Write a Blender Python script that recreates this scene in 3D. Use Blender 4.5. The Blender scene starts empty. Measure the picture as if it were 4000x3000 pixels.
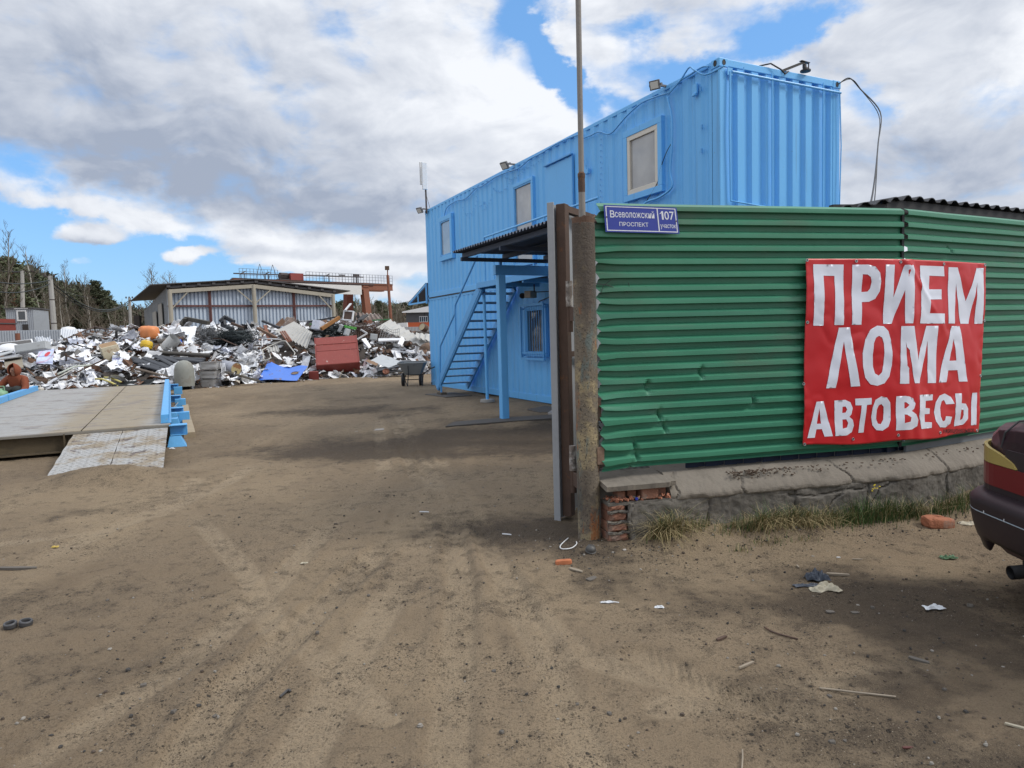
import bpy, bmesh, math, random
import numpy as np
from mathutils import Vector, Matrix
random.seed(7); RNG = np.random.default_rng(7)
C = bpy.context.scene.collection
R = math.radians
V = lambda *a: np.array(a, float)

# ------------------------------------------------------------ camera (solved from the 40 ft containers)
FPX, PITCH, ROLL, CAMH, TH = 2692.6, R(-4.135), R(-1.591), 1.4663, R(26.29)
_f = V(0, math.cos(PITCH), math.sin(PITCH)); _r0 = V(1, 0, 0); _u0 = np.cross(_r0, _f)
_r = math.cos(ROLL)*_r0 + math.sin(ROLL)*_u0; _u = -math.sin(ROLL)*_r0 + math.cos(ROLL)*_u0
CAM = V(0, 0, CAMH)
def ray(x, y): return _f + (x-2000)/FPX*_r - (y-1500)/FPX*_u
def gnd(x, y, z=0.0):
    d = ray(x, y); return CAM + d*((z-CAMH)/d[2])
def at(x, y, Y):
    d = ray(x, y); return CAM + d*(Y/d[1])
cam = bpy.data.cameras.new('camera'); cam.sensor_width = 36; cam.lens = FPX/4000*36
cam.clip_end = 3000; cam.clip_start = .05
co = bpy.data.objects.new('camera', cam); C.objects.link(co)
co.matrix_world = Matrix(((_r[0], _u[0], -_f[0], 0), (_r[1], _u[1], -_f[1], 0), (_r[2], _u[2], -_f[2], CAMH), (0, 0, 0, 1)))
bpy.context.scene.camera = co
# yard frame: the containers and the weighbridge share it
O = V(2.964, 9.746, 0); D = V(-math.sin(TH), math.cos(TH), 0); E = V(math.cos(TH), math.sin(TH), 0); N = -E; UP = V(0, 0, 1)
def cp(a, o, z): return O + D*a + N*o + UP*z          # along the long wall, out from it, up
def ce(e, o, z): return O + E*e - D*o + UP*z          # along the end wall, out from it, up

# ------------------------------------------------------------ mesh helper
class MB:
    def __init__(s): s.v = []; s.f = []; s.m = []
    def add(s, vs, fs, mi=0):
        b = len(s.v); s.v += [tuple(map(float, p)) for p in vs]
        for f in fs: s.f.append([b+i for i in f]); s.m.append(mi)
        return s
    def box(s, c, sz, ax=None, mi=0):
        X, Y, Z = ax if ax is not None else (V(1,0,0), V(0,1,0), V(0,0,1))
        c = np.asarray(c, float); x, y, z = X*sz[0]/2, Y*sz[1]/2, Z*sz[2]/2
        vs = [c+i*x+j*y+k*z for k in (-1,1) for j in (-1,1) for i in (-1,1)]
        return s.add(vs, [(0,2,3,1),(4,5,7,6),(0,1,5,4),(2,6,7,3),(0,4,6,2),(1,3,7,5)], mi)
    def bar(s, p0, p1, w, h, up=UP, mi=0):
        p0, p1 = np.asarray(p0, float), np.asarray(p1, float); d = p1-p0; L = np.linalg.norm(d); d = d/max(L,1e-9)
        up = np.asarray(up, float)
        if abs(d@up) > .99: up = V(1,0,0) if abs(d[0]) < .9 else V(0,1,0)
        sd = np.cross(d, up); sd /= np.linalg.norm(sd); u2 = np.cross(sd, d)
        return s.box((p0+p1)/2, (L, w, h), (d, sd, u2), mi)
    def tube(s, pts, r, n=8, mi=0, cap=True):
        pts = [np.asarray(p, float) for p in pts]; k = len(pts); rs = r if hasattr(r, '__len__') else [r]*k
        t0 = pts[1]-pts[0]; t0 /= max(np.linalg.norm(t0),1e-9)
        a = np.cross(t0, V(0,0,1)) if abs(t0[2]) < .9 else np.cross(t0, V(1,0,0)); a /= np.linalg.norm(a)
        vs = []
        for i in range(k):
            t = pts[min(i+1,k-1)]-pts[max(i-1,0)]; t /= max(np.linalg.norm(t),1e-9)
            a = a-(a@t)*t; a /= max(np.linalg.norm(a),1e-9); b = np.cross(t, a)
            for j in range(n):
                q = 2*math.pi*j/n; vs.append(pts[i]+rs[i]*(math.cos(q)*a+math.sin(q)*b))
        fs = [(i*n+j, i*n+(j+1)%n, (i+1)*n+(j+1)%n, (i+1)*n+j) for i in range(k-1) for j in range(n)]
        if cap: fs += [tuple(range(n))[::-1], tuple((k-1)*n+j for j in range(n))]
        return s.add(vs, fs, mi)
    def lathe(s, c, prof, n=20, ax=None, mi=0, a0=0, a1=2*math.pi):
        X, Y, Z = ax if ax is not None else (V(1,0,0), V(0,1,0), V(0,0,1)); c = np.asarray(c, float)
        full = abs(a1-a0-2*math.pi) < 1e-6; m = n if full else n+1
        vs = [c+X*r*math.cos(a0+(a1-a0)*j/n)+Y*r*math.sin(a0+(a1-a0)*j/n)+Z*z for r, z in prof for j in range(m)]
        fs = [(i*m+j, i*m+(j+1)%m, (i+1)*m+(j+1)%m, (i+1)*m+j) for i in range(len(prof)-1) for j in range(n)]
        return s.add(vs, fs, mi)
    def prism(s, poly, c, U, W, dep, mi=0):
        """polygon (2-D) in axes U, W at c, extruded by dep along U x W"""
        c = np.asarray(c, float); nn = np.cross(U, W); k = len(poly)
        vs = [c+U*x+W*y for x, y in poly]+[c+U*x+W*y+nn*dep for x, y in poly]
        return s.add(vs, [tuple(range(k))[::-1], tuple(range(k, 2*k))]+[(i, (i+1)%k, k+(i+1)%k, k+i) for i in range(k)], mi)
    def grid(s, fn, nu, nv, mi=0):
        vs = [fn(i/(nu-1), j/(nv-1)) for j in range(nv) for i in range(nu)]
        return s.add(vs, [(j*nu+i, j*nu+i+1, (j+1)*nu+i+1, (j+1)*nu+i) for j in range(nv-1) for i in range(nu-1)], mi)
    def build(s, name, mats, parent=None, smooth=False, bevel=0, solid=0, loc=None):
        me = bpy.data.meshes.new(name)
        o = bpy.data.objects.new(name, me); C.objects.link(o)
        off = V(0,0,0)
        if parent is not None:
            o.parent = parent; off = np.array(WORLD[parent.name])
        if loc is not None:
            o.location = Vector(loc)-Vector(off); off = np.asarray(loc, float)
        WORLD[o.name] = off
        me.from_pydata([(p[0]-off[0], p[1]-off[1], p[2]-off[2]) for p in s.v], [], s.f)
        for mm in (mats if isinstance(mats, (list, tuple)) else [mats]): me.materials.append(mm)
        if any(s.m): me.polygons.foreach_set('material_index', s.m)
        if smooth: me.polygons.foreach_set('use_smooth', [True]*len(me.polygons))
        me.update()
        if solid:
            q = o.modifiers.new('thick', 'SOLIDIFY'); q.thickness = solid; q.offset = 0
        if bevel:
            q = o.modifiers.new('edge', 'BEVEL'); q.width = bevel; q.segments = 2; q.limit_method = 'ANGLE'
        return o
WORLD = {}
def tag(o, label, cat=None, group=None, kind=None):
    if label: o['label'] = label
    if cat: o['category'] = cat; o['kind'] = 'thing'
    if group: o['group'] = group
    if kind: o['kind'] = kind
    return o
def thing(name, loc, label, cat, group=None):
    o = bpy.data.objects.new(name, None); C.objects.link(o); o.location = Vector(loc); o.empty_display_size = .2
    WORLD[o.name] = np.asarray(loc, float); return tag(o, label, cat, group)
def dup(root, loc, rot=None, scale=None, label=None, group=None):
    r = root.copy(); C.objects.link(r); r.location = Vector(loc)
    if rot is not None: r.rotation_euler = rot
    if scale is not None: r.scale = (scale,)*3 if not hasattr(scale, '__len__') else scale
    if label: r['label'] = label
    if group: r['group'] = group
    for ch in list(root.children):
        c = ch.copy(); C.objects.link(c); c.parent = r
        for g in ch.children:
            d = g.copy(); C.objects.link(d); d.parent = c
    return r

# ------------------------------------------------------------ numpy value noise
_tab = RNG.random((256, 256))
def vn(x, y):
    xi, yi = np.floor(x).astype(int), np.floor(y).astype(int); fx, fy = x-xi, y-yi
    fx, fy = fx*fx*(3-2*fx), fy*fy*(3-2*fy)
    g = lambda i, j: _tab[(xi+i) & 255, (yi+j) & 255]
    return (g(0,0)*(1-fx)+g(1,0)*fx)*(1-fy)+(g(0,1)*(1-fx)+g(1,1)*fx)*fy
def fbm(x, y, o=4, g=.5):
    s = 0; a = 1; t = 0
    for i in range(o): s = s+a*vn(x*2**i+17*i, y*2**i+5*i); t += a; a *= g
    return s/t

# ------------------------------------------------------------ node helper
class Nd:
    """socket wrapper: arithmetic on it makes Math nodes"""
    def __init__(s, t, so): s.t = t; s.s = so
    def _op(s, op, *o, clamp=False):
        n = s.t.nodes.new('ShaderNodeMath'); n.operation = op; n.use_clamp = clamp
        for i, q in enumerate((s,)+o):
            if isinstance(q, Nd): s.t.links.new(q.s, n.inputs[i])
            else: n.inputs[i].default_value = q
        return Nd(s.t, n.outputs[0])
    def __add__(s, o): return s._op('ADD', o)
    def __radd__(s, o): return s._op('ADD', o)
    def __sub__(s, o): return s._op('SUBTRACT', o)
    def __rsub__(s, o): return Nd(s.t, s.s)._op('MULTIPLY', -1.)._op('ADD', o)
    def __mul__(s, o): return s._op('MULTIPLY', o)
    def __rmul__(s, o): return s._op('MULTIPLY', o)
    def __truediv__(s, o): return s._op('DIVIDE', o)
    def step(s, a, b):
        n = s.t.nodes.new('ShaderNodeMapRange'); n.interpolation_type = 'SMOOTHSTEP'; s.t.links.new(s.s, n.inputs[0])
        n.inputs[1].default_value = a; n.inputs[2].default_value = b; n.inputs[3].default_value = 0; n.inputs[4].default_value = 1
        return Nd(s.t, n.outputs[0])
    def clamp(s): return s._op('ADD', 0., clamp=True)
def sep(t, so):
    n = t.nodes.new('ShaderNodeSeparateXYZ'); t.links.new(so, n.inputs[0]); return [Nd(t, q) for q in n.outputs]
def comb(t, x, y, z):
    n = t.nodes.new('ShaderNodeCombineXYZ')
    for i, q in enumerate((x, y, z)):
        if isinstance(q, Nd): t.links.new(q.s, n.inputs[i])
        else: n.inputs[i].default_value = q
    return n.outputs[0]
def noise(t, vec, scale, detail=4, rough=.55, dist=0.):
    n = t.nodes.new('ShaderNodeTexNoise'); t.links.new(vec, n.inputs['Vector'])
    n.inputs['Scale'].default_value = scale; n.inputs['Detail'].default_value = detail
    n.inputs['Roughness'].default_value = rough; n.inputs['Distortion'].default_value = dist
    return Nd(t, n.outputs[0])
def mixc(t, f, a, b):
    n = t.nodes.new('ShaderNodeMix'); n.data_type = 'RGBA'
    if isinstance(f, Nd): t.links.new(f.s, n.inputs[0])
    else: n.inputs[0].default_value = f
    for i, q in ((6, a), (7, b)):
        if isinstance(q, (tuple, list)): n.inputs[i].default_value = (*q[:3], 1)
        else: t.links.new(q, n.inputs[i])
    return n.outputs[2]
MATS = {}
def mat(name, col, rough=.6, metal=0., mottle=.15, ms=3., spots=(), bump=0., bs=40., rand=0., spec=.5, stretch=(1,1,1), extra=None, fine=.1):
    """painted / bare surface: mottled base colour, worn spots with a shape of their own, bump"""
    if name in MATS: return MATS[name]
    m = bpy.data.materials.new(name); m.use_nodes = True; t = m.node_tree; b = t.nodes['Principled BSDF']
    tc = t.nodes.new('ShaderNodeTexCoord'); vec = tc.outputs['Object']
    if rand:
        oi = t.nodes.new('ShaderNodeObjectInfo'); rr = Nd(t, oi.outputs['Random'])
        ad = t.nodes.new('ShaderNodeVectorMath'); ad.operation = 'ADD'; t.links.new(vec, ad.inputs[0])
        t.links.new(comb(t, rr*37., rr*11., rr*5.), ad.inputs[1]); vec = ad.outputs[0]
    if stretch != (1,1,1):
        mp = t.nodes.new('ShaderNodeMapping'); mp.inputs['Scale'].default_value = stretch; t.links.new(vec, mp.inputs[0]); svec = mp.outputs[0]
    else: svec = vec
    k = 1.+(noise(t, svec, ms, 5)-.5)*(2*mottle)+(noise(t, vec, ms*14, 3)-.5)*(2*fine)
    if rand: k = k*(1.+(rr-.5)*(2*rand))
    hs = t.nodes.new('ShaderNodeVectorMath'); hs.operation = 'SCALE'; hs.inputs[0].default_value = col[:3]; t.links.new(k.s, hs.inputs['Scale'])
    c = hs.outputs[0]; ro = None
    for sp in spots:
        scol, sc, th, soft, amt = sp[:5]; sv = vec
        if len(sp) > 5:
            mp = t.nodes.new('ShaderNodeMapping'); mp.inputs['Scale'].default_value = sp[5]; t.links.new(vec, mp.inputs[0]); sv = mp.outputs[0]
        f = noise(t, sv, sc, 6, .62).step(th, th+soft)*amt
        c = mixc(t, f, c, scol); ro = f if ro is None else ro
    if extra: c = extra(t, vec, c)
    t.links.new(c, b.inputs['Base Color'])
    b.inputs['Roughness'].default_value = rough; b.inputs['Metallic'].default_value = metal
    b.inputs['Specular IOR Level'].default_value = spec
    if ro is not None: t.links.new((ro*.35+rough)._op('MINIMUM', .95).s, b.inputs['Roughness'])
    if metal and ro is not None: t.links.new((1.-ro)._op('MULTIPLY', metal).s, b.inputs['Metallic'])
    if bump:
        bn = t.nodes.new('ShaderNodeBump'); bn.inputs['Strength'].default_value = bump; bn.inputs['Distance'].default_value = .01
        t.links.new(noise(t, vec, bs, 5).s, bn.inputs['Height']); t.links.new(bn.outputs[0], b.inputs['Normal'])
    MATS[name] = m; return m

# ------------------------------------------------------------ sky and sun
SUN_AZ, SUN_EL = 98., 43.     # degrees clockwise from +Y, above the horizon
w = bpy.data.worlds.new('World'); bpy.context.scene.world = w; w.use_nodes = True; t = w.node_tree
bg = t.nodes['Background']
sk = t.nodes.new('ShaderNodeTexSky'); sk.sky_type = 'NISHITA'; sk.sun_disc = False
sk.sun_elevation = R(SUN_EL); sk.sun_rotation = R(SUN_AZ); sk.altitude = 50; sk.air_density = 1.2; sk.dust_density = .4; sk.ozone_density = 2.2
tc = t.nodes.new('ShaderNodeTexCoord'); gv = tc.outputs['Generated']
X, Y, Z = sep(t, gv)
az = X._op('ARCTAN2', Y)*57.2958; el = Z._op('ARCSINE')*57.2958
# puffs in direction space, flattened towards the horizon
dv = comb(t, X, Y, Z*1.75)
def shifted(vec, d):
    n = t.nodes.new('ShaderNodeVectorMath'); n.operation = 'ADD'; t.links.new(vec, n.inputs[0]); n.inputs[1].default_value = d; return n.outputs[0]
n1 = noise(t, dv, 3.1, 5, .5, .3); n1b = noise(t, shifted(dv, (.035, -.01, .055)), 3.1, 5, .5, .3)
n2 = noise(t, dv, 8.5, 7, .56, .35); n2b = noise(t, shifted(dv, (.012, -.004, .022)), 8.5, 7, .56, .35)
wu = noise(t, dv, 2.4, 4, .5); wv = noise(t, shifted(dv, (9.3, 4.1, 2.)), 2.4, 4, .5)
fu = noise(t, dv, 17., 6, .6); fv = noise(t, shifted(dv, (3.3, 7.1, 5.)), 17., 6, .6)
U_ = az+(wu-.5)*9.+(fu-.5)*4.; V_ = el+(wv-.5)*5.+(fv-.5)*3.
def azel(px, py):
    d = ray(px, py); d = d/np.linalg.norm(d); return math.degrees(math.atan2(d[0], d[1])), math.degrees(math.asin(d[2]))
def blob(px, py, rx, ry, rot=0., wob=1., soft=1.):
    """soft ellipse around a sky direction; sizes in the photograph's pixels, turned into degrees"""
    a, e = azel(px, py); k = 57.3/FPX*math.cos(R(a))**1.3; c, s = math.cos(R(rot)), math.sin(R(rot))
    uu = U_ if wob else az+(fu-.5)*1.6; vv = V_ if wob else el+(fv-.5)*1.6
    du, dv = uu-a, vv-e
    p = (du*c+dv*s)*(1/(rx*k)); q = (dv*c-du*s)*(1/(ry*k))
    return (1.15-(p*p+q*q)._op('SQRT')*.62).step(0., 1.)
def total(lst):
    s = None
    for b, k in lst: s = b*k if s is None else s+b*k
    return s
gap = total([(blob(120, 960, 900, 235, -11), 1.5), (blob(820, 1110, 640, 125, -7), 1.3), (blob(-500, 900, 600, 240), .9),
             (blob(2190, 250, 330, 44, -58), .78), (blob(2350, 400, 260, 40, -30), .66), (blob(2085, 95, 120, 50, 20), .6),
             (blob(2960, 190, 320, 44, 16), .74), (blob(3080, 60, 170, 50, 10), .55), (blob(2480, 300, 140, 60, 0), .5), (blob(2480, 140, 110, 40, 0), .5), (blob(2650, 330, 140, 60, 20), .5),
             (blob(1300, 90, 260, 60, -35), .2), (blob(1640, 1100, 110, 60), .55), (blob(1150, 1175, 450, 42, -2), .75), (blob(3420, 420, 150, 50, -30), .4)])
add = total([(blob(350, 928, 125, 40, 0, 0), 2.1), (blob(318, 1024, 80, 34, 0, 0), 2.1), (blob(688, 1012, 80, 34, 0, 0), 2.1), (blob(770, 980, 56, 16, 0, 0), 1.0),
             (blob(795, 1085, 75, 30, 0, 0), 1.0), (blob(520, 1185, 420, 28, 0, 0), .6), (blob(440, 1110, 55, 15, 0, 0), .5), (blob(1450, 1010, 380, 60, -3, 0), .7), (blob(200, 765, 460, 46, -9), .75), (blob(1560, 1190, 160, 60, 0, 0), .8), (blob(1150, 1040, 240, 34, -8, 0), .5)])
cov = 1.06-gap+add*1.05+(n1-.5)*1.1+(n2-.5)*1.5+(fu-.5)*1.0
alpha = cov.step(.24, 1.0)
grey = total([(blob(450, 590, 1050, 190, -5), .52), (blob(1250, 770, 640, 80, -9), .46), (blob(900, 330, 700, 190, 0), .28), (blob(100, 640, 600, 110, 0), .18),
              (blob(3720, 640, 520, 160, -8), .55), (blob(3300, 270, 420, 90, 0), .2), (blob(3850, 420, 260, 80, 0), .16), (blob(150, 120, 500, 130, 0), .14), (blob(350, 958, 150, 20, 0, 0), .42), (blob(1400, 1005, 420, 18, -4, 0), .3), (blob(1700, 930, 300, 30, -5, 0), .25), (blob(1000, 975, 160, 26, -6, 0), .3), (blob(690, 1038, 90, 12, 0, 0), .3), (blob(1350, 1075, 300, 18, -6, 0), .25)])
white = total([(blob(620, 830, 640, 50, -12), .35), (blob(1550, 900, 330, 60, -3), .22), (blob(1750, 430, 330, 200, 0), .16), (blob(2080, 420, 300, 150, 0), .22), (blob(3500, 330, 500, 140, 0), .12), (blob(330, 903, 110, 22, 0, 0), .3), (blob(690, 998, 70, 22, 0, 0), .35), (blob(318, 1008, 70, 20, 0, 0), .35), (blob(3970, 200, 140, 140), .5)])
shade = (n1-n1b)*2.2+(n2-n2b)*2.0
gk = (.30+grey*.9-white*.95-shade*.75+(n2-.5)*.55+(n1-.5)*.6+(fu-.5)*.16).clamp()
ccol = mixc(t, gk, (.80, .825, .87), (.325, .375, .475))
blue = t.nodes.new('ShaderNodeVectorMath'); blue.operation = 'SCALE'; t.links.new(sk.outputs[0], blue.inputs[0]); blue.inputs['Scale'].default_value = .055
tint = t.nodes.new('ShaderNodeVectorMath'); tint.operation = 'MULTIPLY'; t.links.new(blue.outputs[0], tint.inputs[0]); tint.inputs[1].default_value = (.8, 1., 1.2)
pl_ = t.nodes.new('ShaderNodeVectorMath'); pl_.operation = 'ADD'; t.links.new(tint.outputs[0], pl_.inputs[0]); pl_.inputs[1].default_value = (.10, .235, .46); tint = pl_
# brighter overhead, above the view: added to lift the light on the yard
bright = 1.+el.step(28., 70.)*1.0
cs = t.nodes.new('ShaderNodeVectorMath'); cs.operation = 'SCALE'; t.links.new(ccol, cs.inputs[0]); t.links.new(bright.s, cs.inputs['Scale'])
t.links.new(mixc(t, alpha, tint.outputs[0], cs.outputs[0]), bg.inputs['Color']); bg.inputs['Strength'].default_value = 1.
w.cycles.sampling_method = 'MANUAL'; w.cycles.sample_map_resolution = 512
sd = bpy.data.lights.new('sun', 'SUN'); sd.energy = 1.9; sd.angle = R(16); sd.color = (1, .95, .87)
so = bpy.data.objects.new('sun', sd); C.objects.link(so)
sv = Vector((math.sin(R(SUN_AZ))*math.cos(R(SUN_EL)), math.cos(R(SUN_AZ))*math.cos(R(SUN_EL)), math.sin(R(SUN_EL))))
so.rotation_euler = sv.to_track_quat('Z', 'Y').to_euler(); so.location = (20, 5, 30)
sc = bpy.context.scene
sc.view_settings.view_transform = 'Standard'; sc.view_settings.look = 'None'; sc.view_settings.gamma = 1; sc.view_settings.exposure = .22
sc.cycles.max_bounces = 6; sc.cycles.transparent_max_bounces = 8; sc.cycles.use_denoising = True
# ------------------------------------------------------------ ground
def polyd(x, y, pts):
    """distance to a polyline, length along it, signed side"""
    best = np.full(x.shape, 1e9); al = np.zeros(x.shape); sg = np.zeros(x.shape); L = 0
    for (x0, y0), (x1, y1) in zip(pts[:-1], pts[1:]):
        dx, dy = x1-x0, y1-y0; l = math.hypot(dx, dy); tt = np.clip(((x-x0)*dx+(y-y0)*dy)/l**2, 0, 1)
        d = np.hypot(x-x0-tt*dx, y-y0-tt*dy); m = d < best
        best = np.where(m, d, best); al = np.where(m, L+tt*l, al); sg = np.where(m, np.sign((x-x0)*dy-(y-y0)*dx), sg); L += l
    return best, al, sg
TRACKS = [  # centre line, width, depth
    ([gnd(*p)[:2] for p in ((150, 2950), (700, 2600), (1000, 2350), (1330, 2020), (1500, 1850), (1480, 1640))], .21, .012),
    ([gnd(*p)[:2] for p in ((1500, 2800), (1240, 2560), (1090, 2480), (980, 2250), (760, 2010), (560, 1860))], .19, .011),
    ([gnd(*p)[:2] for p in ((1960, 2230), (2090, 2400), (2260, 2560), (2700, 2680), (3250, 2830), (3900, 2990))], .20, .012),
    ([gnd(*p)[:2] for p in ((2600, 2760), (3000, 2720), (3600, 2600))], .22, .008),
    ([gnd(*p)[:2] for p in ((1150, 3000), (1420, 2500), (1640, 2150), (1700, 1900), (1560, 1620))], .24, .009),
    ([gnd(*p)[:2] for p in ((700, 3000), (900, 2700), (1240, 2380), (1560, 2080), (1640, 1880), (1560, 1680))], .22, .022),
    ([gnd(*p)[:2] for p in ((1750, 3000), (1780, 2600), (1800, 2300), (1760, 2000), (1640, 1760))], .2, .018),
    ([gnd(*p)[:2] for p in ((2300, 3000), (2150, 2600), (2000, 2330), (1880, 2080), (1720, 1800))], .2, .016),
    ([gnd(*p)[:2] for p in ((2500, 2560), (2950, 2760), (3500, 2960))], .16, .022),
    ([gnd(*p)[:2] for p in ((0, 2130), (350, 2080), (620, 2010), (900, 1880), (1120, 1720))], .2, .007),
    ([gnd(*p)[:2] for p in ((760, 1880), (700, 1960), (430, 2060), (100, 2210))], .22, .009)]
MOUND = gnd(425, 1880)
def ground_z(x, y, fine=True):
    r = np.hypot(x, y)
    z = (fbm(x*.35+3, y*.35+8, 3)-.5)*.09*np.clip(r/4, .25, 1)
    z = z*np.clip((60-r)/30, 0, 1)
    damp = fbm(x*.5+40, y*.5+11, 4); tone = fbm(x*.22+5, y*.22+60, 3)
    if fine:
        z = z+(fbm(x*2.2, y*2.2, 4)-.5)*.030+(fbm(x*14, y*14, 3)-.5)*.012+(vn(x*55, y*55)-.5)*.006
    # pressed tracks with lug prints
    tr = np.zeros(x.shape)
    for pts, wd, dp in TRACKS:
        d, al, sg = polyd(x, y, pts); ins = np.clip((wd/2-d)/.035, 0, 1); br = .25+.75*np.clip((fbm(al*1.3+wd*50, d*3, 3)-.36)*5, 0, 1)
        lug = .5+.5*np.sin((al*1.0+d*1.1)*2*math.pi/.052)
        rim = np.exp(-((d-wd/2-.03)/.035)**2)
        z = z-dp*ins*br*(.45+.55*lug)+dp*.7*rim*br; tr = np.maximum(tr, ins*br*(.55+.45*lug))  # track tone follows the lugs, so their relief shading is painted in too
    # driven-up sand at the foot of the ramp, soil banked up against the plinth
    z = z+.15*np.exp(-(((x-MOUND[0])/.72)**2+((y-MOUND[1]-.10)/.34)**2))
    d, al, sg = polyd(x, y, [(.55, 4.62), (3.0, 5.18), (6.5, 6.95)])
    bank = np.exp(-(d/.22)**2)*np.clip((x-.75)/.3, 0, 1)
    z = z+.075*bank*(.6+.8*vn(x*3, y*3))
    z = np.where((y > 9) & (z > .02), .02+(z-.02)*.3, z)
    return z, damp, tone, tr, bank
def make_ground():
    rs = [.6]
    while rs[-1] < 9: rs.append(rs[-1]*1.0085)
    while rs[-1] < 40: rs.append(rs[-1]*1.02)
    while rs[-1] < 1400: rs.append(rs[-1]*1.12)
    rs = np.array(rs)
    th = np.concatenate([np.linspace(-math.pi, -.82, 60)[:-1], np.linspace(-.82, .82, 560), np.linspace(.82, math.pi, 60)[1:]])
    th = th[:-1]                                       # -pi and pi are the same ray
    A, Rr = np.meshgrid(th, rs); x = Rr*np.sin(A); y = Rr*np.cos(A); nr, nt = x.shape
    z, damp, tone, tr, bank = ground_z(x, y)
    x = np.append(x.ravel(), 0); y = np.append(y.ravel(), 0); z = np.append(z.ravel(), 0)
    damp, tone, tr, bank = [np.append(q.ravel(), .5*(i < 2)) for i, q in enumerate((damp, tone, tr, bank))]
    co_ = np.stack([x, y, z], 1).astype(np.float32)
    i, j = np.meshgrid(np.arange(nr-1), np.arange(nt), indexing='ij'); j2 = (j+1) % nt
    q = np.stack([i*nt+j, i*nt+j2, (i+1)*nt+j2, (i+1)*nt+j], -1).reshape(-1, 4)
    tri = np.stack([np.full(nt, nr*nt), (np.arange(nt)+1) % nt, np.arange(nt)], 1)
    me = bpy.data.meshes.new('ground'); me.vertices.add(len(co_)); me.vertices.foreach_set('co', co_.ravel())
    loops = np.concatenate([q.ravel(), tri.ravel()]); me.loops.add(len(loops)); me.loops.foreach_set('vertex_index', loops.astype(np.int32))
    st = np.concatenate([np.arange(len(q))*4, len(q)*4+np.arange(len(tri))*3]); me.polygons.add(len(st)); me.polygons.foreach_set('loop_start', st.astype(np.int32))
    me.polygons.foreach_set('use_smooth', [True]*len(st)); me.update(calc_edges=True)
    ca = me.color_attributes.new('soil', 'FLOAT_COLOR', 'POINT')
    # soil kinds, each with its own place: damp dark soil near the gate line, sandy dust on tracks and by the ramp; dark also holds painted shade by the car
    def spot(px, py, rx, ry):
        g = gnd(px, py); return np.exp(-(((x-g[0])/rx)**2+((y-g[1])/ry)**2))
    dark = .9*spot(1750, 1730, 2.0, .9)+.7*spot(1450, 1760, 1.3, .5)+.5*spot(2080, 2080, .5, .5)+.55*spot(3500, 2330, 1.0, .45)+.5*spot(2000, 1700, 1.6, 1.2)+.35*spot(1200, 1610, 3, .6)+.35*spot(700, 2900, .35, .25)+.55*np.clip((x-.35)/1.3, 0, 1)*np.clip((4.5-y)/.8, 0, 1)*np.clip((fbm(x*1.6+31, y*2.6+4, 4)-.36)*4, 0, 1)+.18*np.clip((fbm(x*1.9+70, y*1.0+12, 4)-.5)*5, 0, 1)  # the patch left of the car is its shadow painted into the soil
    sand = .8*spot(430, 1930, 1.1, .7)+.35*spot(600, 2050, 1.4, .6)+.5*np.clip((fbm(x*1.9+11, y*1.0+90, 4)-.48)*5, 0, 1)
    ca.data.foreach_set('color', np.stack([np.clip(damp*.8+dark*(.55+.6*damp), 0, 1), np.clip(sand, 0, 1), np.clip(tone, 0, 1), np.clip(tr, 0, 1)], 1).astype(np.float32).ravel())
    o = bpy.data.objects.new('ground', me); C.objects.link(o); return tag(o, None, kind='structure')
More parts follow.
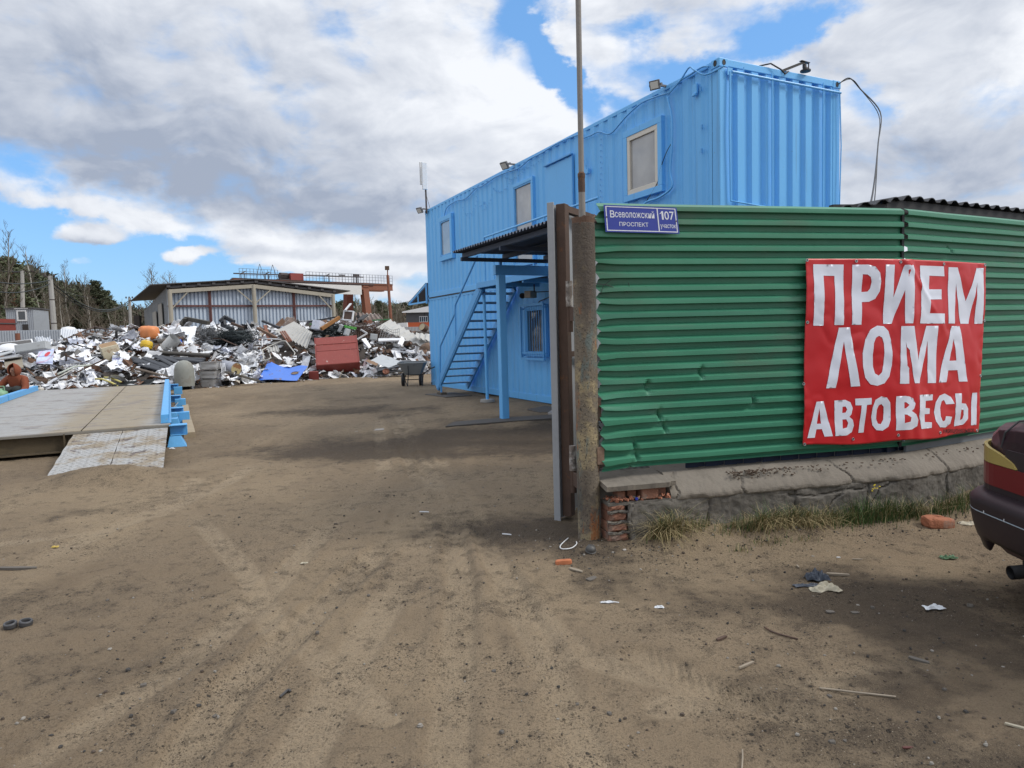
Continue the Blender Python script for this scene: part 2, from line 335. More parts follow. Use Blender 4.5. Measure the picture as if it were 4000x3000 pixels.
def soil_material():
    m = bpy.data.materials.new('packed soil'); m.use_nodes = True; t = m.node_tree; b = t.nodes['Principled BSDF']
    tc = t.nodes.new('ShaderNodeTexCoord'); P = tc.outputs['Object']
    at_ = t.nodes.new('ShaderNodeAttribute'); at_.attribute_name = 'soil'
    s = t.nodes.new('ShaderNodeSeparateColor'); t.links.new(at_.outputs['Color'], s.inputs[0]); dark, sand, tone = [Nd(t, q) for q in s.outputs]; trk = Nd(t, at_.outputs['Alpha'])
    nA = noise(t, P, 1.3, 7, .6); nB = noise(t, P, 9., 6, .65); nC = noise(t, P, 70., 4, .7); nD = noise(t, P, 260., 2, .7)
    c = mixc(t, (tone*1.5-.25+(nA-.5)*1.5+(nB-.5)*.5).clamp(), (.185, .136, .088), (.320, .246, .164))
    c = mixc(t, (sand*.8).clamp(), c, (.35, .268, .172))
    c = mixc(t, (trk*.8)._op('MINIMUM', .75), c, (.36, .282, .190))
    c = mixc(t, (dark*1.0+(nA-.5)*.9+(nB-.5)*.6).step(.48, 1.02)*.85, c, (.060, .045, .033))
    c = mixc(t, nB.step(.52, .68)*.42, c, (.066, .05, .038))
    c = mixc(t, nC.step(.52, .66)*.6*(.35+1.1*nA.step(.35, .65)), c, (.058, .045, .033))
    c = mixc(t, nD.step(.55, .70)*.55, c, (.30, .245, .175))
    def peb(scale, lo, col, c, lim):
        v = t.nodes.new('ShaderNodeTexVoronoi'); v.inputs['Scale'].default_value = scale; t.links.new(P, v.inputs['Vector'])
        d = Nd(t, v.outputs['Distance']); sc_ = t.nodes.new('ShaderNodeSeparateColor'); t.links.new(v.outputs['Color'], sc_.inputs[0]); rr = Nd(t, sc_.outputs[0])
        f = (1.-d.step(lo*.55, lo))*rr.step(lim, lim+.02)*(nA*.5+nB*.5).step(.44, .58); return mixc(t, f*.85, c, col), f
    nE = noise(t, P, 150., 3, .7)
    c = mixc(t, nE.step(.54, .64)*.5, c, (.075, .058, .042)); c = mixc(t, nE.step(.46, .36)*.0, c, (.3, .25, .18))
    c, f0 = peb(120., .36, (.06, .048, .038), c, .45); c, f4 = peb(105., .30, (.36, .31, .24), c, .86)
    c, f1 = peb(30., .30, (.035, .032, .029), c, .78)
    c, f2 = peb(62., .33, (.034, .031, .028), c, .62)
    c, f3 = peb(48., .22, (.30, .27, .23), c, .955)
    t.links.new(c, b.inputs['Base Color']); b.inputs['Roughness'].default_value = .95; b.inputs['Specular IOR Level'].default_value = .2
    bn = t.nodes.new('ShaderNodeBump'); bn.inputs['Strength'].default_value = 1.; bn.inputs['Distance'].default_value = .035
    t.links.new((nB*.30+nC*.40+nE*.22+nD*.16+f0*.16+f1*.5+f2*.28+f3*.2).s, bn.inputs['Height']); t.links.new(bn.outputs[0], b.inputs['Normal'])
    return m
ground = make_ground(); ground.data.materials.append(soil_material())
def gz(x, y): return float(ground_z(np.array([x], float), np.array([y], float))[0][0])
# loose pebbles and clods: uncountable, one object
def pebbles():
    mb = MB(); rng = random.Random(3)
    base = [V(math.cos(a)*math.cos(b), math.sin(a)*math.cos(b), math.sin(b)) for b in (-.9, 0, .8) for a in [k*math.pi/3+b for k in range(6)]]
    fs = [(i*6+j, i*6+(j+1) % 6, (i+1)*6+(j+1) % 6, (i+1)*6+j) for i in range(2) for j in range(6)]+[tuple(range(12, 18))]
    pts = []
    while len(pts) < 3000:
        y = 1.9*math.exp(rng.random()*1.75); x = (rng.random()*2-1)*y*.86
        k = fbm(np.array([x*1.1+9]), np.array([y*1.1+2]), 3)[0]
        if rng.random() < (k-.25)*1.5: pts.append((x, y))
    for k in range(900):
        s_ = rng.random(); x = .7+s_*3.2; y = 4.6+.238*(x-.5)-abs(rng.gauss(0, .22))-.05; pts.append((x, y))
    for k in range(420):
        pts.append((.5+rng.gauss(0, .35), 4.55+rng.gauss(0, .25)))
    xs = np.array([p[0] for p in pts]); ys = np.array([p[1] for p in pts]); zs = ground_z(xs, ys)[0]
    for x, y, z in zip(xs, ys, zs):
        r = .0022+.0065*rng.random()**4+(.004 if rng.random() < .03 else 0)
        sx, sy, sz = [r*(.6+.8*rng.random()) for _ in range(3)]
        mb.add([V(x, y, z+sz*.35)+V(q[0]*sx, q[1]*sy, q[2]*sz*.8)*(.8+.4*rng.random()) for q in base], fs, rng.choice((0, 0, 0, 1, 1, 2)))
    return tag(mb.build('pebbles', [mat('clod', (.085, .064, .048), .95, bump=.3, bs=200), mat('dark stone', (.045, .041, .037), .9), mat('pale stone', (.24, .22, .19), .85)]), None, kind='stuff')
pebbles()
# ------------------------------------------------------------ blue container office
BLUE = (.135, .455, .86)
m_blue = mat('blue container paint', BLUE, .42, 0, .07, 1.2, [((.13, .41, .80), 2.2, .56, .25, .35, (1, 1, .25)), ((.06, .22, .48), 9, .66, .06, .45, (1, 1, .15)), ((.16, .10, .07), 16, .70, .03, .6), ((.10, .22, .36), 3.2, .57, .14, .35, (2.2, 2.2, .12))], bump=.06, bs=25, fine=.03)
m_blue2 = mat('blue steel paint', (.10, .36, .72), .42, 0, .08, 2, [((.12, .09, .07), 14, .70, .04, .6)], bump=.05)
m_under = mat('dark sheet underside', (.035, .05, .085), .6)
m_black = mat('black rubber', (.018, .018, .02), .6)
m_pvc = mat('cream window frame', (.62, .58, .50), .4, mottle=.05)
m_steel = mat('bare steel', (.45, .46, .47), .4, .8)
def pane_mat():
    m = bpy.data.materials.new('curtained window glass'); m.use_nodes = True; t = m.node_tree; b = t.nodes['Principled BSDF']
    tc = t.nodes.new('ShaderNodeTexCoord'); n = noise(t, tc.outputs['Object'], 2.2, 4)
    t.links.new(mixc(t, n.step(.3, .75), (.27, .27, .27), (.40, .40, .39)), b.inputs['Base Color'])
    b.inputs['Roughness'].default_value = .13; b.inputs['Coat Weight'].default_value = .8; b.inputs['Coat Roughness'].default_value = .03; return m
m_pane = pane_mat()
m_dpane = mat('dark window glass', (.05, .055, .06), .06, 0, .3, 3, spec=.8)
LC, WC, HC = 12.19, 2.44, 2.59
def corr(mb, P, length, z0, z1, dep, pitch, inset, frac=(.44, .17, .22)):
    """trapezoid ribs along a wall; P(s, o, z) -> point, o = out of the wall"""
    prof = []; n = max(1, round(length/pitch)); p = length/n; f0, sl, f1 = frac
    for k in range(n):
        s = k*p
        prof += [(s, 0), (s+f0*p*.5, 0), (s+(f0*.5+sl)*p, -dep), (s+(f0*.5+sl+f1)*p, -dep), (s+(f0*.5+2*sl+f1)*p, 0)]
    prof.append((length, 0)); k = len(prof)
    vs = [P(s, o-inset, z0) for s, o in prof]+[P(s, o-inset, z1) for s, o in prof]
    mb.add(vs, [(i, i+1, k+i+1, k+i) for i in range(k-1)])
def container(z0, label, root_loc):
    t = thing('shipping_container', root_loc, label, 'container', 'blue office containers')
    z1 = z0+HC
    b = MB()
    Pl = lambda s, o, z: cp(.16+s, o, z); corr(b, Pl, LC-.32, z0+.16, z1-.07, .024, .278, .012)
    Pr = lambda s, o, z: cp(.16+s, -WC-o, z); corr(b, Pr, LC-.32, z0+.16, z1-.07, .034, .278, .012)
    Pn = lambda s, o, z: ce(.14+s, o, z); corr(b, Pn, WC-.28, z0+.18, z1-.10, .050, .255, .014, (.46, .14, .26))
    Pf = lambda s, o, z: ce(.14+s, -LC-o, z); corr(b, Pf, WC-.28, z0+.18, z1-.10, .042, .255, .014)
    b.add([cp(.1, -.1, z1-.03), cp(LC-.1, -.1, z1-.03), cp(LC-.1, -WC+.1, z1-.03), cp(.1, -WC+.1, z1-.03)], [(0, 1, 2, 3)])
    b.add([cp(.1, -.1, z0+.12), cp(LC-.1, -.1, z0+.12), cp(LC-.1, -WC+.1, z0+.12), cp(.1, -WC+.1, z0+.12)], [(0, 1, 2, 3)])
    b.build('wall', m_blue, t)
    f = MB(); ax = (D, N, UP); ap = (E, -D, UP)
    for o in (-.05, -WC+.05):
        f.box(cp(LC/2, o, z0+.085), (LC-.3, .09, .15), ax); f.box(cp(LC/2, o, z1-.04), (LC-.3, .08, .065), ax)
    for a in (.05, LC-.05):
        f.box(cp(a, -WC/2, z0+.09), (.09, WC-.3, .16), ax); f.box(cp(a, -WC/2, z1-.055), (.09, WC-.3, .10), ax)
    f.build('rail', m_blue, t, bevel=.008)
    for a in (.08, LC-.08):
        for o in (-.085, -WC+.085):
            p = MB(); p.box(cp(a, o, (z0+z1)/2), (.15, .155, HC-.24), ax); p.build('corner_post', m_blue, t, bevel=.012)
            for z in (z0+.06, z1-.06):
                q = MB(); q.box(cp(a, o, z), (.162, .168, .118), ax); co_ = q.build('corner_casting', m_blue, t, bevel=.008)
                s = MB()
                for sgn, cc in ((1, cp(a, o+(.085 if o > -1 else -.085), z)), ):
                    s.lathe(cc, [(.0001, 0), (.032, 0), (.032, .004)], 14, (D, UP*1.3, N if o > -1 else -N))
                s.lathe(cp(a+(-.082 if a < 1 else .082), o, z), [(.0001, 0), (.030, 0), (.030, .004)], 14, (E, UP*1.3, -D if a < 1 else D))
                s.build('casting_slot', m_black, co_)
    return t
up_c = container(HC, 'upper bright blue container with three framed windows, stacked on the lower one', cp(6, -1.2, HC))
lo_c = container(0, 'lower bright blue container standing on the yard with a barred window', cp(6, -1.2, 0))
def window(parent, a0, a1, z0, z1, out, fw, inner, pane, iw=.06):
    """box frame proud of the wall, an inner sash and a pane set behind it"""
    b = MB(); ax = (D, N, UP); h = out+.03; y = out-h/2
    ac, zc = (a0+a1)/2, (z0+z1)/2
    for zz in (z0+fw/2, z1-fw/2): b.box(cp(ac, y, zz), (a1-a0, h, fw), ax)
    for aa in (a0+fw/2, a1-fw/2): b.box(cp(aa, y, zc), (fw, h, z1-z0-2*fw), ax)
    w = b.build('window', m_blue, parent, bevel=.005)
    s = MB(); x0, x1, y0, y1 = a0+fw, a1-fw, z0+fw, z1-fw; yy = out-.035
    for zz in (y0+iw/2, y1-iw/2): s.box(cp(ac, yy, zz), (x1-x0, .05, iw), ax)
    for aa in (x0+iw/2, x1-iw/2): s.box(cp(aa, yy, zc), (iw, .05, y1-y0-2*iw), ax)
    s.build('sash', inner, w, bevel=.004)
    p = MB(); p.box(cp(ac, yy-.012, zc), (x1-x0-2*iw+.01, .012, y1-y0-2*iw+.01), ax); p.build('pane', pane, w)
    return w
window(up_c, 1.19, 2.19, 3.60, 4.74, .055, .10, m_pvc, m_pane, .075)
window(up_c, 5.38, 6.33, 2.93, 4.72, .05, .07, m_blue2, m_pane, .035)
window(up_c, 9.97, 10.95, 3.55, 4.74, .06, .12, m_blue2, m_pane, .04)
# door leaf plate and its drip strip
b = MB(); ax = (D, N, UP); b.box(cp(4.34, .006, 3.72), (.98, .03, 2.1), ax); dr = b.build('door', m_blue, up_c, bevel=.003)
b = MB(); b.box(cp(4.36, .03, 4.80), (1.06, .07, .025), ax); b.build('drip_strip', m_blue2, dr)
b = MB(); b.box(cp(3.84, .012, 3.72), (.025, .045, 2.1), ax); b.build('door_frame', m_blue2, dr)
# barred window of the lower container
wb = window(lo_c, 4.96, 5.90, .98, 2.06, .05, .06, m_blue2, m_dpane, .05)
g = MB()
for zz in (.93, 2.07): g.box(cp(5.43, .12, zz), (1.03, .03, .05), ax)
for aa in (4.93, 5.93): g.box(cp(aa, .12, 1.5), (.03, .035, 1.09), ax)
for aa in (4.93, 5.93):
    for zz in (1.0, 2.0): g.box(cp(aa, .06, zz), (.03, .11, .03), ax)
for k in range(9): g.tube([cp(5.02+k*.105, .115, .93), cp(5.02+k*.105, .115, 2.07)], .006, 6)
for zz in (1.06, ): g.box(cp(5.43, .115, zz), (.95, .008, .03), ax)
g.build('window_grille', m_blue2, wb)
# end wall: locking bar frame made of thin rods
g = MB(); r_ = .011
g.tube([ce(.20, .03, 5.00), ce(2.40, .03, 4.99)], .018, 8)
for e0 in (.97, 2.02): g.tube([ce(e0, .028, 5.08), ce(e0, .028, 2.75)], .014, 8)
g.tube([ce(.17, .03, 5.0), ce(.15, .035, 4.2), ce(.17, .03, 3.24), ce(.9, .03, 3.19), ce(1.2, .03, 3.17)], .014, 8)
for e0 in (.42, 2.02): g.tube([ce(e0, .03, 5.09), ce(e0, .03, 4.98)], .008, 6)
g.box(ce(.17, .025, 5.0), (.09, .01, .10), (E, -D, UP))
g.tube([ce(2.38, .03, 5.0), ce(2.41, .035, 4.2), ce(2.37, .03, 2.7)], .009, 8)
g.build('rod_frame', m_blue, up_c, smooth=False)
# small hardware on the long wall: hook plate, switch box, rows of rivets, lugs
g = MB(); g.box(cp(.46, .02, 4.89), (.09, .035, .14), ax); g.box(cp(.46, .035, 4.81), (.07, .05, .03), ax); g.build('hook_plate', m_blue, up_c, bevel=.004)
g = MB(); g.box(cp(3.31, .03, 4.36), (.10, .06, .09), ax); g.build('switch_box', m_blue, up_c, bevel=.006)
g = MB(); rr = random.Random(5)
for k in range(16): g.box(cp(2.87+.012*rr.random()+.005*k, .016, 4.92-.098*k), (.022, .012, .022), ax)
rv = [(6.5-.06*k, 4.93+.02*math.sin(k)) for k in range(1, 5)]
for c0, c1, zt, sag in ((4.95, 6.1, 5.0, .06), (6.45, 7.35, 4.84, .13), (7.35, 8.35, 4.86, .42), (8.35, 9.25, 4.75, .28), (5.7, 6.7, 4.96, .1)):
    for k in range(12):
        u = k/11; a_ = c0+(c1-c0)*u; z_ = zt-sag*4*u*(1-u)*(.8+.4*rr.random()); g.box(cp(a_, .016, z_), (.02, .012, .02), ax)
for a_, z_ in ((.35, 4.86), (.33, 4.33), (.34, 4.0), (6.9, 3.1), (7.9, 4.62)): g.box(cp(a_, .02, z_), (.022, .02, .06), ax)
tag(g.build('rivets', m_blue2, up_c), None, kind='stuff')
g = MB(); g.box(cp(9.6, -.02, 2.6), (5.0, .05, .03), ax); g.build('stacking_gap', m_black, lo_c)
# ------------------------------------------------------------ lights, antenna, cables
m_lampbody = mat('grey lamp housing', (.12, .12, .125), .5, .3); m_lens = mat('lamp lens', (.62, .62, .58), .2, 0, .1, 30)
def floodlight(p, aim, s, label, tilt=R(35), up_off=.0):
    t = thing('floodlight', p, label, 'floodlight', 'floodlights under the container roof')
    a = np.asarray(aim, float); a /= np.linalg.norm(a); sd_ = np.cross(UP, a); sd_ /= np.linalg.norm(sd_); u2 = np.cross(a, sd_)
    c = np.asarray(p)+a*.0
    b = MB(); b.box(c, (s, s*.85, s*.28), (sd_, u2, a)); b.box(c-a*s*.2, (s*.6, s*.5, s*.2), (sd_, u2, a)); b.build('housing', m_lampbody, t, bevel=.006)
    b = MB(); b.box(c+a*s*.145, (s*.78, s*.62, .006), (sd_, u2, a)); b.build('lens', m_lens, t)
    b = MB(); b.bar(c-sd_*s*.54, c-sd_*s*.54-a*s*.45, .012, .03); b.bar(c+sd_*s*.54, c+sd_*s*.54-a*s*.45, .012, .03); b.bar(c-sd_*s*.56-a*s*.45, c+sd_*s*.56-a*s*.45, .03, .012)
    b.bar(c-a*s*.45, c-a*s*.45+V(*( -N*0.28)), .03, .03); b.build('bracket', m_lampbody, t)
floodlight(cp(1.12, .22, 5.14), N*.9-D*.5-UP*.35, .16, 'square floodlight with black bezel beside the near container window')
floodlight(cp(6.27, .24, 5.12), N*.8-D*.3-UP*.6, .19, 'slim floodlight above the middle window of the upper container')
floodlight(cp(12.0, .22, 5.14), N*.8-D*.35-UP*.55, .20, 'floodlight at the far top corner below the antenna')
t = thing('antenna', cp(12.0, .02, 5.15), 'white panel antenna on a short dark post at the far container corner', 'antenna')
b = MB(); b.tube([cp(11.95, .03, 5.05), cp(11.95, .03, 5.75)], .025, 8); b.build('post', mat('dark pole', (.07, .055, .05), .7), t)
m_white = mat('white plastic', (.66, .67, .68), .45, 0, .06)
b = MB(); b.box(cp(11.93, .06, 6.12), (.05, .16, .78), ax); b.build('panel', m_white, t, bevel=.015)
b = MB(); b.box(cp(12.06, .10, 6.22), (.04, .12, .66), ax); b.build('panel', m_white, t, bevel=.015)
b = MB(); b.tube([cp(11.95, .06, 5.7), cp(11.75, .08, 5.5), cp(11.6, .05, 5.15)], .006, 5); b.build('cable', m_black, t)
# lamp on an arm over the end wall
t = thing('arm_lamp', ce(1.22, .0, 5.17), 'black lamp on a slanting perforated arm above the container end', 'lamp')
b = MB(); b.bar(ce(1.20, .0, 5.16), ce(1.62, .02, 5.335), .03, .035); b.build('arm', m_black, t)
b = MB(); b.bar(ce(1.55, .02, 5.345), ce(1.72, .02, 5.335), .05, .010); b.bar(ce(1.715, .02, 5.33), ce(1.715, .02, 5.22), .015, .012); b.box(ce(1.63, .02, 5.28), (.04, .04, .06), (E, -D, UP)); b.build('yoke', m_black, t)
b = MB(); b.lathe(ce(1.65, .02, 5.205), [(.0001, .06), (.03, .06), (.045, .03), (.075, .02), (.075, 0), (.0001, 0)], 16); b.build('lamp_head', m_black, t)
b = MB(); b.tube([ce(.75, -.03, 5.17), ce(.95, .02, 5.22), ce(1.12, .05, 5.15), ce(1.20, .05, 5.10), ce(1.3, .02, 5.16)], .011, 6); b.build('cable', m_black, t, smooth=True)
def cable(pts, r, label, m=None, seg=6):
    P = [np.asarray(p) for p in pts]; out = []
    for i in range(len(P)-1):
        p0, p1, p2, p3 = P[max(i-1, 0)], P[i], P[i+1], P[min(i+2, len(P)-1)]
        for k in range(seg):
            u = k/seg; out.append(.5*((2*p1)+(-p0+p2)*u+(2*p0-5*p1+4*p2-p3)*u*u+(-p0+3*p1-3*p2+p3)*u**3))
    out.append(P[-1]); b = MB(); b.tube(out, r, 6); o = b.build('cable', m or m_blue2, smooth=True)
    return tag(o, label, 'cable')
cable([cp(a, .035, z) for a, z in ((10.95, 4.50), (10.6, 4.66), (10.3, 4.93), (9.6, 4.98), (9.0, 4.93), (8.3, 5.05), (7.9, 5.03), (7.2, 5.08), (6.6, 5.06), (6.0, 5.02), (5.5, 5.09), (5.0, 5.09), (4.3, 5.12), (3.6, 5.08), (3.45, 4.98))], .014, 'blue painted cable wandering under the roof edge past the far windows')
cable([cp(a, .04, z) for a, z in ((3.45, 4.98), (3.2, 4.96), (2.9, 4.95), (2.55, 4.83), (2.1, 4.98), (1.7, 5.07), (1.3, 5.05), (1.02, 5.02), (.8, 5.1), (.55, 5.12), (.3, 5.14), (.16, 5.10))], .013, 'drooping cable between the switch box and the near floodlight')
cable([cp(a, .045, z) for a, z in ((1.05, 4.97), (.95, 4.6), (.96, 4.2), (1.0, 3.85), (.96, 3.62), (1.25, 3.52), (1.6, 3.50), (1.8, 3.38))], .017, 'thick cable dropping beside the near window and turning under it', m_blue)
cable([cp(a, .05, z) for a, z in ((.97, 4.25), (1.08, 4.15), (1.22, 3.95), (1.3, 3.75), (1.6, 3.5), (1.75, 3.35))], .006, 'thin dark wire slung across the corner of the near window', m_black)
cable([cp(3.30, .05, 4.40), cp(3.42, .05, 4.62), cp(3.5, .045, 4.85), cp(3.44, .04, 4.98)], .010, 'short cable rising from the grey blue switch box')
cable([ce(.05, .05, 5.05), cp(.2, .06, 5.0), cp(.4, .09, 5.13), cp(.55, .05, 5.22), cp(.75, .05, 5.1), cp(.98, .08, 4.98)], .013, 'looped cable hung over the near top corner of the upper container', m_blue2)
ROOFEND = at(3402, 790, 6.2)
cable([ce(2.36, .03, 5.12), ce(2.50, .10, 5.20), ce(2.62, .2, 5.02), ce(2.66, .5, 4.6)]+[ce(2.66, .5, 4.6)*(1-u)+ROOFEND*u+UP*(-.55*4*u*(1-u)*.35) for u in (.3, .6, .85, 1)], .009, 'black twin cable sagging from the container corner to the dark shed roof', m_black)
cable([ce(2.30, .05, 5.10), ce(2.49, .14, 5.17), ce(2.60, .24, 4.98), ce(2.63, .5, 4.55)]+[ce(2.63, .5, 4.55)*(1-u)+(ROOFEND+V(.03, 0, 0))*u+UP*(-.6*4*u*(1-u)*.35) for u in (.3, .6, .85, 1)], .006, 'thinner cable beside the black twin cable above the shed roof', m_black)
# ------------------------------------------------------------ stair
m_tread = mat('worn blue tread', (.16, .28, .42), .6, 0, .2, 6, [((.14, .10, .08), 12, .5, .2, .6)])
t = thing('staircase', cp(7.7, .5, 0), 'blue steel open staircase climbing along the container wall to the landing', 'staircase')
A0, A1, Z0, Z1 = 9.12, 6.22, .14, 2.47
for o in (.9, .1):
    b = MB(); b.bar(cp(A0, o, Z0), cp(A1, o, Z1), .05, .14); b.bar(cp(A0+.05, o+.03*(1 if o > .5 else -1), Z0+.03), cp(A1+.05, o+.03*(1 if o > .5 else -1), Z1+.03), .012, .17); b.build('stringer', m_blue2, t)
for k in range(12):
    u = (k+.6)/12.2; b = MB(); a_ = A0+(A1-A0)*u; z_ = Z0+(Z1-Z0)*u+.02
    b.box(cp(a_, .5, z_), (.20, .76, .02), ax); b.box(cp(a_+.1, .5, z_-.012), (.012, .76, .045), ax); b.build('tread', m_tread, t)
b = MB(); b.tube([cp(8.92, .93, .30), cp(8.78, .93, 1.22), cp(7.74, .93, 1.98), cp(7.68, .93, 2.19), cp(6.30, .93, 3.18)], .021, 8); b.tube([cp(7.74, .93, 1.25), cp(7.70, .93, 2.15)], .018, 8); b.build('handrail', m_blue2, t)
b = MB(); b.tube([cp(8.9, .9, .02), cp(8.9, .9, .3)], .025, 8); b.build('leg', m_blue2, t)
b = MB(); b.box(cp(8.86, .9, .025), (.28, .16, .06), ax); b.build('foot_block', mat('damp wood', (.10, .08, .06), .9), t)
# ------------------------------------------------------------ landing with railing
t = thing('landing_platform', cp(4.6, .5, 0), 'blue steel landing on posts under the upper container door', 'platform')
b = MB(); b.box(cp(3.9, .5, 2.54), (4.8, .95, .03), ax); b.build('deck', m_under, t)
b = MB(); b.box(cp(3.9, .965, 2.53), (4.82, .03, .12), ax); b.box(cp(6.31, .5, 2.53), (.03, .95, .12), ax)
for a_ in (5.2, 4.2, 3.2, 2.2): b.box(cp(a_, .5, 2.47), (.06, .9, .08), ax)
b.build('deck_frame', m_blue2, t, bevel=.004)
b = MB(); b.tube([cp(6.31, .80, .04), cp(6.33, .80, 2.47)], .035, 10); b.build('post', m_blue, t)
b = MB(); b.lathe(cp(6.31, .80, 0), [(.0001, .06), (.15, .06), (.16, .0)], 20); b.build('post_foot', mat('concrete foot', (.30, .29, .27), .9), t)
b = MB(); b.tube([cp(5.9, .95, 3.38), cp(5.88, .95, 3.5), cp(1.6, .95, 3.52)], .02, 8); b.tube([cp(5.9, .95, 2.55), cp(5.9, .95, 3.4)], .02, 8)
for a_ in (5.45, 4.55, 3.75, 3.3, 2.6): b.tube([cp(a_, .95, 2.55), cp(a_, .95, 3.5)], .016, 8)
b.build('railing', m_blue, t)
# canopy over the ground floor door, on its own heavy post
t = thing('door_canopy', cp(2, 1.9, 0), 'corrugated canopy on a heavy blue post over the lower container door', 'canopy')
b = MB(); b.box(cp(3.17, 1.9, 1.22), (.13, .13, 2.5), ax); b.build('post', m_blue, t, bevel=.01)
b = MB(); b.box(cp(3.17, 1.0, 2.55), (.09, 2.02, .16), ax)
for q in ((1.15, 2.58), (1.02, 2.58), (1.15, 2.5), (1.02, 2.5)): b.box(cp(3.222, q[0], q[1]), (.02, .022, .022), ax)
b.box(cp(3.17, 1.9, 2.68), (.05, .05, .12), ax); b.box(cp(.4, 1.9, 1.44), (.1, .1, 2.84), ax); b.build('frame', m_blue2, t)
b = MB()
for o_ in (1.9, 2.62, 1.12): b.bar(cp(3.02, o_, 2.755), cp(-.15, o_, 2.755), .06, .07)
for a_ in (2.95, 1.5, .1): b.bar(cp(a_, 1.02, 2.69), cp(a_, 2.7, 2.69), .05, .06)
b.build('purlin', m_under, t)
def canopy_sheet(u, v):
    a_ = 3.12-3.4*u; ph = (u*36) % 1; h = .032*(np.clip(abs(ph-.5)*5-.75, 0, 1)); return cp(a_, 1.0+1.78*v, 2.80+h+.012*(1-v))
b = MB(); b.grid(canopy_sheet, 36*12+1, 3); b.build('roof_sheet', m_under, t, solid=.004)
# loudspeaker under the landing
t = thing('security_lamp', cp(5.0, .5, 2.3), 'dusty square lamp hanging under the landing above the barred window', 'lamp')
b = MB(); b.box(cp(5.02, .35, 2.26), (.16, .22, .14), (D*.9+N*.43, N*.9-D*.43, UP)); b.build('housing', mat('dusty grey', (.22, .2, .17), .8), t, bevel=.01)
b = MB(); b.lathe(cp(5.12, .48, 2.24), [(.0001, .02), (.055, .02), (.06, 0)], 14, (UP, E, D*.8+N*.6)); b.build('lens', m_black, t)
b = MB(); b.bar(cp(4.95, .3, 2.3), cp(4.95, .3, 2.46), .03, .03); b.tube([cp(4.9, .3, 2.3), cp(4.7, .1, 2.3), cp(4.72, .05, 2.2), cp(5.2, .05, 2.13), cp(5.25, .05, 2.09)], .012, 6); b.build('bracket', m_under, t)
# lean-to canopy at the far end
t = thing('side_canopy', cp(12.6, 0, 2.5), 'small lean-to canopy with dark sheet at the far container end', 'canopy')
b = MB(); b.add([cp(12.2, -2.3, 3.05), cp(12.2, .05, 3.05), cp(13.9, .05, 2.56), cp(13.9, -2.3, 2.56)], [(0, 1, 2, 3)]); b.build('roof_sheet', m_under, t, solid=.02)
b = MB()
for o_ in (.03, -2.25):
    b.bar(cp(12.22, o_, 3.0), cp(13.9, o_, 2.52), .05, .05); b.bar(cp(12.22, o_, 2.5), cp(13.9, o_, 2.5), .05, .05); b.bar(cp(12.22, o_, 2.45), cp(12.22, o_, 3.05), .05, .05); b.bar(cp(13.0, o_, 2.5), cp(13.0, o_, 2.78), .04, .04)
b.build('frame', m_blue, t)
# things lying by the container foot
def slab(pts, h, name, label, cat, m, z=0.):
    b = MB(); P = [V(p[0], p[1], gz(p[0], p[1])+z) for p in pts]; b.prism([(p[0], p[1]) for p in P], V(0, 0, min(p[2] for p in P)-.01), V(1,0,0), V(0,1,0), h+.01); return tag(b.build(name, m, bevel=.006), label, cat)
m_mat = mat('dirty rubber mat', (.085, .075, .066), .9, bump=.4, bs=80)
slab([cp(a, o, 0) for a, o in ((9.3, .4), (9.3, 1.2), (8.1, 1.1), (8.1, .4))], .02, 'floor_mat', 'dark mat lying at the foot of the blue stair', 'mat', m_mat)
slab([gnd(*p) for p in ((1740, 1672), (1990, 1652), (2172, 1640), (2172, 1625), (1960, 1638), (1770, 1655))], .03, 'timber_strip', 'dark strip laid across the gateway by the blue post', 'plank', m_mat)
slab([gnd(*p) for p in ((2060, 1601), (2110, 1614), (2172, 1612), (2172, 1596), (2130, 1588))], .035, 'paving_slab', 'dark broken slab by the container near the gate leaf', 'slab', m_mat)
slab([gnd(*p) for p in ((2140, 1620), (2172, 1626), (2185, 1612), (2160, 1606))], .04, 'paving_slab', 'grey slab corner against the open gate leaf', 'slab', mat('grey slab', (.27, .26, .25), .9))
slab([gnd(*p) for p in ((1295, 1690), (1500, 1676), (1500, 1670), (1290, 1684))], .012, 'metal_strip', 'thin pale metal strip lying on the open yard', 'strip', mat('dusty strip', (.32, .28, .24), .6, .4))
# ------------------------------------------------------------ roadside fence
FP0 = V(.60, 4.80, 0); FA, FB, SJ = R(13.4), R(28), 2.498
def fdir(s): a = FA if s <= SJ else FB; return V(math.cos(a), math.sin(a), 0)
def fp(s, z, off=0.):
    """point on the fence line: s metres from its left edge, off towards the road"""
    d = fdir(s); p = FP0+fdir(0)*min(s, SJ)+(d*(s-SJ) if s > SJ else 0)
    return p+V(d[1], -d[0], 0)*off+UP*z
def funp(x, y, off=0.):
    """where the sight line through a point of the photo meets the fence (s, z)"""
    r_ = ray(x, y)
    for ang, P, lo in ((FA, FP0, 0), (FB, FP0+fdir(0)*SJ, SJ)):
        u_ = V(math.cos(ang), math.sin(ang), 0); n_ = V(u_[1], -u_[0], 0); P2 = P+n_*off
        tt = ((P2-CAM)@n_)/(r_@n_); Q = CAM+r_*tt; s = (Q-P2)@u_
        if lo == 0 and s <= SJ+.004: return s, Q[2]
    return SJ+s, Q[2]
m_green = mat('green coated sheet', (.043, .20, .118), .42, 0, .12, 1.6, [((.16, .19, .15), 5, .60, .25, .35, (.25, .25, 3)), ((.09, .27, .17), 2.2, .5, .3, .4), ((.30, .30, .26), 30, .72, .04, .5), ((.11, .12, .085), 1.3, .52, .22, .5, (.6, .6, 1.4)), ((.028, .13, .085), 3.5, .56, .1, .5, (.15, .15, 2.))], bump=.05, bs=30, fine=.04)
PITCHR, NR = 1.842/20, 20
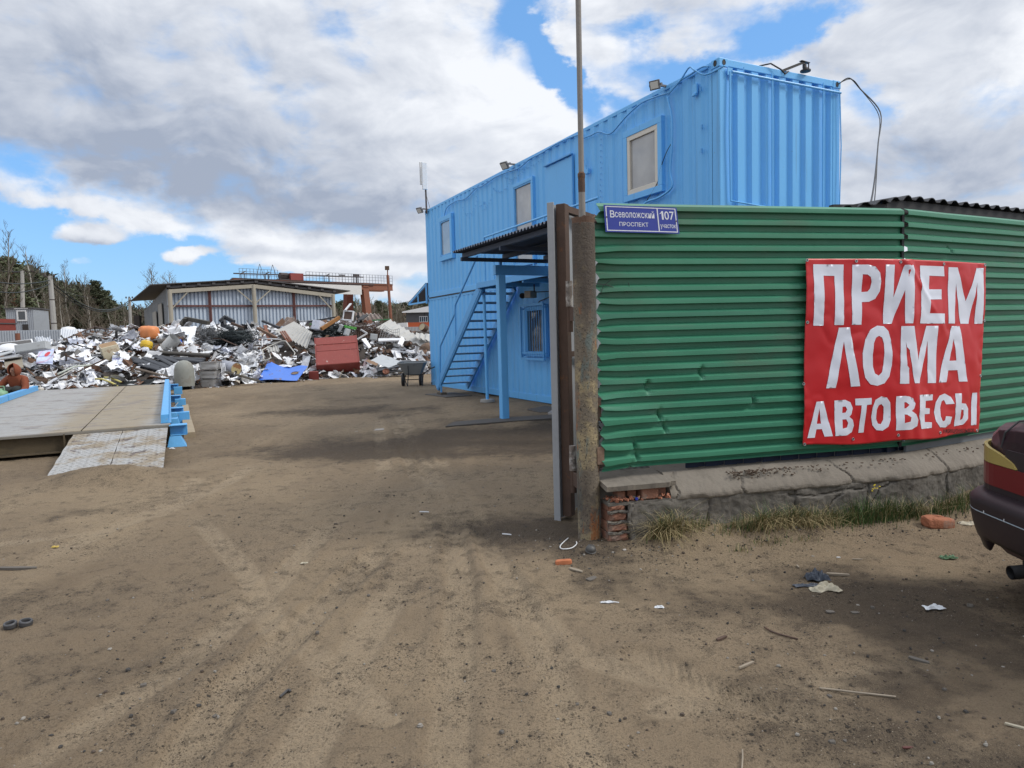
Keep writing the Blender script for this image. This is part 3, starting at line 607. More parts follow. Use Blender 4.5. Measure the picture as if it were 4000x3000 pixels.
KINKS = [(.45, .86, .30), (.49, .77, .30), (.36, 1.07, .2), (.78, 1.15, .3), (.27, .58, .25), (.25, .66, .2), (.22, .49, .2), (1.75, .7, .2), (1.95, .60, .2), (1.2, .93, .2), (3.1, 2.05, .15), (2.95, 1.9, .15)]
def sheet_pt(s, k, ph, seed):
    """one trapezoid rib every PITCHR down the sheet; bent edges and kinks where it was knocked"""
    z = 2.345-k
    prof = np.interp(ph, [0, .16, .23, .54, .60, 1.0], [0, .027, .039, .041, 0, .001])
    wob = (fbm(np.array([s*1.3+seed]), np.array([z*2+seed]), 3)[0]-.5)*.022
    e = s if s < 1.2 else 9
    wob += .05*math.exp(-(e/.22)**2)*math.exp(-((z-.62)/.25)**2)+.03*math.exp(-(e/.3)**2)*math.exp(-((z-.9)/.12)**2)-.02*math.exp(-(e/.12)**2)*math.exp(-((z-1.75)/.2)**2)
    for ks, kz, am in KINKS:
        wob -= am*.075*math.exp(-((s-ks)/.014)**2-((z-kz)/.03)**2); prof *= 1-.9*math.exp(-((s-ks)/.018)**2-((z-kz)/.035)**2)
        if s < ks: wob += am*.03*math.exp(-((z-kz)/.05)**2)*math.exp(-((ks-s)/.3)**2)
    dz = -.012*math.exp(-(e/.10)**2)*math.sin(z*25+1)
    return prof+wob, z+dz
def fence_sheet(parent, s0, s1, ns, seed, label=None):
    phs = [0, .09, .16, .23, .40, .54, .57, .60, .82]; b = MB(); rows = [(i+p)*PITCHR for i in range(NR) for p in phs]+[NR*PITCHR]
    ss = np.unique(np.concatenate([np.linspace(s0, s1, ns)]+[np.linspace(k-.05, k+.05, 9) for k, _, _ in KINKS if s0 < k-.05 and k+.05 < s1]))
    vs = []
    for k in rows:
        ph = (k/PITCHR) % 1
        if k == rows[-1]: ph = .1
        for s in ss:
            edge = .014*math.sin(2*math.pi*(k/PITCHR)+.8)*math.exp(-((s-s0)/.02)**2)+(.05*math.exp(-((k-.25)/.2)**2)-.03+.06*min(k, 1)*.5)*math.exp(-((s-s0)/.05)**2)*(s0 < .5)
            o_, z = sheet_pt(s, k, ph, seed); vs.append(fp(s+edge*(-1 if s0 < .5 else 0), z, o_+.004))
    n = len(ss)
    b.add(vs, [(j*n+i, j*n+i+1, (j+1)*n+i+1, (j+1)*n+i) for j in range(len(rows)-1) for i in range(n-1)])
    o = b.build('sheet', m_green, parent, solid=.0025)
    if label: o['label'] = label
    return o
t = thing('metal_fence', fp(2.5, .5), 'green corrugated sheet fence with dented lower left corner on a concrete plinth', 'fence')
fence_sheet(t, 0.0, 2.488, 130, 2.); fence_sheet(t, 2.512, 5.6, 110, 7.)
b = MB(); b.bar(fp(2.498, .5, -.012), fp(2.498, 2.33, -.012), .07, .02, up=fdir(0)); b.build('gap_backing', m_black, t)  # black strip added behind the sheet joint to darken its gap
m_rust = mat('brown rusty steel', (.085, .052, .038), .85, 0, .35, 8, [((.22, .10, .045), 14, .58, .15, .6), ((.05, .04, .035), 6, .55, .2, .5)], bump=.4, bs=90)
b = MB()
for z in (1.05, .62, 2.0): b.box(fp(2.8, z, -.05), (5.6, .06, .06), (fdir(0), V(-fdir(0)[1], fdir(0)[0], 0), UP)) if False else b.bar(fp(.02, z, -.035), fp(2.49, z, -.035), .04, .04)
for z in (1.05, .62, 2.0): b.bar(fp(2.53, z, -.035), fp(5.6, z, -.035), .04, .04)
b.build('rail', m_rust, t)
b = MB()
b.box(fp(-.02, .61, .035), (.05, .10, .12), (fdir(0), V(-fdir(0)[1], fdir(0)[0], 0), UP)); b.build('bracket', mat('scaly rust', (.20, .13, .09), .9, 0, .4, 20, [((.30, .24, .18), 16, .5, .2, .7)], bump=.5), t)
b = MB(); b.box(fp(-.03, .93, .01), (.06, .09, .16), (fdir(0), V(-fdir(0)[1], fdir(0)[0], 0), UP)); b.build('bracket', m_rust, t); b = MB(); b.box(fp(-.03, 1.5, -.01), (.05, .05, .12), (fdir(0), V(-fdir(0)[1], fdir(0)[0], 0), UP)); b.build('bracket', m_rust, t)
b = MB(); b.tube([fp(-.02, 1.80, .02), fp(.07, 1.785, .03), fp(.22, 1.735, .035), fp(.235, 1.76, .035), fp(.222, 1.80, .035)], .0022, 5); b.tube([fp(.10, 1.82, .03), fp(.04, 1.78, .03), fp(.02, 1.72, .03)], .002, 5)
q = [fp(-.02+.03*math.sin(k*1.9), .86-.012*k+.02*math.cos(k*2.3), .03+.015*math.sin(k)) for k in range(9)]; b.tube(q, .004, 5); b.build('tie_wire', m_black, t)
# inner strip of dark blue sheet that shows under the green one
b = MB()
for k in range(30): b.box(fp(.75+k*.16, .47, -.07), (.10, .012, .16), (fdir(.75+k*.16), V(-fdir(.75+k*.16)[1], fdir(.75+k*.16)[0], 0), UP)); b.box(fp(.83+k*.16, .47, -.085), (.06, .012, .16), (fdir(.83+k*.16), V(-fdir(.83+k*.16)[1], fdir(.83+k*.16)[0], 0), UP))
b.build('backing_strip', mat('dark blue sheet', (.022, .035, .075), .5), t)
b = MB(); b.bar(fp(2.6, .475, -.01), fp(5.4, .475, -.01), .02, .065)
b.build('sill_strip', mat('dull grey strip', (.16, .18, .20), .6, 0, .2, 6), t)
# ------------------------------------------------------------ concrete plinth with broken brick end
m_conc = mat('weathered concrete', (.125, .113, .097), .93, 0, .3, 2.2, [((.062, .057, .05), 4.5, .5, .22, .8), ((.19, .172, .145), 9, .56, .15, .7), ((.04, .036, .032), 26, .64, .06, .6)], bump=.7, bs=28)
m_cope = mat('dusty coping concrete', (.185, .162, .133), .93, 0, .25, 2.5, [((.115, .10, .082), 6, .54, .2, .7), ((.24, .212, .175), 10, .6, .15, .5)], bump=.5, bs=36)
m_brick = mat('old brick', (.27, .125, .08), .92, 0, .3, 12, [((.21, .16, .13), 9, .48, .2, .85), ((.50, .13, .055), 5, .68, .05, .9)], bump=.7, bs=60, rand=.25)
t = thing('plinth_wall', fp(2.5, 0), 'low concrete plinth wall under the green fence, its left end broken open to brick', 'wall')
FOOT_CR = [[(.765, -.1), (.775, .05), (.762, .14), (.775, .215), (.77, .27)], [(1.44, -.1), (1.47, .1), (1.455, .27)], [(1.40, .235), (1.62, .215), (1.85, .238), (2.06, .225)], [(2.08, -.1), (2.07, .12), (2.10, .27)], [(2.12, .12), (2.2, .22), (2.34, .275)], [(1.7, .02), (1.78, .16), (1.86, .22)], [(2.9, -.1), (2.88, .27)], [(3.7, -.1), (3.72, .27)]]
COPE_CR = [[(1.05, .27), (1.02, .33), (1.05, .38), (.99, .46)], [(1.05, .38), (1.2, .40), (1.33, .46)], [(1.98, .26), (1.94, .33), (1.86, .40), (1.83, .46)], [(.50, .26), (.53, .33), (.50, .40), (.58, .46)], [(2.9, .26), (2.86, .46)], [(3.8, .26), (3.83, .46)]]
def worn(s0, s1, z0, z1, front, cracks, name, m, seed, rough):
    """one continuous worn concrete face: front(s, z) is how far it stands out; cracks are cut in"""
    nu, nv = int((s1-s0)/.0105), int((z1-z0)/.0105); S, Z_ = np.meshgrid(np.linspace(s0, s1, nu), np.linspace(z0, z1, nv))
    Oo = front(S, Z_)+(fbm(S*4+seed, Z_*5+seed, 4)-.5)*2*rough+(fbm(S*22+seed, Z_*22, 3)-.5)*rough*.7
    for cr in cracks:
        d, al, sg = polyd(S+(fbm(S*14, Z_*14+seed, 3)-.5)*.035, Z_+(fbm(S*14+9, Z_*14, 3)-.5)*.03, cr); Oo -= .018*np.exp(-(d/.0062)**2); Oo += .003*sg*np.exp(-(d/.09)**2)
    b = MB(); b.add([fp(x, z, o) for x, z, o in zip(S.ravel(), Z_.ravel(), Oo.ravel())], [(j*nu+i, j*nu+i+1, (j+1)*nu+i+1, (j+1)*nu+i) for j in range(nv-1) for i in range(nu-1)])
    b.add([fp(x, z1, o) for x, o in zip(S[-1], Oo[-1])]+[fp(x, z1+.004, -.22) for x in S[-1]], [(i, i+1, nu+i+1, nu+i) for i in range(nu-1)])
    for ii in (0, nu-1): b.add([fp(S[j, ii], Z_[j, ii], Oo[j, ii]) for j in range(nv)]+[fp(S[j, ii], Z_[j, ii], -.22) for j in range(nv)], [(j, j+1, nv+j+1, nv+j) for j in range(nv-1)])
    return b.build(name, m, parent=t)
worn(.16, 5.4, -.10, .283, lambda s, z: .163+0*s-.006*np.exp(-((z-.283)/.010)**2), FOOT_CR, 'footing', m_conc, 3.3, .020)
worn(.47, 5.4, .272, .445, lambda s, z: .170-.15*np.clip((z-.30)/.145, 0, 1)**1.5-.008*np.exp(-((z-.272)/.008)**2)+(fbm(s*9, s*0+3, 3)-.5)*.02*np.exp(-((z-.272)/.03)**2), COPE_CR, 'coping', m_cope, 8.1, .015)
# cracked left coping slab lying over the broken gap
b = MB()
def cope_left(u, v):
    s = -.02+.53*u; w_ = (vn(np.array([s*30]), np.array([v*3+4.]))[0]-.5)
    return fp(s, .395+.04*v+.006*w_, .185-.33*v+w_*.02*(v < .2)-.03*(u > .9)*(v < .3))
b.grid(cope_left, 26, 6); b.build('coping', m_cope, t, solid=.035)
b = MB(); b.box(fp(.2, .13, -.03), (.34, .24, .30), (fdir(0), V(-fdir(0)[1], fdir(0)[0], 0), UP)); b.box(fp(.08, .335, -.08), (.2, .2, .14), (fdir(0), V(-fdir(0)[1], fdir(0)[0], 0), UP)); b.build('mortar_core', m_conc, t)
fx = (fdir(0), V(-fdir(0)[1], fdir(0)[0], 0), UP); rb = random.Random(4)
for i, (s, z, wd, hh) in enumerate(((.075, .045, .145, .062), (.075, .118, .140, .066), (.075, .192, .135, .066), (.068, .256, .12, .052))):
    b = MB(); b.grid(lambda u, v: fp(s+(u-.5)*wd, z+(v-.5)*hh, .135+.012*rb.random()+(0.02 if .1 < u < .9 and .1 < v < .9 else 0)), 8, 5); b.box(fp(s, z, .06), (wd, .14, hh), fx); b.build('brick', m_brick, t)
for i in range(4):
    b = MB(); z = .005+i*.074; b.grid(lambda u, v: fp(-.005+.165*u, z+.016*(v-.5)+.004*math.sin(u*9+i), .15+.01*rb.random()), 12, 3); b.build('mortar_joint', m_conc, t, solid=.02)
b = MB(); b.grid(lambda u, v: fp(.145+.03*u+.012*math.sin(v*7), -.02+.30*v, .165+.012*rb.random()), 4, 14); b.build('render_edge', m_conc, t, solid=.03)
for i, (s, z, o, wd, dz) in enumerate(((.115, .33, .06, .06, .06), (.2, .335, .04, .07, .05), (.31, .34, .10, .13, .085), (.41, .335, .05, .09, .08))):
    b = MB(); b.box(fp(s, z, o), (wd, .12, dz), (fdir(0)*.97+UP*.1*(i-1.5)*.4, fx[1], UP)); b.build('brick', m_brick, t, bevel=.008)
b = MB(); b.add([fp(0, .28, .16), fp(.47, .28, .17), fp(.47, .285, -.1), fp(0, .285, -.1)], [(0, 1, 2, 3)]); b.build('mortar_bed', m_conc, t, solid=.02)
# rubble in the gap: crumbs too many to count
b = MB()
for k in range(170):
    p = fp(.01+.45*rb.random(), .295+.02*rb.random(), .16-.17*rb.random()**1.5); s_ = .006+.016*rb.random()**2
    a_ = V(rb.random()-.5, rb.random()-.5, rb.random()-.5); a_ /= np.linalg.norm(a_); c_ = np.cross(a_, V(.3, .5, .8)); c_ /= np.linalg.norm(c_)
    b.box(p, (s_*(1+rb.random()), s_, s_*.6), (a_, c_, np.cross(a_, c_)), 0 if rb.random() < .7 else 1)
o = tag(b.build('brick_rubble', [mat('brick crumbs', (.36, .15, .09), .95, 0, .4, 40), m_cope]), None, kind='stuff')
b = MB(); b.lathe(fp(.205, .31, .17), [(.0001, 0), (.011, 0), (.011, .008), (.0001, .008)], 12, (fdir(0), UP, fx[1])); tag(b.build('bottle_cap', mat('blue cap', (.02, .04, .30), .4)), 'tiny dark blue bottle cap among the brick rubble of the plinth', 'cap')
# dirt crumbs along the coping
b = MB()
for k in range(260):
    s = .95+abs(rb.gauss(0, .35)) if k % 3 else 1.1+rb.random()*3; z = .40+.02*rb.random(); b.box(fp(s, .425-.05*rb.random()**2, .06+.07*rb.random()), (.004+.014*rb.random()**2, .006+.01*rb.random(), .006), fx)
tag(b.build('soil_crumbs', mat('soil crumbs', (.10, .068, .048), .95)), None, kind='stuff')
# ------------------------------------------------------------ column, mast, gate leaf
def pipe_extra(t, vec, c):  # pale yellow paint left on the lower half, oil-dark streaks above
    x, y, z = sep(t, vec); n = noise(t, vec, 3.2, 7, .65); lo = z.step(1.55, .25) if False else 1.-z.step(.3, 1.5)
    mp = t.nodes.new('ShaderNodeMapping'); mp.inputs['Scale'].default_value = (1, 1, .3); t.links.new(vec, mp.inputs[0]); n2_ = noise(t, mp.outputs[0], 7., 7, .68)
    mp2 = t.nodes.new('ShaderNodeMapping'); mp2.inputs['Location'].default_value = (3, 7, 1); mp2.inputs['Scale'].default_value = (1, 1, .35); t.links.new(vec, mp2.inputs[0]); n3 = noise(t, mp2.outputs[0], 5., 7, .66)
    c = mixc(t, (n+lo*.10).step(.54, .64)*.85, c, (.33, .265, .15)); c = mixc(t, n3.step(.52, .60)*.85, c, (.12, .155, .145)); c = mixc(t, (n2_+lo*.03).step(.57, .63)*.85, c, (.30, .105, .028))
    c = mixc(t, noise(t, vec, 75., 3, .6).step(.58, .63)*.9, c, (.045, .036, .03)); c = mixc(t, (n2_*.5+n3*.5-lo*.04).step(.52, .57)*.0, c, (.05, .04, .035))
    return mixc(t, (noise(t, mp2.outputs[0], 2.2, 5, .6)+z*.05).step(.55, .66)*.75, c, (.060, .047, .040))
m_pipe = mat('flaking painted pipe', (.155, .128, .095), .85, 0, .3, 6, bump=.8, bs=70, extra=pipe_extra, fine=.3)
cx, cy = .515, 4.765
t = thing('gate_column', (cx, cy, 0), 'thick rusty pipe column with flaking yellow paint at the fence corner', 'column')
b = MB(); b.lathe((cx, cy, 0), [(.0785, -.12), (.0785, 2.20), (.070, 2.215), (.060, 2.215), (.058, 2.1), (.0001, 2.1)], 40); b.build('pipe', m_pipe, t, smooth=False)
b = MB()
for k in range(18):
    q0, q1 = -.6+k*.2, -.6+(k+1)*.2
    hh_ = lambda i: .012+.05*float(vn(np.array([i*.55+3.]), np.array([2.7]))[0])*(.4+.6*(math.sin(i*.35)**2)); h0 = hh_(k); h1 = hh_(k+1)
    f_ = lambda q, r, z: V(cx+r*math.cos(q), cy+r*math.sin(q), z)
    if k < 14 or True: b.add([f_(q0-2.4, .074, 2.20), f_(q1-2.4, .074, 2.20), f_(q1-2.4, .080, 2.215+h1), f_(q0-2.4, .080, 2.215+h0)], [(0, 1, 2, 3)])
b.build('torn_rim', mat('torn rusty rim', (.14, .085, .06), .85, 0, .4, 12, bump=.5), t, solid=.005)
tag(b.build('x', m_rust), None) if False else None
t = thing('steel_mast', (.535, 5.0, 0), 'thin grey pipe mast rising high behind the rusty column', 'mast')
m_mast = mat('weathered mast paint', (.225, .21, .195), .75, 0, .2, 5, [((.15, .09, .055), 9, .58, .12, .6, (1, 1, .3))], bump=.2)
b = MB(); b.tube([(.535, 5.0, 0), (.535, 5.0, 2.58)], .024, 14); b.tube([(.535, 5.0, 2.58), (.540, 5.0, 5.2)], .0195, 14); b.build('pipe', m_mast, t, smooth=False)
b = MB(); b.lathe((.535, 5.0, 2.56), [(.0255, 0), (.027, .01), (.027, .03), (.02, .04)], 16); b.lathe((.535, 5.0, 2.46), [(.0245, 0), (.0255, .05), (.0245, .1)], 16); b.build('pipe_joint', m_rust, t)
m_grey = mat('grey gate sheet', (.30, .315, .335), .5, 0, .15, 2, [((.16, .15, .145), 6, .6, .15, .5, (1, 1, .3))], bump=.05)
t = thing('gate_leaf', (.40, 5.27, 0), 'grey sheet gate leaf on a rusty frame, swung open behind the column', 'gate')
GD = V(.50, .866, 0); GN = V(-.866, .5, 0); gp = lambda s, o, z: V(.415, 5.27, 0)+GD*s+GN*o+UP*z
gx = (GD, GN, UP)
b = MB(); b.box(gp(.0, 0, 1.24), (.075, .075, 2.38), gx); b.build('frame_post', m_rust, t, bevel=.006)
b = MB(); b.box(gp(1.3, 0, 2.40), (2.5, .05, .05), gx); b.box(gp(1.3, 0, .34), (2.5, .05, .05), gx); b.box(gp(1.3, 0, 1.3), (2.5, .04, .04), gx); b.box(gp(2.55, 0, 1.24), (.05, .05, 2.38), gx); b.bar(gp(.05, -.0, .36), gp(2.5, 0, 1.28), .03, .03); b.build('frame_rail', m_rust, t)
def gsheet(u, v):
    s = -.07+2.65*u; ph = (u*14) % 1; h = .022*np.clip(abs(ph-.5)*5-.7, 0, 1); return gp(s, .055+h, .03+2.40*v)
b = MB(); b.grid(gsheet, 14*10+1, 2); b.build('sheet', m_grey, t, solid=.004)
b = MB(); b.box(gp(-.075, .062, 1.23), (.012, .055, 2.42), gx); b.build('edge_trim', m_grey, t, bevel=.003)
m_hinge = mat('peeling hinge', (.20, .17, .15), .8, 0, .4, 12, [((.55, .53, .50), 10, .5, .12, .8), ((.05, .045, .04), 14, .55, .1, .7)], bump=.4)
for z, zz in ((1.66, 1.47), (.42, .25)):
    b = MB(); b.tube([(.445, 5.18, z), (.445, 5.18, z+.19)], .026, 14); h = b.build('hinge', m_hinge, t)
    b = MB(); b.tube([(.447, 5.18, zz), (.447, 5.18, z-.003)], .024, 14); b.bar((.447, 5.18, z-.06), (.5, 4.85, z-.06), .015, .10); b.build('hinge_pin', m_rust, h)
# ------------------------------------------------------------ dark roof behind the fence
t = thing('shed_roof', (5.4, 6.4, 2.4), 'black corrugated shed roof behind the green fence', 'roof')
def roofz(s, v):  # front eave just over the fence top, rising away from the road
    p = fp(s, 0, -.10-1.9*v); ph = (s*6.2) % 1; h = .03*np.clip(abs(ph-.5)*5-.75, 0, 1)
    zf = 2.352+.12*np.clip((s-1.95)/.8, 0, 1); return p+UP*(zf+.03*v+h-.02)
b = MB(); b.grid(lambda u, v: roofz(1.75+4.4*u, v), 190, 3); b.build('roof_sheet', mat('black roof sheet', (.022, .022, .026), .55), t, solid=.006)
b = MB(); b.bar(fp(2.0, 2.36, -.16), fp(2.48, 2.37, -.16), .05, .07); b.bar(fp(2.52, 2.40, -.16), fp(6.0, 2.40, -.16), .05, .09); b.build('fascia', m_black, t)
b = MB()
for s in (2.2, 5.9):
    for o_ in (-.3, -1.8): b.tube([fp(s, 0, o_), fp(s, 2.38, o_)], .03, 8)
b.build('post', m_rust, t)
# ------------------------------------------------------------ lettering
def text_geo(s, bold=.0):
    cu = bpy.data.curves.new('tmp', 'FONT'); cu.body = s; cu.offset = bold; cu.resolution_u = 3
    o = bpy.data.objects.new('tmp', cu); C.objects.link(o); bpy.context.view_layer.update()
    me = o.evaluated_get(bpy.context.evaluated_depsgraph_get()).to_mesh()
    v = np.array([p.co[:2] for p in me.vertices]); f = [tuple(p.vertices) for p in me.polygons]
    bpy.data.objects.remove(o); bpy.data.curves.remove(cu)
    v -= v.min(0); return v, f
def put_text(mb, s, box, place, bold=.0, off=0.):
    """letters stretched into box (x0, y0, x1, y1), placed by place(x, y, off)"""
    v, f = text_geo(s, bold); k = v.max(0); x0, y0, x1, y1 = box
    mb.add([place(x0+(x1-x0)*p[0]/k[0], y0+(y1-y0)*p[1]/k[1], off) for p in v], f)
# address sign
m_sblue = mat('sign blue', (.035, .055, .33), .35, 0, .06); m_swhite = mat('sign white', (.72, .74, .80), .4, 0, .04)
SO = [funp(*p, off=.062) for p in ((2357, 800), (2640, 812), (2652, 914), (2365, 906))]
def splace(x, y, off=0.):   # 0..1 across the plate, y up
    tl, tr, br, bl = [np.array(q) for q in SO]; p = (tl*(1-x)+tr*x)*y+(bl*(1-x)+br*x)*(1-y); return fp(p[0], p[1], .064+off+.006*math.sin(x*2))
t = thing('street_sign', splace(.5, .5), 'blue and white street name plate at the top left of the green fence', 'sign')
b = MB(); b.grid(lambda u, v: splace(u, v), 12, 3); b.build('plate', m_sblue, t, solid=.004)
b = MB(); e = .003
def srect(x0, y0, x1, y1): b.grid(lambda u, v: splace(x0+(x1-x0)*u, y0+(y1-y0)*v, e), 12, 2)
srect(.02, .925, .98, .955); srect(.02, .045, .98, .08); srect(.02, .08, .033, .925); srect(.967, .08, .98, .925); srect(.715, .08, .730, .925)
b.build('border', m_swhite, t)
b = MB(); put_text(b, 'В', (.075, .54, .135, .80), splace, .012, .003); put_text(b, 'СЕВОЛОЖСКИЙ'.lower(), (.14, .55, .675, .82), splace, .006, .003); b.build('lettering', m_swhite, t); b = MB(); put_text(b, 'ПРОСПЕКТ', (.19, .23, .58, .385), splace, .006, .003); b.build('lettering', m_swhite, t); b = MB(); b.add([splace(*q, .003) for q in ((.752, .72), (.780, .84), (.802, .84), (.802, .52), (.777, .52), (.777, .765), (.752, .755-.0))], [(0, 1, 2, 3, 4, 5, 6)]); put_text(b, '07', (.815, .52, .95, .84), splace, .008, .003); b.build('lettering', m_swhite, t); b = MB(); put_text(b, 'участок', (.745, .155, .96, .345), splace, .005, .003)
b.build('lettering', m_swhite, t)
b = MB()
for x, y in ((.027, .55), (.975, .48)): b.lathe(splace(x, y, .004), [(.0001, .003), (.004, .003), (.005, 0)], 10, (fdir(0), UP, V(fdir(0)[1], -fdir(0)[0], 0)))
b.build('screw', m_rust, t)
# red banner
m_red = mat('red banner vinyl', (.52, .018, .022), .38, 0, .07, 1.5, fine=.02, bump=.0)
m_bwhite = mat('white banner print', (.70, .73, .82), .4, 0, .04, 3, fine=.02)
BC = [np.array(funp(*p, off=.076)) for p in ((3150, 1010), (3853, 1029), (3821, 1688), (3138, 1742))]
def bwave(s, z):
    # creases: pinned at the eyelets, slack between them, a fold at the sheet joint
    a = (fbm(np.array([s*3.1+3]), np.array([z*2.6+9]), 3)[0]-.5)*.028
    a += .007*math.sin((s*7+z*9))*math.exp(-((z-1.75)/.35)**2)+.006*math.sin(s*12-z*13)*math.exp(-((z-.72)/.2)**2)
    a += .010*math.exp(-((s-SJ-(1.97-z)*.10)/.05)**2)-.006*math.exp(-((s-SJ+.06+(1.97-z)*.15)/.06)**2)
    a += .010*abs(vn(np.array([s*9+z*4]), np.array([z*9-s*3]))[0]-.5)
    a += .012*math.exp(-(abs((s-SJ)*.9-(1.9-z)*.8)/.03)**2)*math.exp(-((z-1.8)/.25)**2)
    return a
def bplace_sz(s, z, off=0.): return fp(s, z, .076+max(bwave(s, z), -.008)+off)
def buv(u, v):
    p = (BC[0]*(1-u)+BC[1]*u)*v+(BC[3]*(1-u)+BC[2]*u)*(1-v); z = p[1]
    if v < .02: z += .012*math.sin(u*15+1)*.7
    return p[0], z
t = thing('red_banner', fp(2.6, 1.2, .05), 'big red vinyl banner with white Cyrillic lettering hung on the green fence', 'banner')
b = MB(); b.grid(lambda u, v: bplace_sz(*buv(u, v)), 161, 121); b.build('cloth', m_red, t, smooth=True, solid=.0015)
b = MB(); w_ = .022
G8 = 1000/2074
GL = {  # outlines in the plane of the cloth, read off the photograph (then holes)
 'first_line': [[[(370,170),(613,173),(608,663),(533,663),(540,265),(452,262),(445,668),(367,668)]],
   [[(682,175),(800,174),(860,190),(897,240),(908,310),(900,390),(868,450),(820,474),(757,477),(752,660),(672,661)], [(762,252),(800,254),(825,275),(834,315),(826,365),(805,392),(757,396)]],
   [[(943,175),(1018,175),(1012,440),(1105,176),(1176,177),(1166,649),(1108,649),(1104,380),(1004,652),(933,653)]],
   [[(1240,180),(1427,187),(1432,268),(1312,262),(1309,374),(1406,374),(1405,454),(1307,456),(1304,568),(1423,570),(1420,651),(1228,650)]],
   [[(1464,194),(1534,197),(1607,470),(1690,200),(1748,202),(1736,652),(1675,652),(1688,320),(1628,652),(1563,652),(1526,325),(1510,651),(1452,650)]]],
 'second_line': [[[(570,684),(658,682),(744,1158),(672,1162),(612,795),(548,1172),(469,1176)]],
   [[(880,668),(935,672),(975,710),(998,780),(1006,880),(1002,990),(980,1080),(940,1135),(880,1155),(825,1143),(785,1090),(764,1000),(764,890),(785,780),(825,700)], [(895,750),(920,765),(935,810),(941,890),(936,980),(920,1045),(893,1073),(862,1055),(847,1000),(843,900),(852,810),(870,765)]],
   [[(1078,672),(1175,671),(1213,950),(1280,670),(1367,670),(1356,1132),(1292,1133),(1295,790),(1226,1134),(1186,1134),(1136,800),(1146,1138),(1066,1138)]],
   [[(1480,671),(1551,671),(1612,1120),(1545,1121),(1531,1028),(1461,1030),(1440,1126),(1376,1128)], [(1502,770),(1522,950),(1466,953)]]],
 'third_line': [[[(391,1284),(450,1280),(520,1562),(453,1566),(436,1506),(395,1508),(380,1576),(322,1580)], [(416,1335),(432,1462),(398,1464)]],
   [[(540,1275),(628,1269),(668,1290),(684,1335),(672,1385),(655,1405),(682,1430),(692,1478),(678,1530),(635,1556),(541,1562)], [(604,1325),(628,1323),(640,1345),(628,1372),(602,1376)], [(602,1428),(632,1426),(645,1455),(636,1492),(600,1502)]],
   [[(704,1259),(833,1253),(831,1305),(794,1310),(778,1534),(733,1537),(752,1312),(706,1313)]],
   [[(915,1240),(960,1250),(988,1290),(995,1355),(990,1430),(970,1485),(925,1518),(880,1515),(850,1475),(837,1410),(842,1330),(865,1268)], [(918,1303),(938,1325),(941,1375),(935,1430),(915,1466),(893,1462),(880,1420),(882,1350),(897,1312)]],
   [[(1037,1240),(1130,1236),(1172,1255),(1186,1300),(1176,1340),(1158,1358),(1190,1385),(1206,1430),(1200,1480),(1165,1508),(1030,1516)], [(1103,1288),(1135,1287),(1143,1310),(1132,1335),(1101,1338)], [(1100,1386),(1136,1386),(1152,1410),(1145,1445),(1098,1457)]],
   [[(1218,1228),(1333,1224),(1330,1272),(1272,1276),(1270,1335),(1310,1338),(1307,1382),(1268,1385),(1265,1448),(1320,1450),(1317,1495),(1232,1505),(1213,1400)]],
   [[(1500,1300),(1480,1245),(1430,1217),(1385,1235),(1355,1290),(1343,1370),(1352,1440),(1385,1490),(1430,1492),(1470,1460),(1482,1405),(1430,1400),(1422,1435),(1405,1442),(1392,1400),(1392,1330),(1405,1280),(1425,1270),(1440,1305)]],
   [[(1512,1217),(1563,1216),(1559,1296),(1600,1300),(1622,1340),(1615,1420),(1580,1468),(1508,1484)], [(1560,1345),(1580,1350),(1583,1390),(1572,1425),(1556,1432)]],
   [[(1655,1212),(1697,1210),(1680,1472),(1638,1474)]]]}
from mathutils.geometry import delaunay_2d_cdt
def cdt(outline, holes, step=.02):
    """triangles of an outline with holes, with inner points so that it drapes over the folds"""
    vs = []; ed = []
    for lp in [outline]+holes:
        dense = []
        for i in range(len(lp)):
            a, c = np.array(lp[i]), np.array(lp[(i+1) % len(lp)]); n = max(1, int(np.linalg.norm(c-a)/step)); dense += [a+(c-a)*k/n for k in range(n)]
        b0 = len(vs); vs += dense; ed += [(b0+i, b0+(i+1) % len(dense)) for i in range(len(dense))]
    def inside(p, lp):
        c = False
        for i in range(len(lp)):
            a, d = lp[i], lp[i-1]
            if (a[1] > p[1]) != (d[1] > p[1]) and p[0] < (d[0]-a[0])*(p[1]-a[1])/(d[1]-a[1])+a[0]: c = not c
        return c
    lo, hi = np.min(outline, 0), np.max(outline, 0)
    for x in np.arange(lo[0]+step/2, hi[0], step):
        for y in np.arange(lo[1]+step/2, hi[1], step):
            if inside((x, y), outline) and not any(inside((x, y), h) for h in holes): vs.append(np.array([x, y]))
    r_ = delaunay_2d_cdt([Vector(v) for v in vs], ed, [], 0, 1e-6)
    ov = [tuple(v) for v in r_[0]]; fs = []
    for f in r_[2]:
        c = np.mean([ov[i] for i in f], 0)
        if inside(c, outline) and not any(inside(c, h) for h in holes): fs.append(tuple(f))
    return ov, fs
for nm, letters in GL.items():
    b = MB()
    for lt in letters:
        loops = [[funp(3000+x*G8, 950+y*G8, .078) for x, y in lp] for lp in lt]
        vs, fs = cdt(loops[0], loops[1:]); b.add([bplace_sz(s, z, .0027) for s, z in vs], fs)
    b.build('lettering', m_bwhite, t, smooth=True)
b = MB(); c0 = funp(3000+1412*G8, 950+1547*G8, .078); c1 = funp(3000+1668*G8, 950+1500*G8, .078); sl = (funp(3000+1668*G8, 950+1540*G8, .078)[1]-c0[1])/(c1[0]-c0[0])
put_text(b, 'ИНФОРМАЦИОННАЯ ВЫВЕСКА', (c0[0], c0[1], c1[0], c0[1]+.043), lambda x, y, o: bplace_sz(x, y+(x-c0[0])*sl, o), .008, .003); b.build('fine_print', m_black, t)
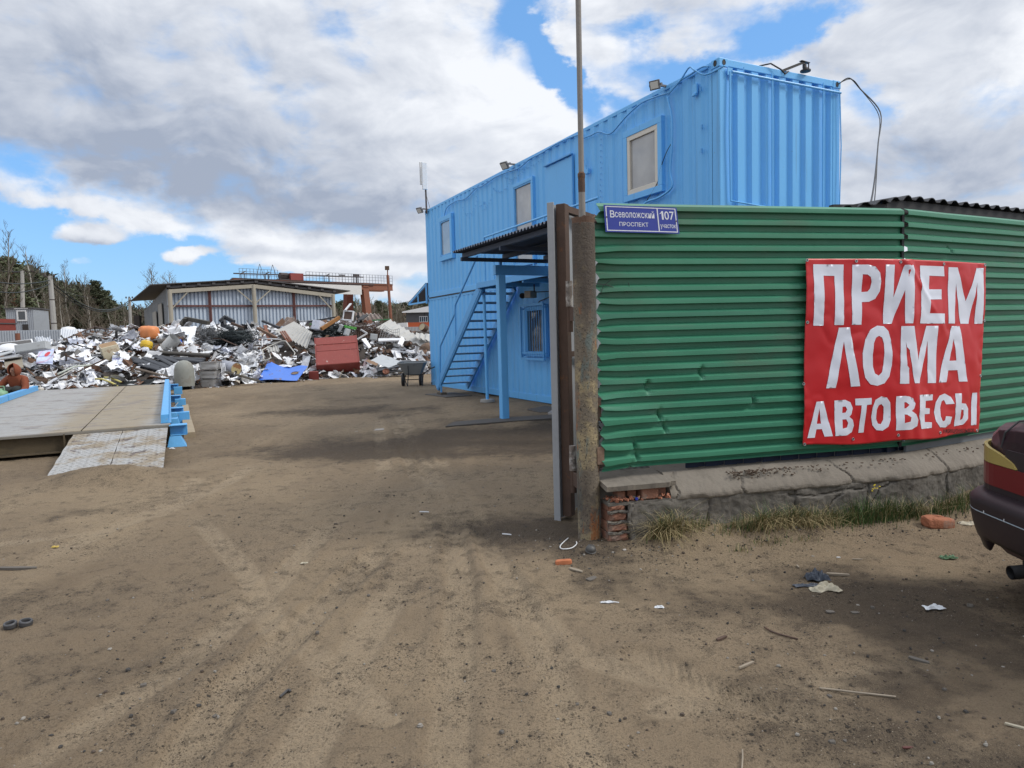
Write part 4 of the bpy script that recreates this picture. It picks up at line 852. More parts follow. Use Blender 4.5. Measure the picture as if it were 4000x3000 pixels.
for gx_, gy_ in ((320,137),(711,146),(1078,151),(1428,168),(1759,176),(321,641),(1750,628),(292,1140),(1721,1073),(300,1630),(690,1587),(1054,1555),(1389,1533),(1690,1516)):
    s, z = funp(3000+gx_*G8, 950+gy_*G8, .078); c_ = bplace_sz(s, z, .002); d_ = fdir(s); g = MB(); g.lathe(c_, [(.005, 0), (.0075, .004), (.011, .004), (.0125, 0)], 14, (d_, UP, V(d_[1], -d_[0], 0))); gg = g.build('grommet', m_steel, t)
    g = MB(); g.lathe(c_, [(.0001, .0012), (.0052, .0012)], 10, (d_, UP, V(d_[1], -d_[0], 0))); g.build('grommet_hole', m_black, gg)
# ------------------------------------------------------------ truck scale with ramp
WO = V(-4.95, 9.9, 0); wp = lambda a, e, z: WO+D*a+E*e+UP*z
wae = lambda px, py, z=.3: (lambda q: ((q-WO)@D, (q-WO)@E))(gnd(px, py, z))
wx = (D, E, UP)
def tread_extra(t, vec, c):  # dust driven along the lanes, dark oil marks, fine tread lines
    mp = t.nodes.new('ShaderNodeMapping'); mp.inputs['Rotation'].default_value = (0, 0, -TH); t.links.new(vec, mp.inputs[0]); v = mp.outputs[0]
    x, y, z = sep(t, v)
    n = noise(t, v, 1.6, 6, .6); lane = ((x*2.1)._op('SINE')*.5+n*.9)
    c = mixc(t, lane.step(.30, .80)*.8, c, (.25, .195, .115))
    c = mixc(t, noise(t, v, 9., 6, .65).step(.55, .68)*.5, c, (.17, .15, .125))
    mp2 = t.nodes.new('ShaderNodeMapping'); mp2.inputs['Scale'].default_value = (2.6, .45, 1); t.links.new(v, mp2.inputs[0])
    mp3 = t.nodes.new('ShaderNodeMapping'); mp3.inputs['Scale'].default_value = (1.2, 1.3, 1); t.links.new(v, mp3.inputs[0])
    c = mixc(t, noise(t, mp3.outputs[0], 2.6, 8, .70).step(.60, .66)*.75, c, (.09, .07, .058))
    c = mixc(t, noise(t, mp3.outputs[0], 1.3, 8, .68).step(.54, .64)*.55, c, (.15, .125, .12))
    mp4 = t.nodes.new('ShaderNodeMapping'); mp4.inputs['Scale'].default_value = (.6, 3.6, 1); t.links.new(v, mp4.inputs[0])
    c = mixc(t, noise(t, mp4.outputs[0], 2.1, 6, .6).step(.63, .66)*.85, c, (.07, .055, .048)); c = mixc(t, noise(t, mp4.outputs[0], 3.7, 5, .6).step(.64, .67)*.7, c, (.44, .43, .41))
    d = ((x*190.)._op('SINE')*(y*190.)._op('SINE')).step(.1, .6)
    return mixc(t, d*.25, c, (.20, .18, .15))
m_tplate = mat('tread plate', (.29, .285, .275), .7, .0, .15, 2, [((.24, .20, .15), 3, .52, .2, .6)], bump=.3, bs=70, extra=tread_extra)
m_wblue = mat('scale blue paint', (.10, .36, .68), .45, 0, .1, 3, [((.30, .26, .19), 7, .62, .15, .6), ((.15, .08, .05), 18, .7, .05, .7)], bump=.1)
m_beam = mat('dirty brown beam', (.088, .066, .038), .9, 0, .3, 3, [((.05, .042, .03), 4, .5, .2, .7, (1, 1, 3))], bump=.3)
t = thing('truck_scale', wp(5, -1.6, 0), 'steel truck scale deck with blue side rails in front of the scrap heap', 'scale')
a1 = wae(611, 1595)[0]; a2 = wae(633, 1546)[0]; es = wae(325, 1676)[1]; LW = 11.25
for k, (q0, q1) in enumerate(((0, a1-.006), (a1+.006, a2-.006), (a2+.006, LW))):
    for e0, e1 in ((-3.3, es-.010), (es+.010, 0)):
        b = MB(); n1_, n2_ = 14, 10
        b.grid(lambda u, v: wp(q0+(q1-q0)*u, e0+(e1-e0)*v, .300+.006*(fbm(np.array([u*3+k]), np.array([v*3+e0]), 2)[0]-.5)), n1_, n2_); b.build('deck_plate', m_tplate, t, solid=.012)
b = MB(); b.box(wp(-.012, -1.65, .283), (.03, 3.32, .03), wx); b.build('deck_edge', mat('scuffed edge', (.19, .175, .15), .7, 0, .3, 5), t)
b = MB()
for a_ in (.06, a1, a2, LW-.06):
    b.box(wp(a_, -1.65, .155), (.014, 3.3, .25), wx); b.box(wp(a_, -1.65, .035), (.16, 3.3, .016), wx); b.box(wp(a_, -1.65, .277), (.14, 3.3, .016), wx)
for e0 in (-3.2, -1.3, -.15): b.box(wp(5.6, e0, .16), (11, .12, .24), wx)
b.box(wp(.0, -1.30, .16), (.06, .02, .24), wx); b.build('cross_beam', m_beam, t)
def side_rail(a0, a1_, e, sgn):
    b = MB(); L_ = a1_-a0; c_ = (a0+a1_)/2
    b.box(wp(c_, e, .432), (L_, .10, .012), wx); b.box(wp(c_, e-sgn*.05, .37), (L_, .012, .115), wx); b.box(wp(c_, e+sgn*.01, .315), (L_, .14, .012), wx)
    b.box(wp(a0+.006, e-sgn*.0, .37), (.012, .09, .115), wx); b.box(wp(a1_-.006, e, .37), (.012, .09, .115), wx)
    k = a0+.25
    while k < a1_: b.box(wp(k, e+sgn*.01, .372), (.014, .085, .11), wx); k += .33
    b.build('side_rail', m_wblue, t, bevel=.003)
side_rail(.16, a2-.9, -.065, 1); side_rail(a2-.85, LW+.1, -.065, 1); side_rail(.2, 7.35, -3.24, -1); side_rail(7.5, LW, -3.24, -1)
for a_, kind in ((.03, 0), (a1-.0, 1), (a2+.0, 1), (LW-.1, 1)):
    b = MB(); b.box(wp(a_, .10, .288), (.20, .24, .014), wx); b.box(wp(a_, .10, .215), (.016, .22, .13), wx); b.box(wp(a_, .10, .148), (.18, .22, .014), wx); b.box(wp(a_-.07, .212, .218), (.05, .012, .13), wx); b.build('beam_end', m_wblue, t, bevel=.003)
    if kind == 0:
        b = MB(); q = [wp(a_-.10, -.02, .135), wp(a_-.10, .13, .135), wp(a_+.10, .13, .135), wp(a_+.10, -.02, .135), wp(a_-.16, -.06, -.02), wp(a_-.16, .20, -.02), wp(a_+.16, .20, -.02), wp(a_+.16, -.06, -.02)]
        b.add(q, [(0, 1, 2, 3), (4, 7, 6, 5), (0, 4, 5, 1), (1, 5, 6, 2), (2, 6, 7, 3), (3, 7, 4, 0)]); b.build('support_foot', m_wblue, t, bevel=.006)
    else:
        b = MB(); b.box(wp(a_-.16, .20, .10), (.18, .22, .24), wx); b.build('support_foot', m_wblue, t, bevel=.006)
for a_, e_, h_ in ((1.25, .06, .27), (2.6, .05, .24)):
    b = MB(); b.add([wp(a_-.1, e_-.05, h_), wp(a_-.1, e_+.05, h_), wp(a_+.1, e_+.05, h_), wp(a_+.1, e_-.05, h_), wp(a_-.14, e_-.05, -.02), wp(a_-.14, e_+.10, -.02), wp(a_+.14, e_+.10, -.02), wp(a_+.14, e_-.05, -.02)], [(0, 1, 2, 3), (4, 7, 6, 5), (0, 4, 5, 1), (1, 5, 6, 2), (2, 6, 7, 3), (3, 7, 4, 0)]); b.build('support_foot', m_wblue, t, bevel=.004)
for k in range(3):
    b = MB(); r_ = random.Random(k); p = [wp(2.6+k*1.9+q*.28, .1+.05*math.sin(q*2.2+k), .2-.16*math.sin(q*.7+k)**2) for q in range(9)]; b.tube(p, .009, 5); b.build('cable', mat('grey cable', (.25, .30, .34), .6), t)
slab([wp(.75, .17, 0), wp(.75, .34, 0), wp(3.55, .34, 0), wp(3.55, .19, 0)], .085, 'kerb_beam', 'dusty concrete kerb beam along the right side of the truck scale, nearest the ramp', 'kerb', mat('dusty kerb', (.31, .25, .17), .95, 0, .15, 4, [((.15, .11, .08), 6, .6, .1, .8, (1, 1, 1))], bump=.4))
slab([wp(3.75, .19, 0), wp(3.75, .34, 0), wp(6.3, .36, 0), wp(6.3, .24, 0)], .08, 'kerb_beam', 'dusty concrete kerb beam beyond the first one, towards the scrap heap', 'kerb', MATS['dusty kerb'])
m_ramp = mat('ramp plate', (.34, .34, .335), .65, .0, .1, 2.5, [((.24, .19, .125), 1.7, .45, .14, .85, (1.3, 1.3, 1)), ((.10, .08, .08), 5, .585, .06, .85)], bump=.2, bs=60, extra=lambda t, vec, c: mixc(t, (noise(t, vec, 60, 4).step(.5, .64))*.45, c, (.2, .18, .15)))
t = thing('ramp', wp(-1.2, -.6, .1), 'two plate steel ramp leading from the sand up onto the truck scale', 'ramp')
def ramp_pt(u, v, e0, e1, q0, q1):
    a_ = -.035+(-2.5+.0-.0-.0)*u*(1.0); e_ = (e0+(e1-e0)*v)*(1-u)+(q0+(q1-q0)*v)*u
    jag = .004*math.sin(u*31)*(v == 0)
    return wp(a_, e_+jag, .262-.235*u-.035*u*u)
def ramp_plate(*k):
    b = MB(); b.grid(lambda u, v: ramp_pt(u, v, *k), 34, 8)
    n_ = 34; rr = random.Random(int(k[0]*100))
    d = b  # raised tread bars in the same plate
    for i in range(36):
        for j in range(int((k[1]-k[0])/.07)):
            u = (i+.5)/36*.93; v = (j+.5+.3*(i % 2))*.07/(k[1]-k[0])
            if v > .97: continue
            p = ramp_pt(u, v, *k)+UP*.0044; s_ = 1 if (i+j) % 2 else -1
            d.bar(p-(D*.017+E*.017*s_), p+(D*.017+E*.017*s_), .004, .0012)
    b.build('plate', m_ramp, t, solid=.008)
ramp_plate(-1.19, -.605, -1.24, -.66); ramp_plate(-.598, -.035, -.652, -.10)
# ------------------------------------------------------------ person crouching beyond the scale
def skin_body(name, joints, edges, m, parent, sub=1):
    me = bpy.data.meshes.new(name); o = bpy.data.objects.new(name, me); C.objects.link(o); o.parent = parent; off = WORLD[parent.name]; WORLD[o.name] = off
    ks = list(joints); me.from_pydata([tuple(np.asarray(joints[k][0])-off) for k in ks], [(ks.index(a), ks.index(b)) for a, b in edges], [])
    me.materials.append(m)
    q = o.modifiers.new('skin', 'SKIN'); q.use_smooth_shade = True
    for i, k in enumerate(ks):
        r_ = joints[k][1]; me.skin_vertices[0].data[i].radius = (r_, r_) if not hasattr(r_, '__len__') else r_
        me.skin_vertices[0].data[i].use_root = (i == 0)
    s_ = o.modifiers.new('sub', 'SUBSURF'); s_.levels = sub; s_.render_levels = sub
    return o
PB = at(66, 1560, 17.35); PB[2] = 0
def pq(x, y, z): return PB+V(x, y, z)     # +x to the photo's right, +y away from the camera
t = thing('person', PB, 'person in an orange hooded jacket and dark trousers crouching left of the truck scale', 'person')
m_skin = mat('skin', (.33, .17, .115), .6); m_orange = mat('orange jacket', (.19, .047, .018), .85, 0, .25, 6, bump=.4, bs=25); m_dark = mat('dark trousers', (.022, .026, .026), .85, 0, .3, 5, bump=.3, bs=30)
b = None
J = {'pelvis': (pq(0, .18, .27), .15), 'spine': (pq(0, .16, .48), .15), 'chest': (pq(.0, .06, .66), .16), 'neck': (pq(.01, -.03, .80), .055), 'head': (pq(.02, -.07, .90), (.085, .095)), 'crown': (pq(.02, -.06, .99), .07),
     'ls': (pq(-.19, .03, .70), .065), 'le': (pq(-.36, -.10, .50), .05), 'lw': (pq(-.40, -.30, .36), .034), 'lp': (pq(-.41, -.36, .33), (.022, .04)),
     'rs': (pq(.20, .03, .70), .065), 're': (pq(.29, -.06, .46), .05), 'rw': (pq(.29, -.24, .33), .034), 'rp': (pq(.29, -.30, .31), (.022, .04)),
     'lk': (pq(-.17, -.26, .47), .075), 'la': (pq(-.18, -.10, .10), .05), 'lf': (pq(-.19, -.28, .05), .045), 'rk': (pq(.16, -.24, .49), .075), 'ra': (pq(.15, -.08, .10), .05), 'rf': (pq(.16, -.27, .05), .045)}
EDG = [('pelvis', 'spine'), ('spine', 'chest'), ('chest', 'neck'), ('neck', 'head'), ('head', 'crown'), ('chest', 'ls'), ('ls', 'le'), ('le', 'lw'), ('lw', 'lp'), ('chest', 'rs'), ('rs', 're'), ('re', 'rw'), ('rw', 'rp'),
       ('pelvis', 'lk'), ('lk', 'la'), ('la', 'lf'), ('pelvis', 'rk'), ('rk', 'ra'), ('ra', 'rf')]
for sd_, hx in (('l', -.41), ('r', .29)):
    base = J[sd_+'p'][0]
    for i, (dx, ln) in enumerate(((-.03, .065), (-.01, .075), (.01, .072), (.03, .055))):
        k1, k2 = f'{sd_}f{i}a', f'{sd_}f{i}b'; J[k1] = (base+V(dx, -.045, -.01), .009); J[k2] = (base+V(dx, -.045-ln*.5, -.04), .008); EDG += [(sd_+'p', k1), (k1, k2)]
    J[sd_+'t1'] = (base+V(.045 if sd_ == 'l' else -.045, -.01, -.01), .010); J[sd_+'t2'] = (base+V(.055 if sd_ == 'l' else -.055, -.045, -.025), .009); EDG += [(sd_+'p', sd_+'t1'), (sd_+'t1', sd_+'t2')]
body = skin_body('body', J, EDG, m_skin, t)
jk = {k: (J[k][0], J[k][1] if not hasattr(J[k][1], '__len__') else J[k][1]) for k in ('spine', 'chest', 'ls', 'le', 'lw', 'rs', 're', 'rw', 'pelvis')}
jk = {k: (p, (r_ if not hasattr(r_, '__len__') else r_[0])+.035) for k, (p, r_) in jk.items()}; jk['neck'] = (pq(.01, -.01, .79), .10)
skin_body('jacket', jk, [('pelvis', 'spine'), ('spine', 'chest'), ('chest', 'neck'), ('chest', 'ls'), ('ls', 'le'), ('le', 'lw'), ('chest', 'rs'), ('rs', 're'), ('re', 'rw')], m_orange, t)
tr = {k: (J[k][0], (J[k][1] if not hasattr(J[k][1], '__len__') else J[k][1][0])+.028) for k in ('pelvis', 'lk', 'la', 'rk', 'ra')}
skin_body('trousers', tr, [('pelvis', 'lk'), ('lk', 'la'), ('pelvis', 'rk'), ('rk', 'ra')], m_dark, t)
for s_ in (-1, 1):
    b = MB(); b.lathe(pq(.165*s_, -.20, .05), [(.0001, -.05), (.055, -.05), (.06, .0), (.045, .06), (.0001, .075)], 12, (V(1, 0, 0), V(0, 2.3, 0), UP)); b.build('boot', m_black, t, smooth=True)
def hood(u, v):   # open at the front
    ph = -math.pi*.5+R(38)+(2*math.pi-2*R(38))*u; th = math.pi*(.02+.80*v); rx, ry, rz = .135, .15, .165
    return pq(.02+rx*math.cos(ph)*math.sin(th), -.035+ry*math.sin(ph)*math.sin(th)-.03*max(0, math.cos(th)), .91+rz*math.cos(th)+.012*(v < .05))
b = MB(); b.grid(hood, 22, 12); b.build('hood', m_orange, t, smooth=True, solid=.014)
b = MB()
for s_ in (-1, 1): b.lathe(pq(.02+.03*s_, -.162, .915), [(.0001, .008), (.010, .004), (.013, 0)], 10, (V(1, 0, 0), UP*.7, V(0, -1, 0)))
b.build('eye', m_black, body)
b = MB(); b.add([pq(.02, -.165, .92), pq(.005, -.165, .88), pq(.035, -.165, .88), pq(.02, -.188, .885)], [(0, 1, 3), (0, 3, 2), (1, 2, 3), (0, 2, 1)]); b.build('nose', m_skin, body)
b = MB(); b.box(pq(.02, -.158, .853), (.045, .02, .008)); b.build('mouth', mat('lips', (.2, .08, .07), .6), body)
t = thing('jerrycan', at(2, 1530, 17.0), 'pale green plastic can beside the crouching person', 'canister')
b = MB(); p = at(4, 1530, 17.0); b.lathe((p[0], p[1], 0), [(.0001, .02), (.13, .02), (.15, .06), (.15, .34), (.13, .40), (.05, .44), (.04, .48), (.0001, .48)], 20); b.build('can', mat('pale green plastic', (.20, .36, .22), .5, 0, .12, 5), t, smooth=True)
b = MB(); b.tube([(p[0]-.06, p[1], .43), (p[0]-.06, p[1], .53), (p[0]+.08, p[1], .53), (p[0]+.09, p[1], .42)], .014, 8); b.build('handle', MATS['pale green plastic'], t)
p = at(148, 1520, 18.8)
t = thing('jerrycan', (p[0], p[1], 0), 'dusty white canister standing behind the far left end of the truck scale', 'canister')
b = MB(); b.box((p[0], p[1], .19), (.26, .17, .36)); b.build('can', mat('dusty white plastic', (.50, .47, .42), .6, 0, .15, 6), t, bevel=.04)
b = MB(); b.tube([(p[0]-.08, p[1], .36), (p[0]-.06, p[1], .43), (p[0]+.06, p[1], .43), (p[0]+.08, p[1], .36)], .016, 8); b.build('handle', MATS['dusty white plastic'], t)
# ------------------------------------------------------------ parked car (rear corner in view)
CX, CY, CR = 2.52, 3.02, R(-3)
cc, cs_ = math.cos(CR), math.sin(CR)
kp = lambda x, y, z: V(CX+x*cc-y*cs_, CY+x*cs_+y*cc, z)
m_car = mat('dusty maroon car paint', (.030, .011, .018), .3, .15, .2, 2.5, [((.12, .095, .10), 3.5, .50, .3, .30), ((.10, .08, .075), 40, .62, .1, .25)], bump=.03, fine=.15, spec=.6)
m_carlow = mat('dusty bumper plastic', (.024, .014, .019), .5, 0, .25, 3, [((.07, .06, .058), 5, .52, .3, .4)], fine=.2)
t = thing('parked_car', kp(2, 0, 0), 'dark maroon sedan parked beside the fence, rear corner with yellow and red tail lamp', 'car')
def hw(x): return .60+.235*(1-math.exp(-max(0, x)/.055)) if x < .6 else .835-.02*max(0, (x-3.2)/1.1)-.12*max(0, (x-4.1)/.25)**2
def zt(x): return float(np.interp(x, [0, .04, .12, .5, 1.0, 1.08, 3.2, 4.0, 4.3, 4.36], [.79, .895, .925, .955, .965, .95, .93, .80, .70, .55]))
def zb(x):
    z = .30
    for wxc in (.82, 3.45):
        if abs(x-wxc) < .36: z = max(z, .30+math.sqrt(max(0, .36**2-(x-wxc)**2))*.98)
    return z
xs = sorted(set([0, .02, .045, .08, .13, .2, .3, .4]+[.46+.04*k for k in range(19)]+[1.3, 1.6, 2.0, 2.5, 2.9]+[3.09+.04*k for k in range(19)]+[4.0, 4.1, 4.2, 4.28, 4.34, 4.36]))
b = MB(); prof = []
for x in xs:
    w_, top, bot = hw(x), zt(x), zb(x); row = []
    for y_, z_ in ((.0, .26), (.80, .26), (.97, bot), (1.0, max(bot, .46)), (1.0, max(bot, .60)), (.985, .72), (.95, top-.06), (.88, top-.015), (.70, top), (.0, top+.018)): row.append((w_*y_, z_))
    prof.append([kp(x, y_, z_) for y_, z_ in row]+[kp(x, -y_, z_) for y_, z_ in row[::-1]])
k = len(prof[0]); vs = [p for r_ in prof for p in r_]
b.add(vs, [(i*k+j, i*k+(j+1) % k, (i+1)*k+(j+1) % k, (i+1)*k+j) for i in range(len(xs)-1) for j in range(k)]+[tuple(range(k))[::-1], tuple((len(xs)-1)*k+j for j in range(k))]); b.build('body', m_car, t, smooth=False, bevel=.012)
b = MB()  # cabin
def cab(x, y_, z_): return kp(x, y_, z_)
rows = [(1.0, .72, .955), (1.5, .60, 1.33), (1.8, .585, 1.385), (2.5, .585, 1.39), (2.75, .60, 1.35), (3.35, .74, .93)]
pr = [[cab(x, w_ if True else 0, z_) for w_ in (ww, ww*.6, 0, -ww*.6, -ww)] for x, ww, z_ in rows]
vs = [p for r_ in pr for p in r_]; b.add(vs, [(i*5+j, i*5+j+1, (i+1)*5+j+1, (i+1)*5+j) for i in range(5) for j in range(4)])
for s_ in (1, -1):
    side_ = [cab(x, s_*ww, z_) for x, ww, z_ in rows]+[cab(3.35, s_*.78, .92), cab(1.0, s_*.78, .94)]; b.add(side_, [tuple(range(8))])
b.build('cabin', m_car, t)
m_cglass = mat('car glass', (.012, .014, .016), .05, spec=.8)
b = MB(); b.add([cab(1.06, .62, 1.005), cab(1.06, -.62, 1.005), cab(1.47, -.52, 1.315), cab(1.47, .52, 1.315)], [(0, 1, 2, 3)]); b.add([cab(2.80, .54, 1.34), cab(2.80, -.54, 1.34), cab(3.30, -.66, .98), cab(3.30, .66, .98)], [(0, 1, 2, 3)]); b.build('window', m_cglass, t, solid=.01)
b = MB()
for s_ in (1, -1): b.add([cab(1.3, s_*.77, .98), cab(3.1, s_*.775, .97), cab(2.72, s_*.625, 1.32), cab(1.6, s_*.62, 1.32)], [(0, 1, 2, 3)])
b.build('window', m_cglass, t, solid=.01)
# boot lid seam, rear panel between the lamps
b = MB(); b.add([kp(-.012, .50, .61), kp(-.012, -.50, .61), kp(.0, -.50, .80), kp(.0, .50, .80)], [(0, 1, 2, 3)]); b.build('rear_panel', m_carlow, t, solid=.015)
def rearc(y_, z_, out):  # rear surface wrapped round the corner: arc length y_ from the car's centre line
    if y_ < .58: return kp(-out, y_, z_)
    q = min((y_-.58)/.30, 1.0); an = q*math.pi/2; return kp(.25-(.25+out)*math.cos(an)+max(0, y_-.88), .58+(.25+out)*math.sin(an)*1.0, z_)
b = MB(); b.grid(lambda u, v: rearc(.30+.70*u, .595+.115*v, .012-.02*0), 24, 4); b.build('tail_lamp', mat('dull red lens', (.14, .008, .012), .3, 0, .1, 8, fine=.1), t, solid=.016)
b = MB(); b.grid(lambda u, v: rearc(.40+.60*u, .713+.092*v*min(1., .04+(u/.5)**.6), .012), 24, 5); b.build('tail_lamp', mat('faded yellow lens', (.36, .27, .085), .35, 0, .1, 10, [((.16, .08, .05), 3, .6, .12, .5, (1, 1, 6))], fine=.08), t, solid=.016)
b = MB(); b.grid(lambda u, v: rearc(-1.0+2.0*u if False else .0+1.0*u, .545+.05*v, .010), 24, 3); b.build('lower_trim', m_carlow, t, solid=.012)
for s_ in (1, -1):
    b = MB(); p = [kp(.012, s_*.565, .80), kp(.03, s_*.565, .88), kp(.10, s_*.565, .938), kp(.5, s_*.565, .972), kp(.95, s_*.565, .982)]; b.tube(p, .005, 5); b.build('lid_seam', m_black, t)
def bump_pt(u, v, s_=1):
    y_ = -1.02+2.04*u; a_ = abs(y_); sg = 1 if y_ > 0 else -1
    out = float(np.interp(v, [0, .10, .35, .62, .86, .93, 1.0], [.02, .05, .075, .09, .095, .075, .0])); z_ = .275+.285*v-.03*(v < .05)
    if v <= .12 and .25 < y_ < .55: z_ += .055
    if a_ < .56: p = (-out, a_)
    else:
        q = min((a_-.56)/.34, 1.); an = q*math.pi/2; p = (.26-(.26+out)*math.cos(an)+max(0, a_-.9)*1.6, .56+(.265+out*.55)*math.sin(an))
    return kp(p[0], sg*p[1], z_)
b = MB(); b.grid(bump_pt, 70, 16); bu = b.build('bumper', m_carlow, t, smooth=True, solid=.012)
b = MB(); b.tube([bump_pt(k/60, .66)+V(-.004, 0, 0) for k in range(61)], .0038, 6); b.build('bumper_strip', mat('pale blue grey strip', (.30, .36, .42), .4), bu)
b = MB()
for y_ in (.52, .36): b.box(kp(-.098, y_, .47), (.004, .004, .014))
b.build('scuff', m_white, bu)
b = MB(); b.tube([kp(-.10, .30, .222), kp(.05, .30, .235), kp(.5, .28, .26)], .034, 14, cap=False); b.tube([kp(-.10, .30, .222), kp(.05, .30, .235)], .028, 14, cap=False); b.box(kp(.06, .30, .235), (.01, .055, .055)); b.build('exhaust_pipe', mat('sooty steel', (.03, .03, .032), .6, .4), t, smooth=True)
b = MB(); b.box(kp(.55, 0, .24), (.9, 1.0, .12)); b.build('underbody', m_black, t)
for x in (.82, 3.45):
    for s_ in (1, -1):
        c_ = kp(x, s_*.72, .30); ww = b = MB(); b.lathe(c_, [(.19, -.09), (.27, -.09), (.30, -.06), (.30, .06), (.27, .09), (.19, .09)], 28, (V(1, 0, 0), UP, V(0, s_, 0))); wh = b.build('wheel', m_black, t, smooth=True)
        b = MB(); b.lathe(c_, [(.19, .08), (.18, .04), (.06, .06), (.0001, .065)], 28, (V(1, 0, 0), UP, V(0, s_, 0))); b.build('rim', m_steel, wh, smooth=True)
# ------------------------------------------------------------ scrap heap
FRONT = [(-24, 17.2), (-14.8, 19.4), (-11.6, 20.9), (-10.1, 22.3), (-8.9, 24.0), (-7.4, 25.5), (-5.0, 26.4), (-3.0, 27.2), (-.5, 28.5), (4, 30.5)]
def pile_z(x, y):
    x = np.atleast_1d(np.asarray(x, float)); y = np.atleast_1d(np.asarray(y, float))
    d, al, sg = polyd(x, y, FRONT); s = np.where(sg < 0, d, -d)
    top = np.interp(x/np.maximum(y, 1), [-.8, -.72, -.63, -.52, -.40, -.33, -.26, -.19, -.14, -.08], [1.0, 1.2, 1.6, 2.0, 2.0, 2.0, 2.35, 2.2, 1.6, 1.5])
    u = np.clip(s/8.5, 0, 1); z = top*(.10*np.clip(s/.4, 0, 1)+.90*(u*u*(3-2*u)*.6+.4*u))
    z = z*(.86+.28*fbm(x*.8+3, y*.8, 3))+(fbm(x*2.1+7, y*2.1, 2)-.5)*.35*np.clip(s/1.5, 0, 1)
    z = np.where(s > 12, z*np.clip((18-s)/6, 0, 1), z)
    return np.where(s <= 0, -.3, z)
def hit(px, py):
    d = ray(px, py)
    ys = np.arange(16, 44, .06); tt = ys/d[1]; p = CAM[None]+d[None]*tt[:, None]; z = pile_z(p[:, 0], p[:, 1])
    ok = np.where(p[:, 2] < z)[0]
    return p[ok[0]] if len(ok) else None
ITEMS = [(545, 1325, 665, 1372), (385, 1365, 490, 1450), (510, 1378, 800, 1452), (680, 1405, 765, 1500), (778, 1425, 852, 1520), (840, 1405, 950, 1478), (1005, 1422, 1208, 1500), (1210, 1303, 1425, 1462), (540, 1272, 632, 1328), (122, 1350, 216, 1430), (1435, 1382, 1575, 1440), (372, 1468, 610, 1515), (230, 1284, 316, 1336), (1072, 1256, 1226, 1364), (1466, 1248, 1735, 1354), (60, 1340, 180, 1376), (1020, 1326, 1155, 1412), (1385, 1215, 1500, 1262), (700, 1240, 820, 1320), (-20, 1320, 125, 1372)]
def clear(px, py, pad=8): return not any(a-pad < px < c+pad and b-4 < py < d+18 for a, b, c, d in ITEMS)
at_plain = at
def at(px, py, Y):
    """a point on a sight line, brought forward where the heap would bury it"""
    if 19 < Y < 34.5 and px < 1740:
        h = hit(px, py)
        if h is not None and h[1]-.40 < Y: Y = h[1]-.40
    return at_plain(px, py, Y)
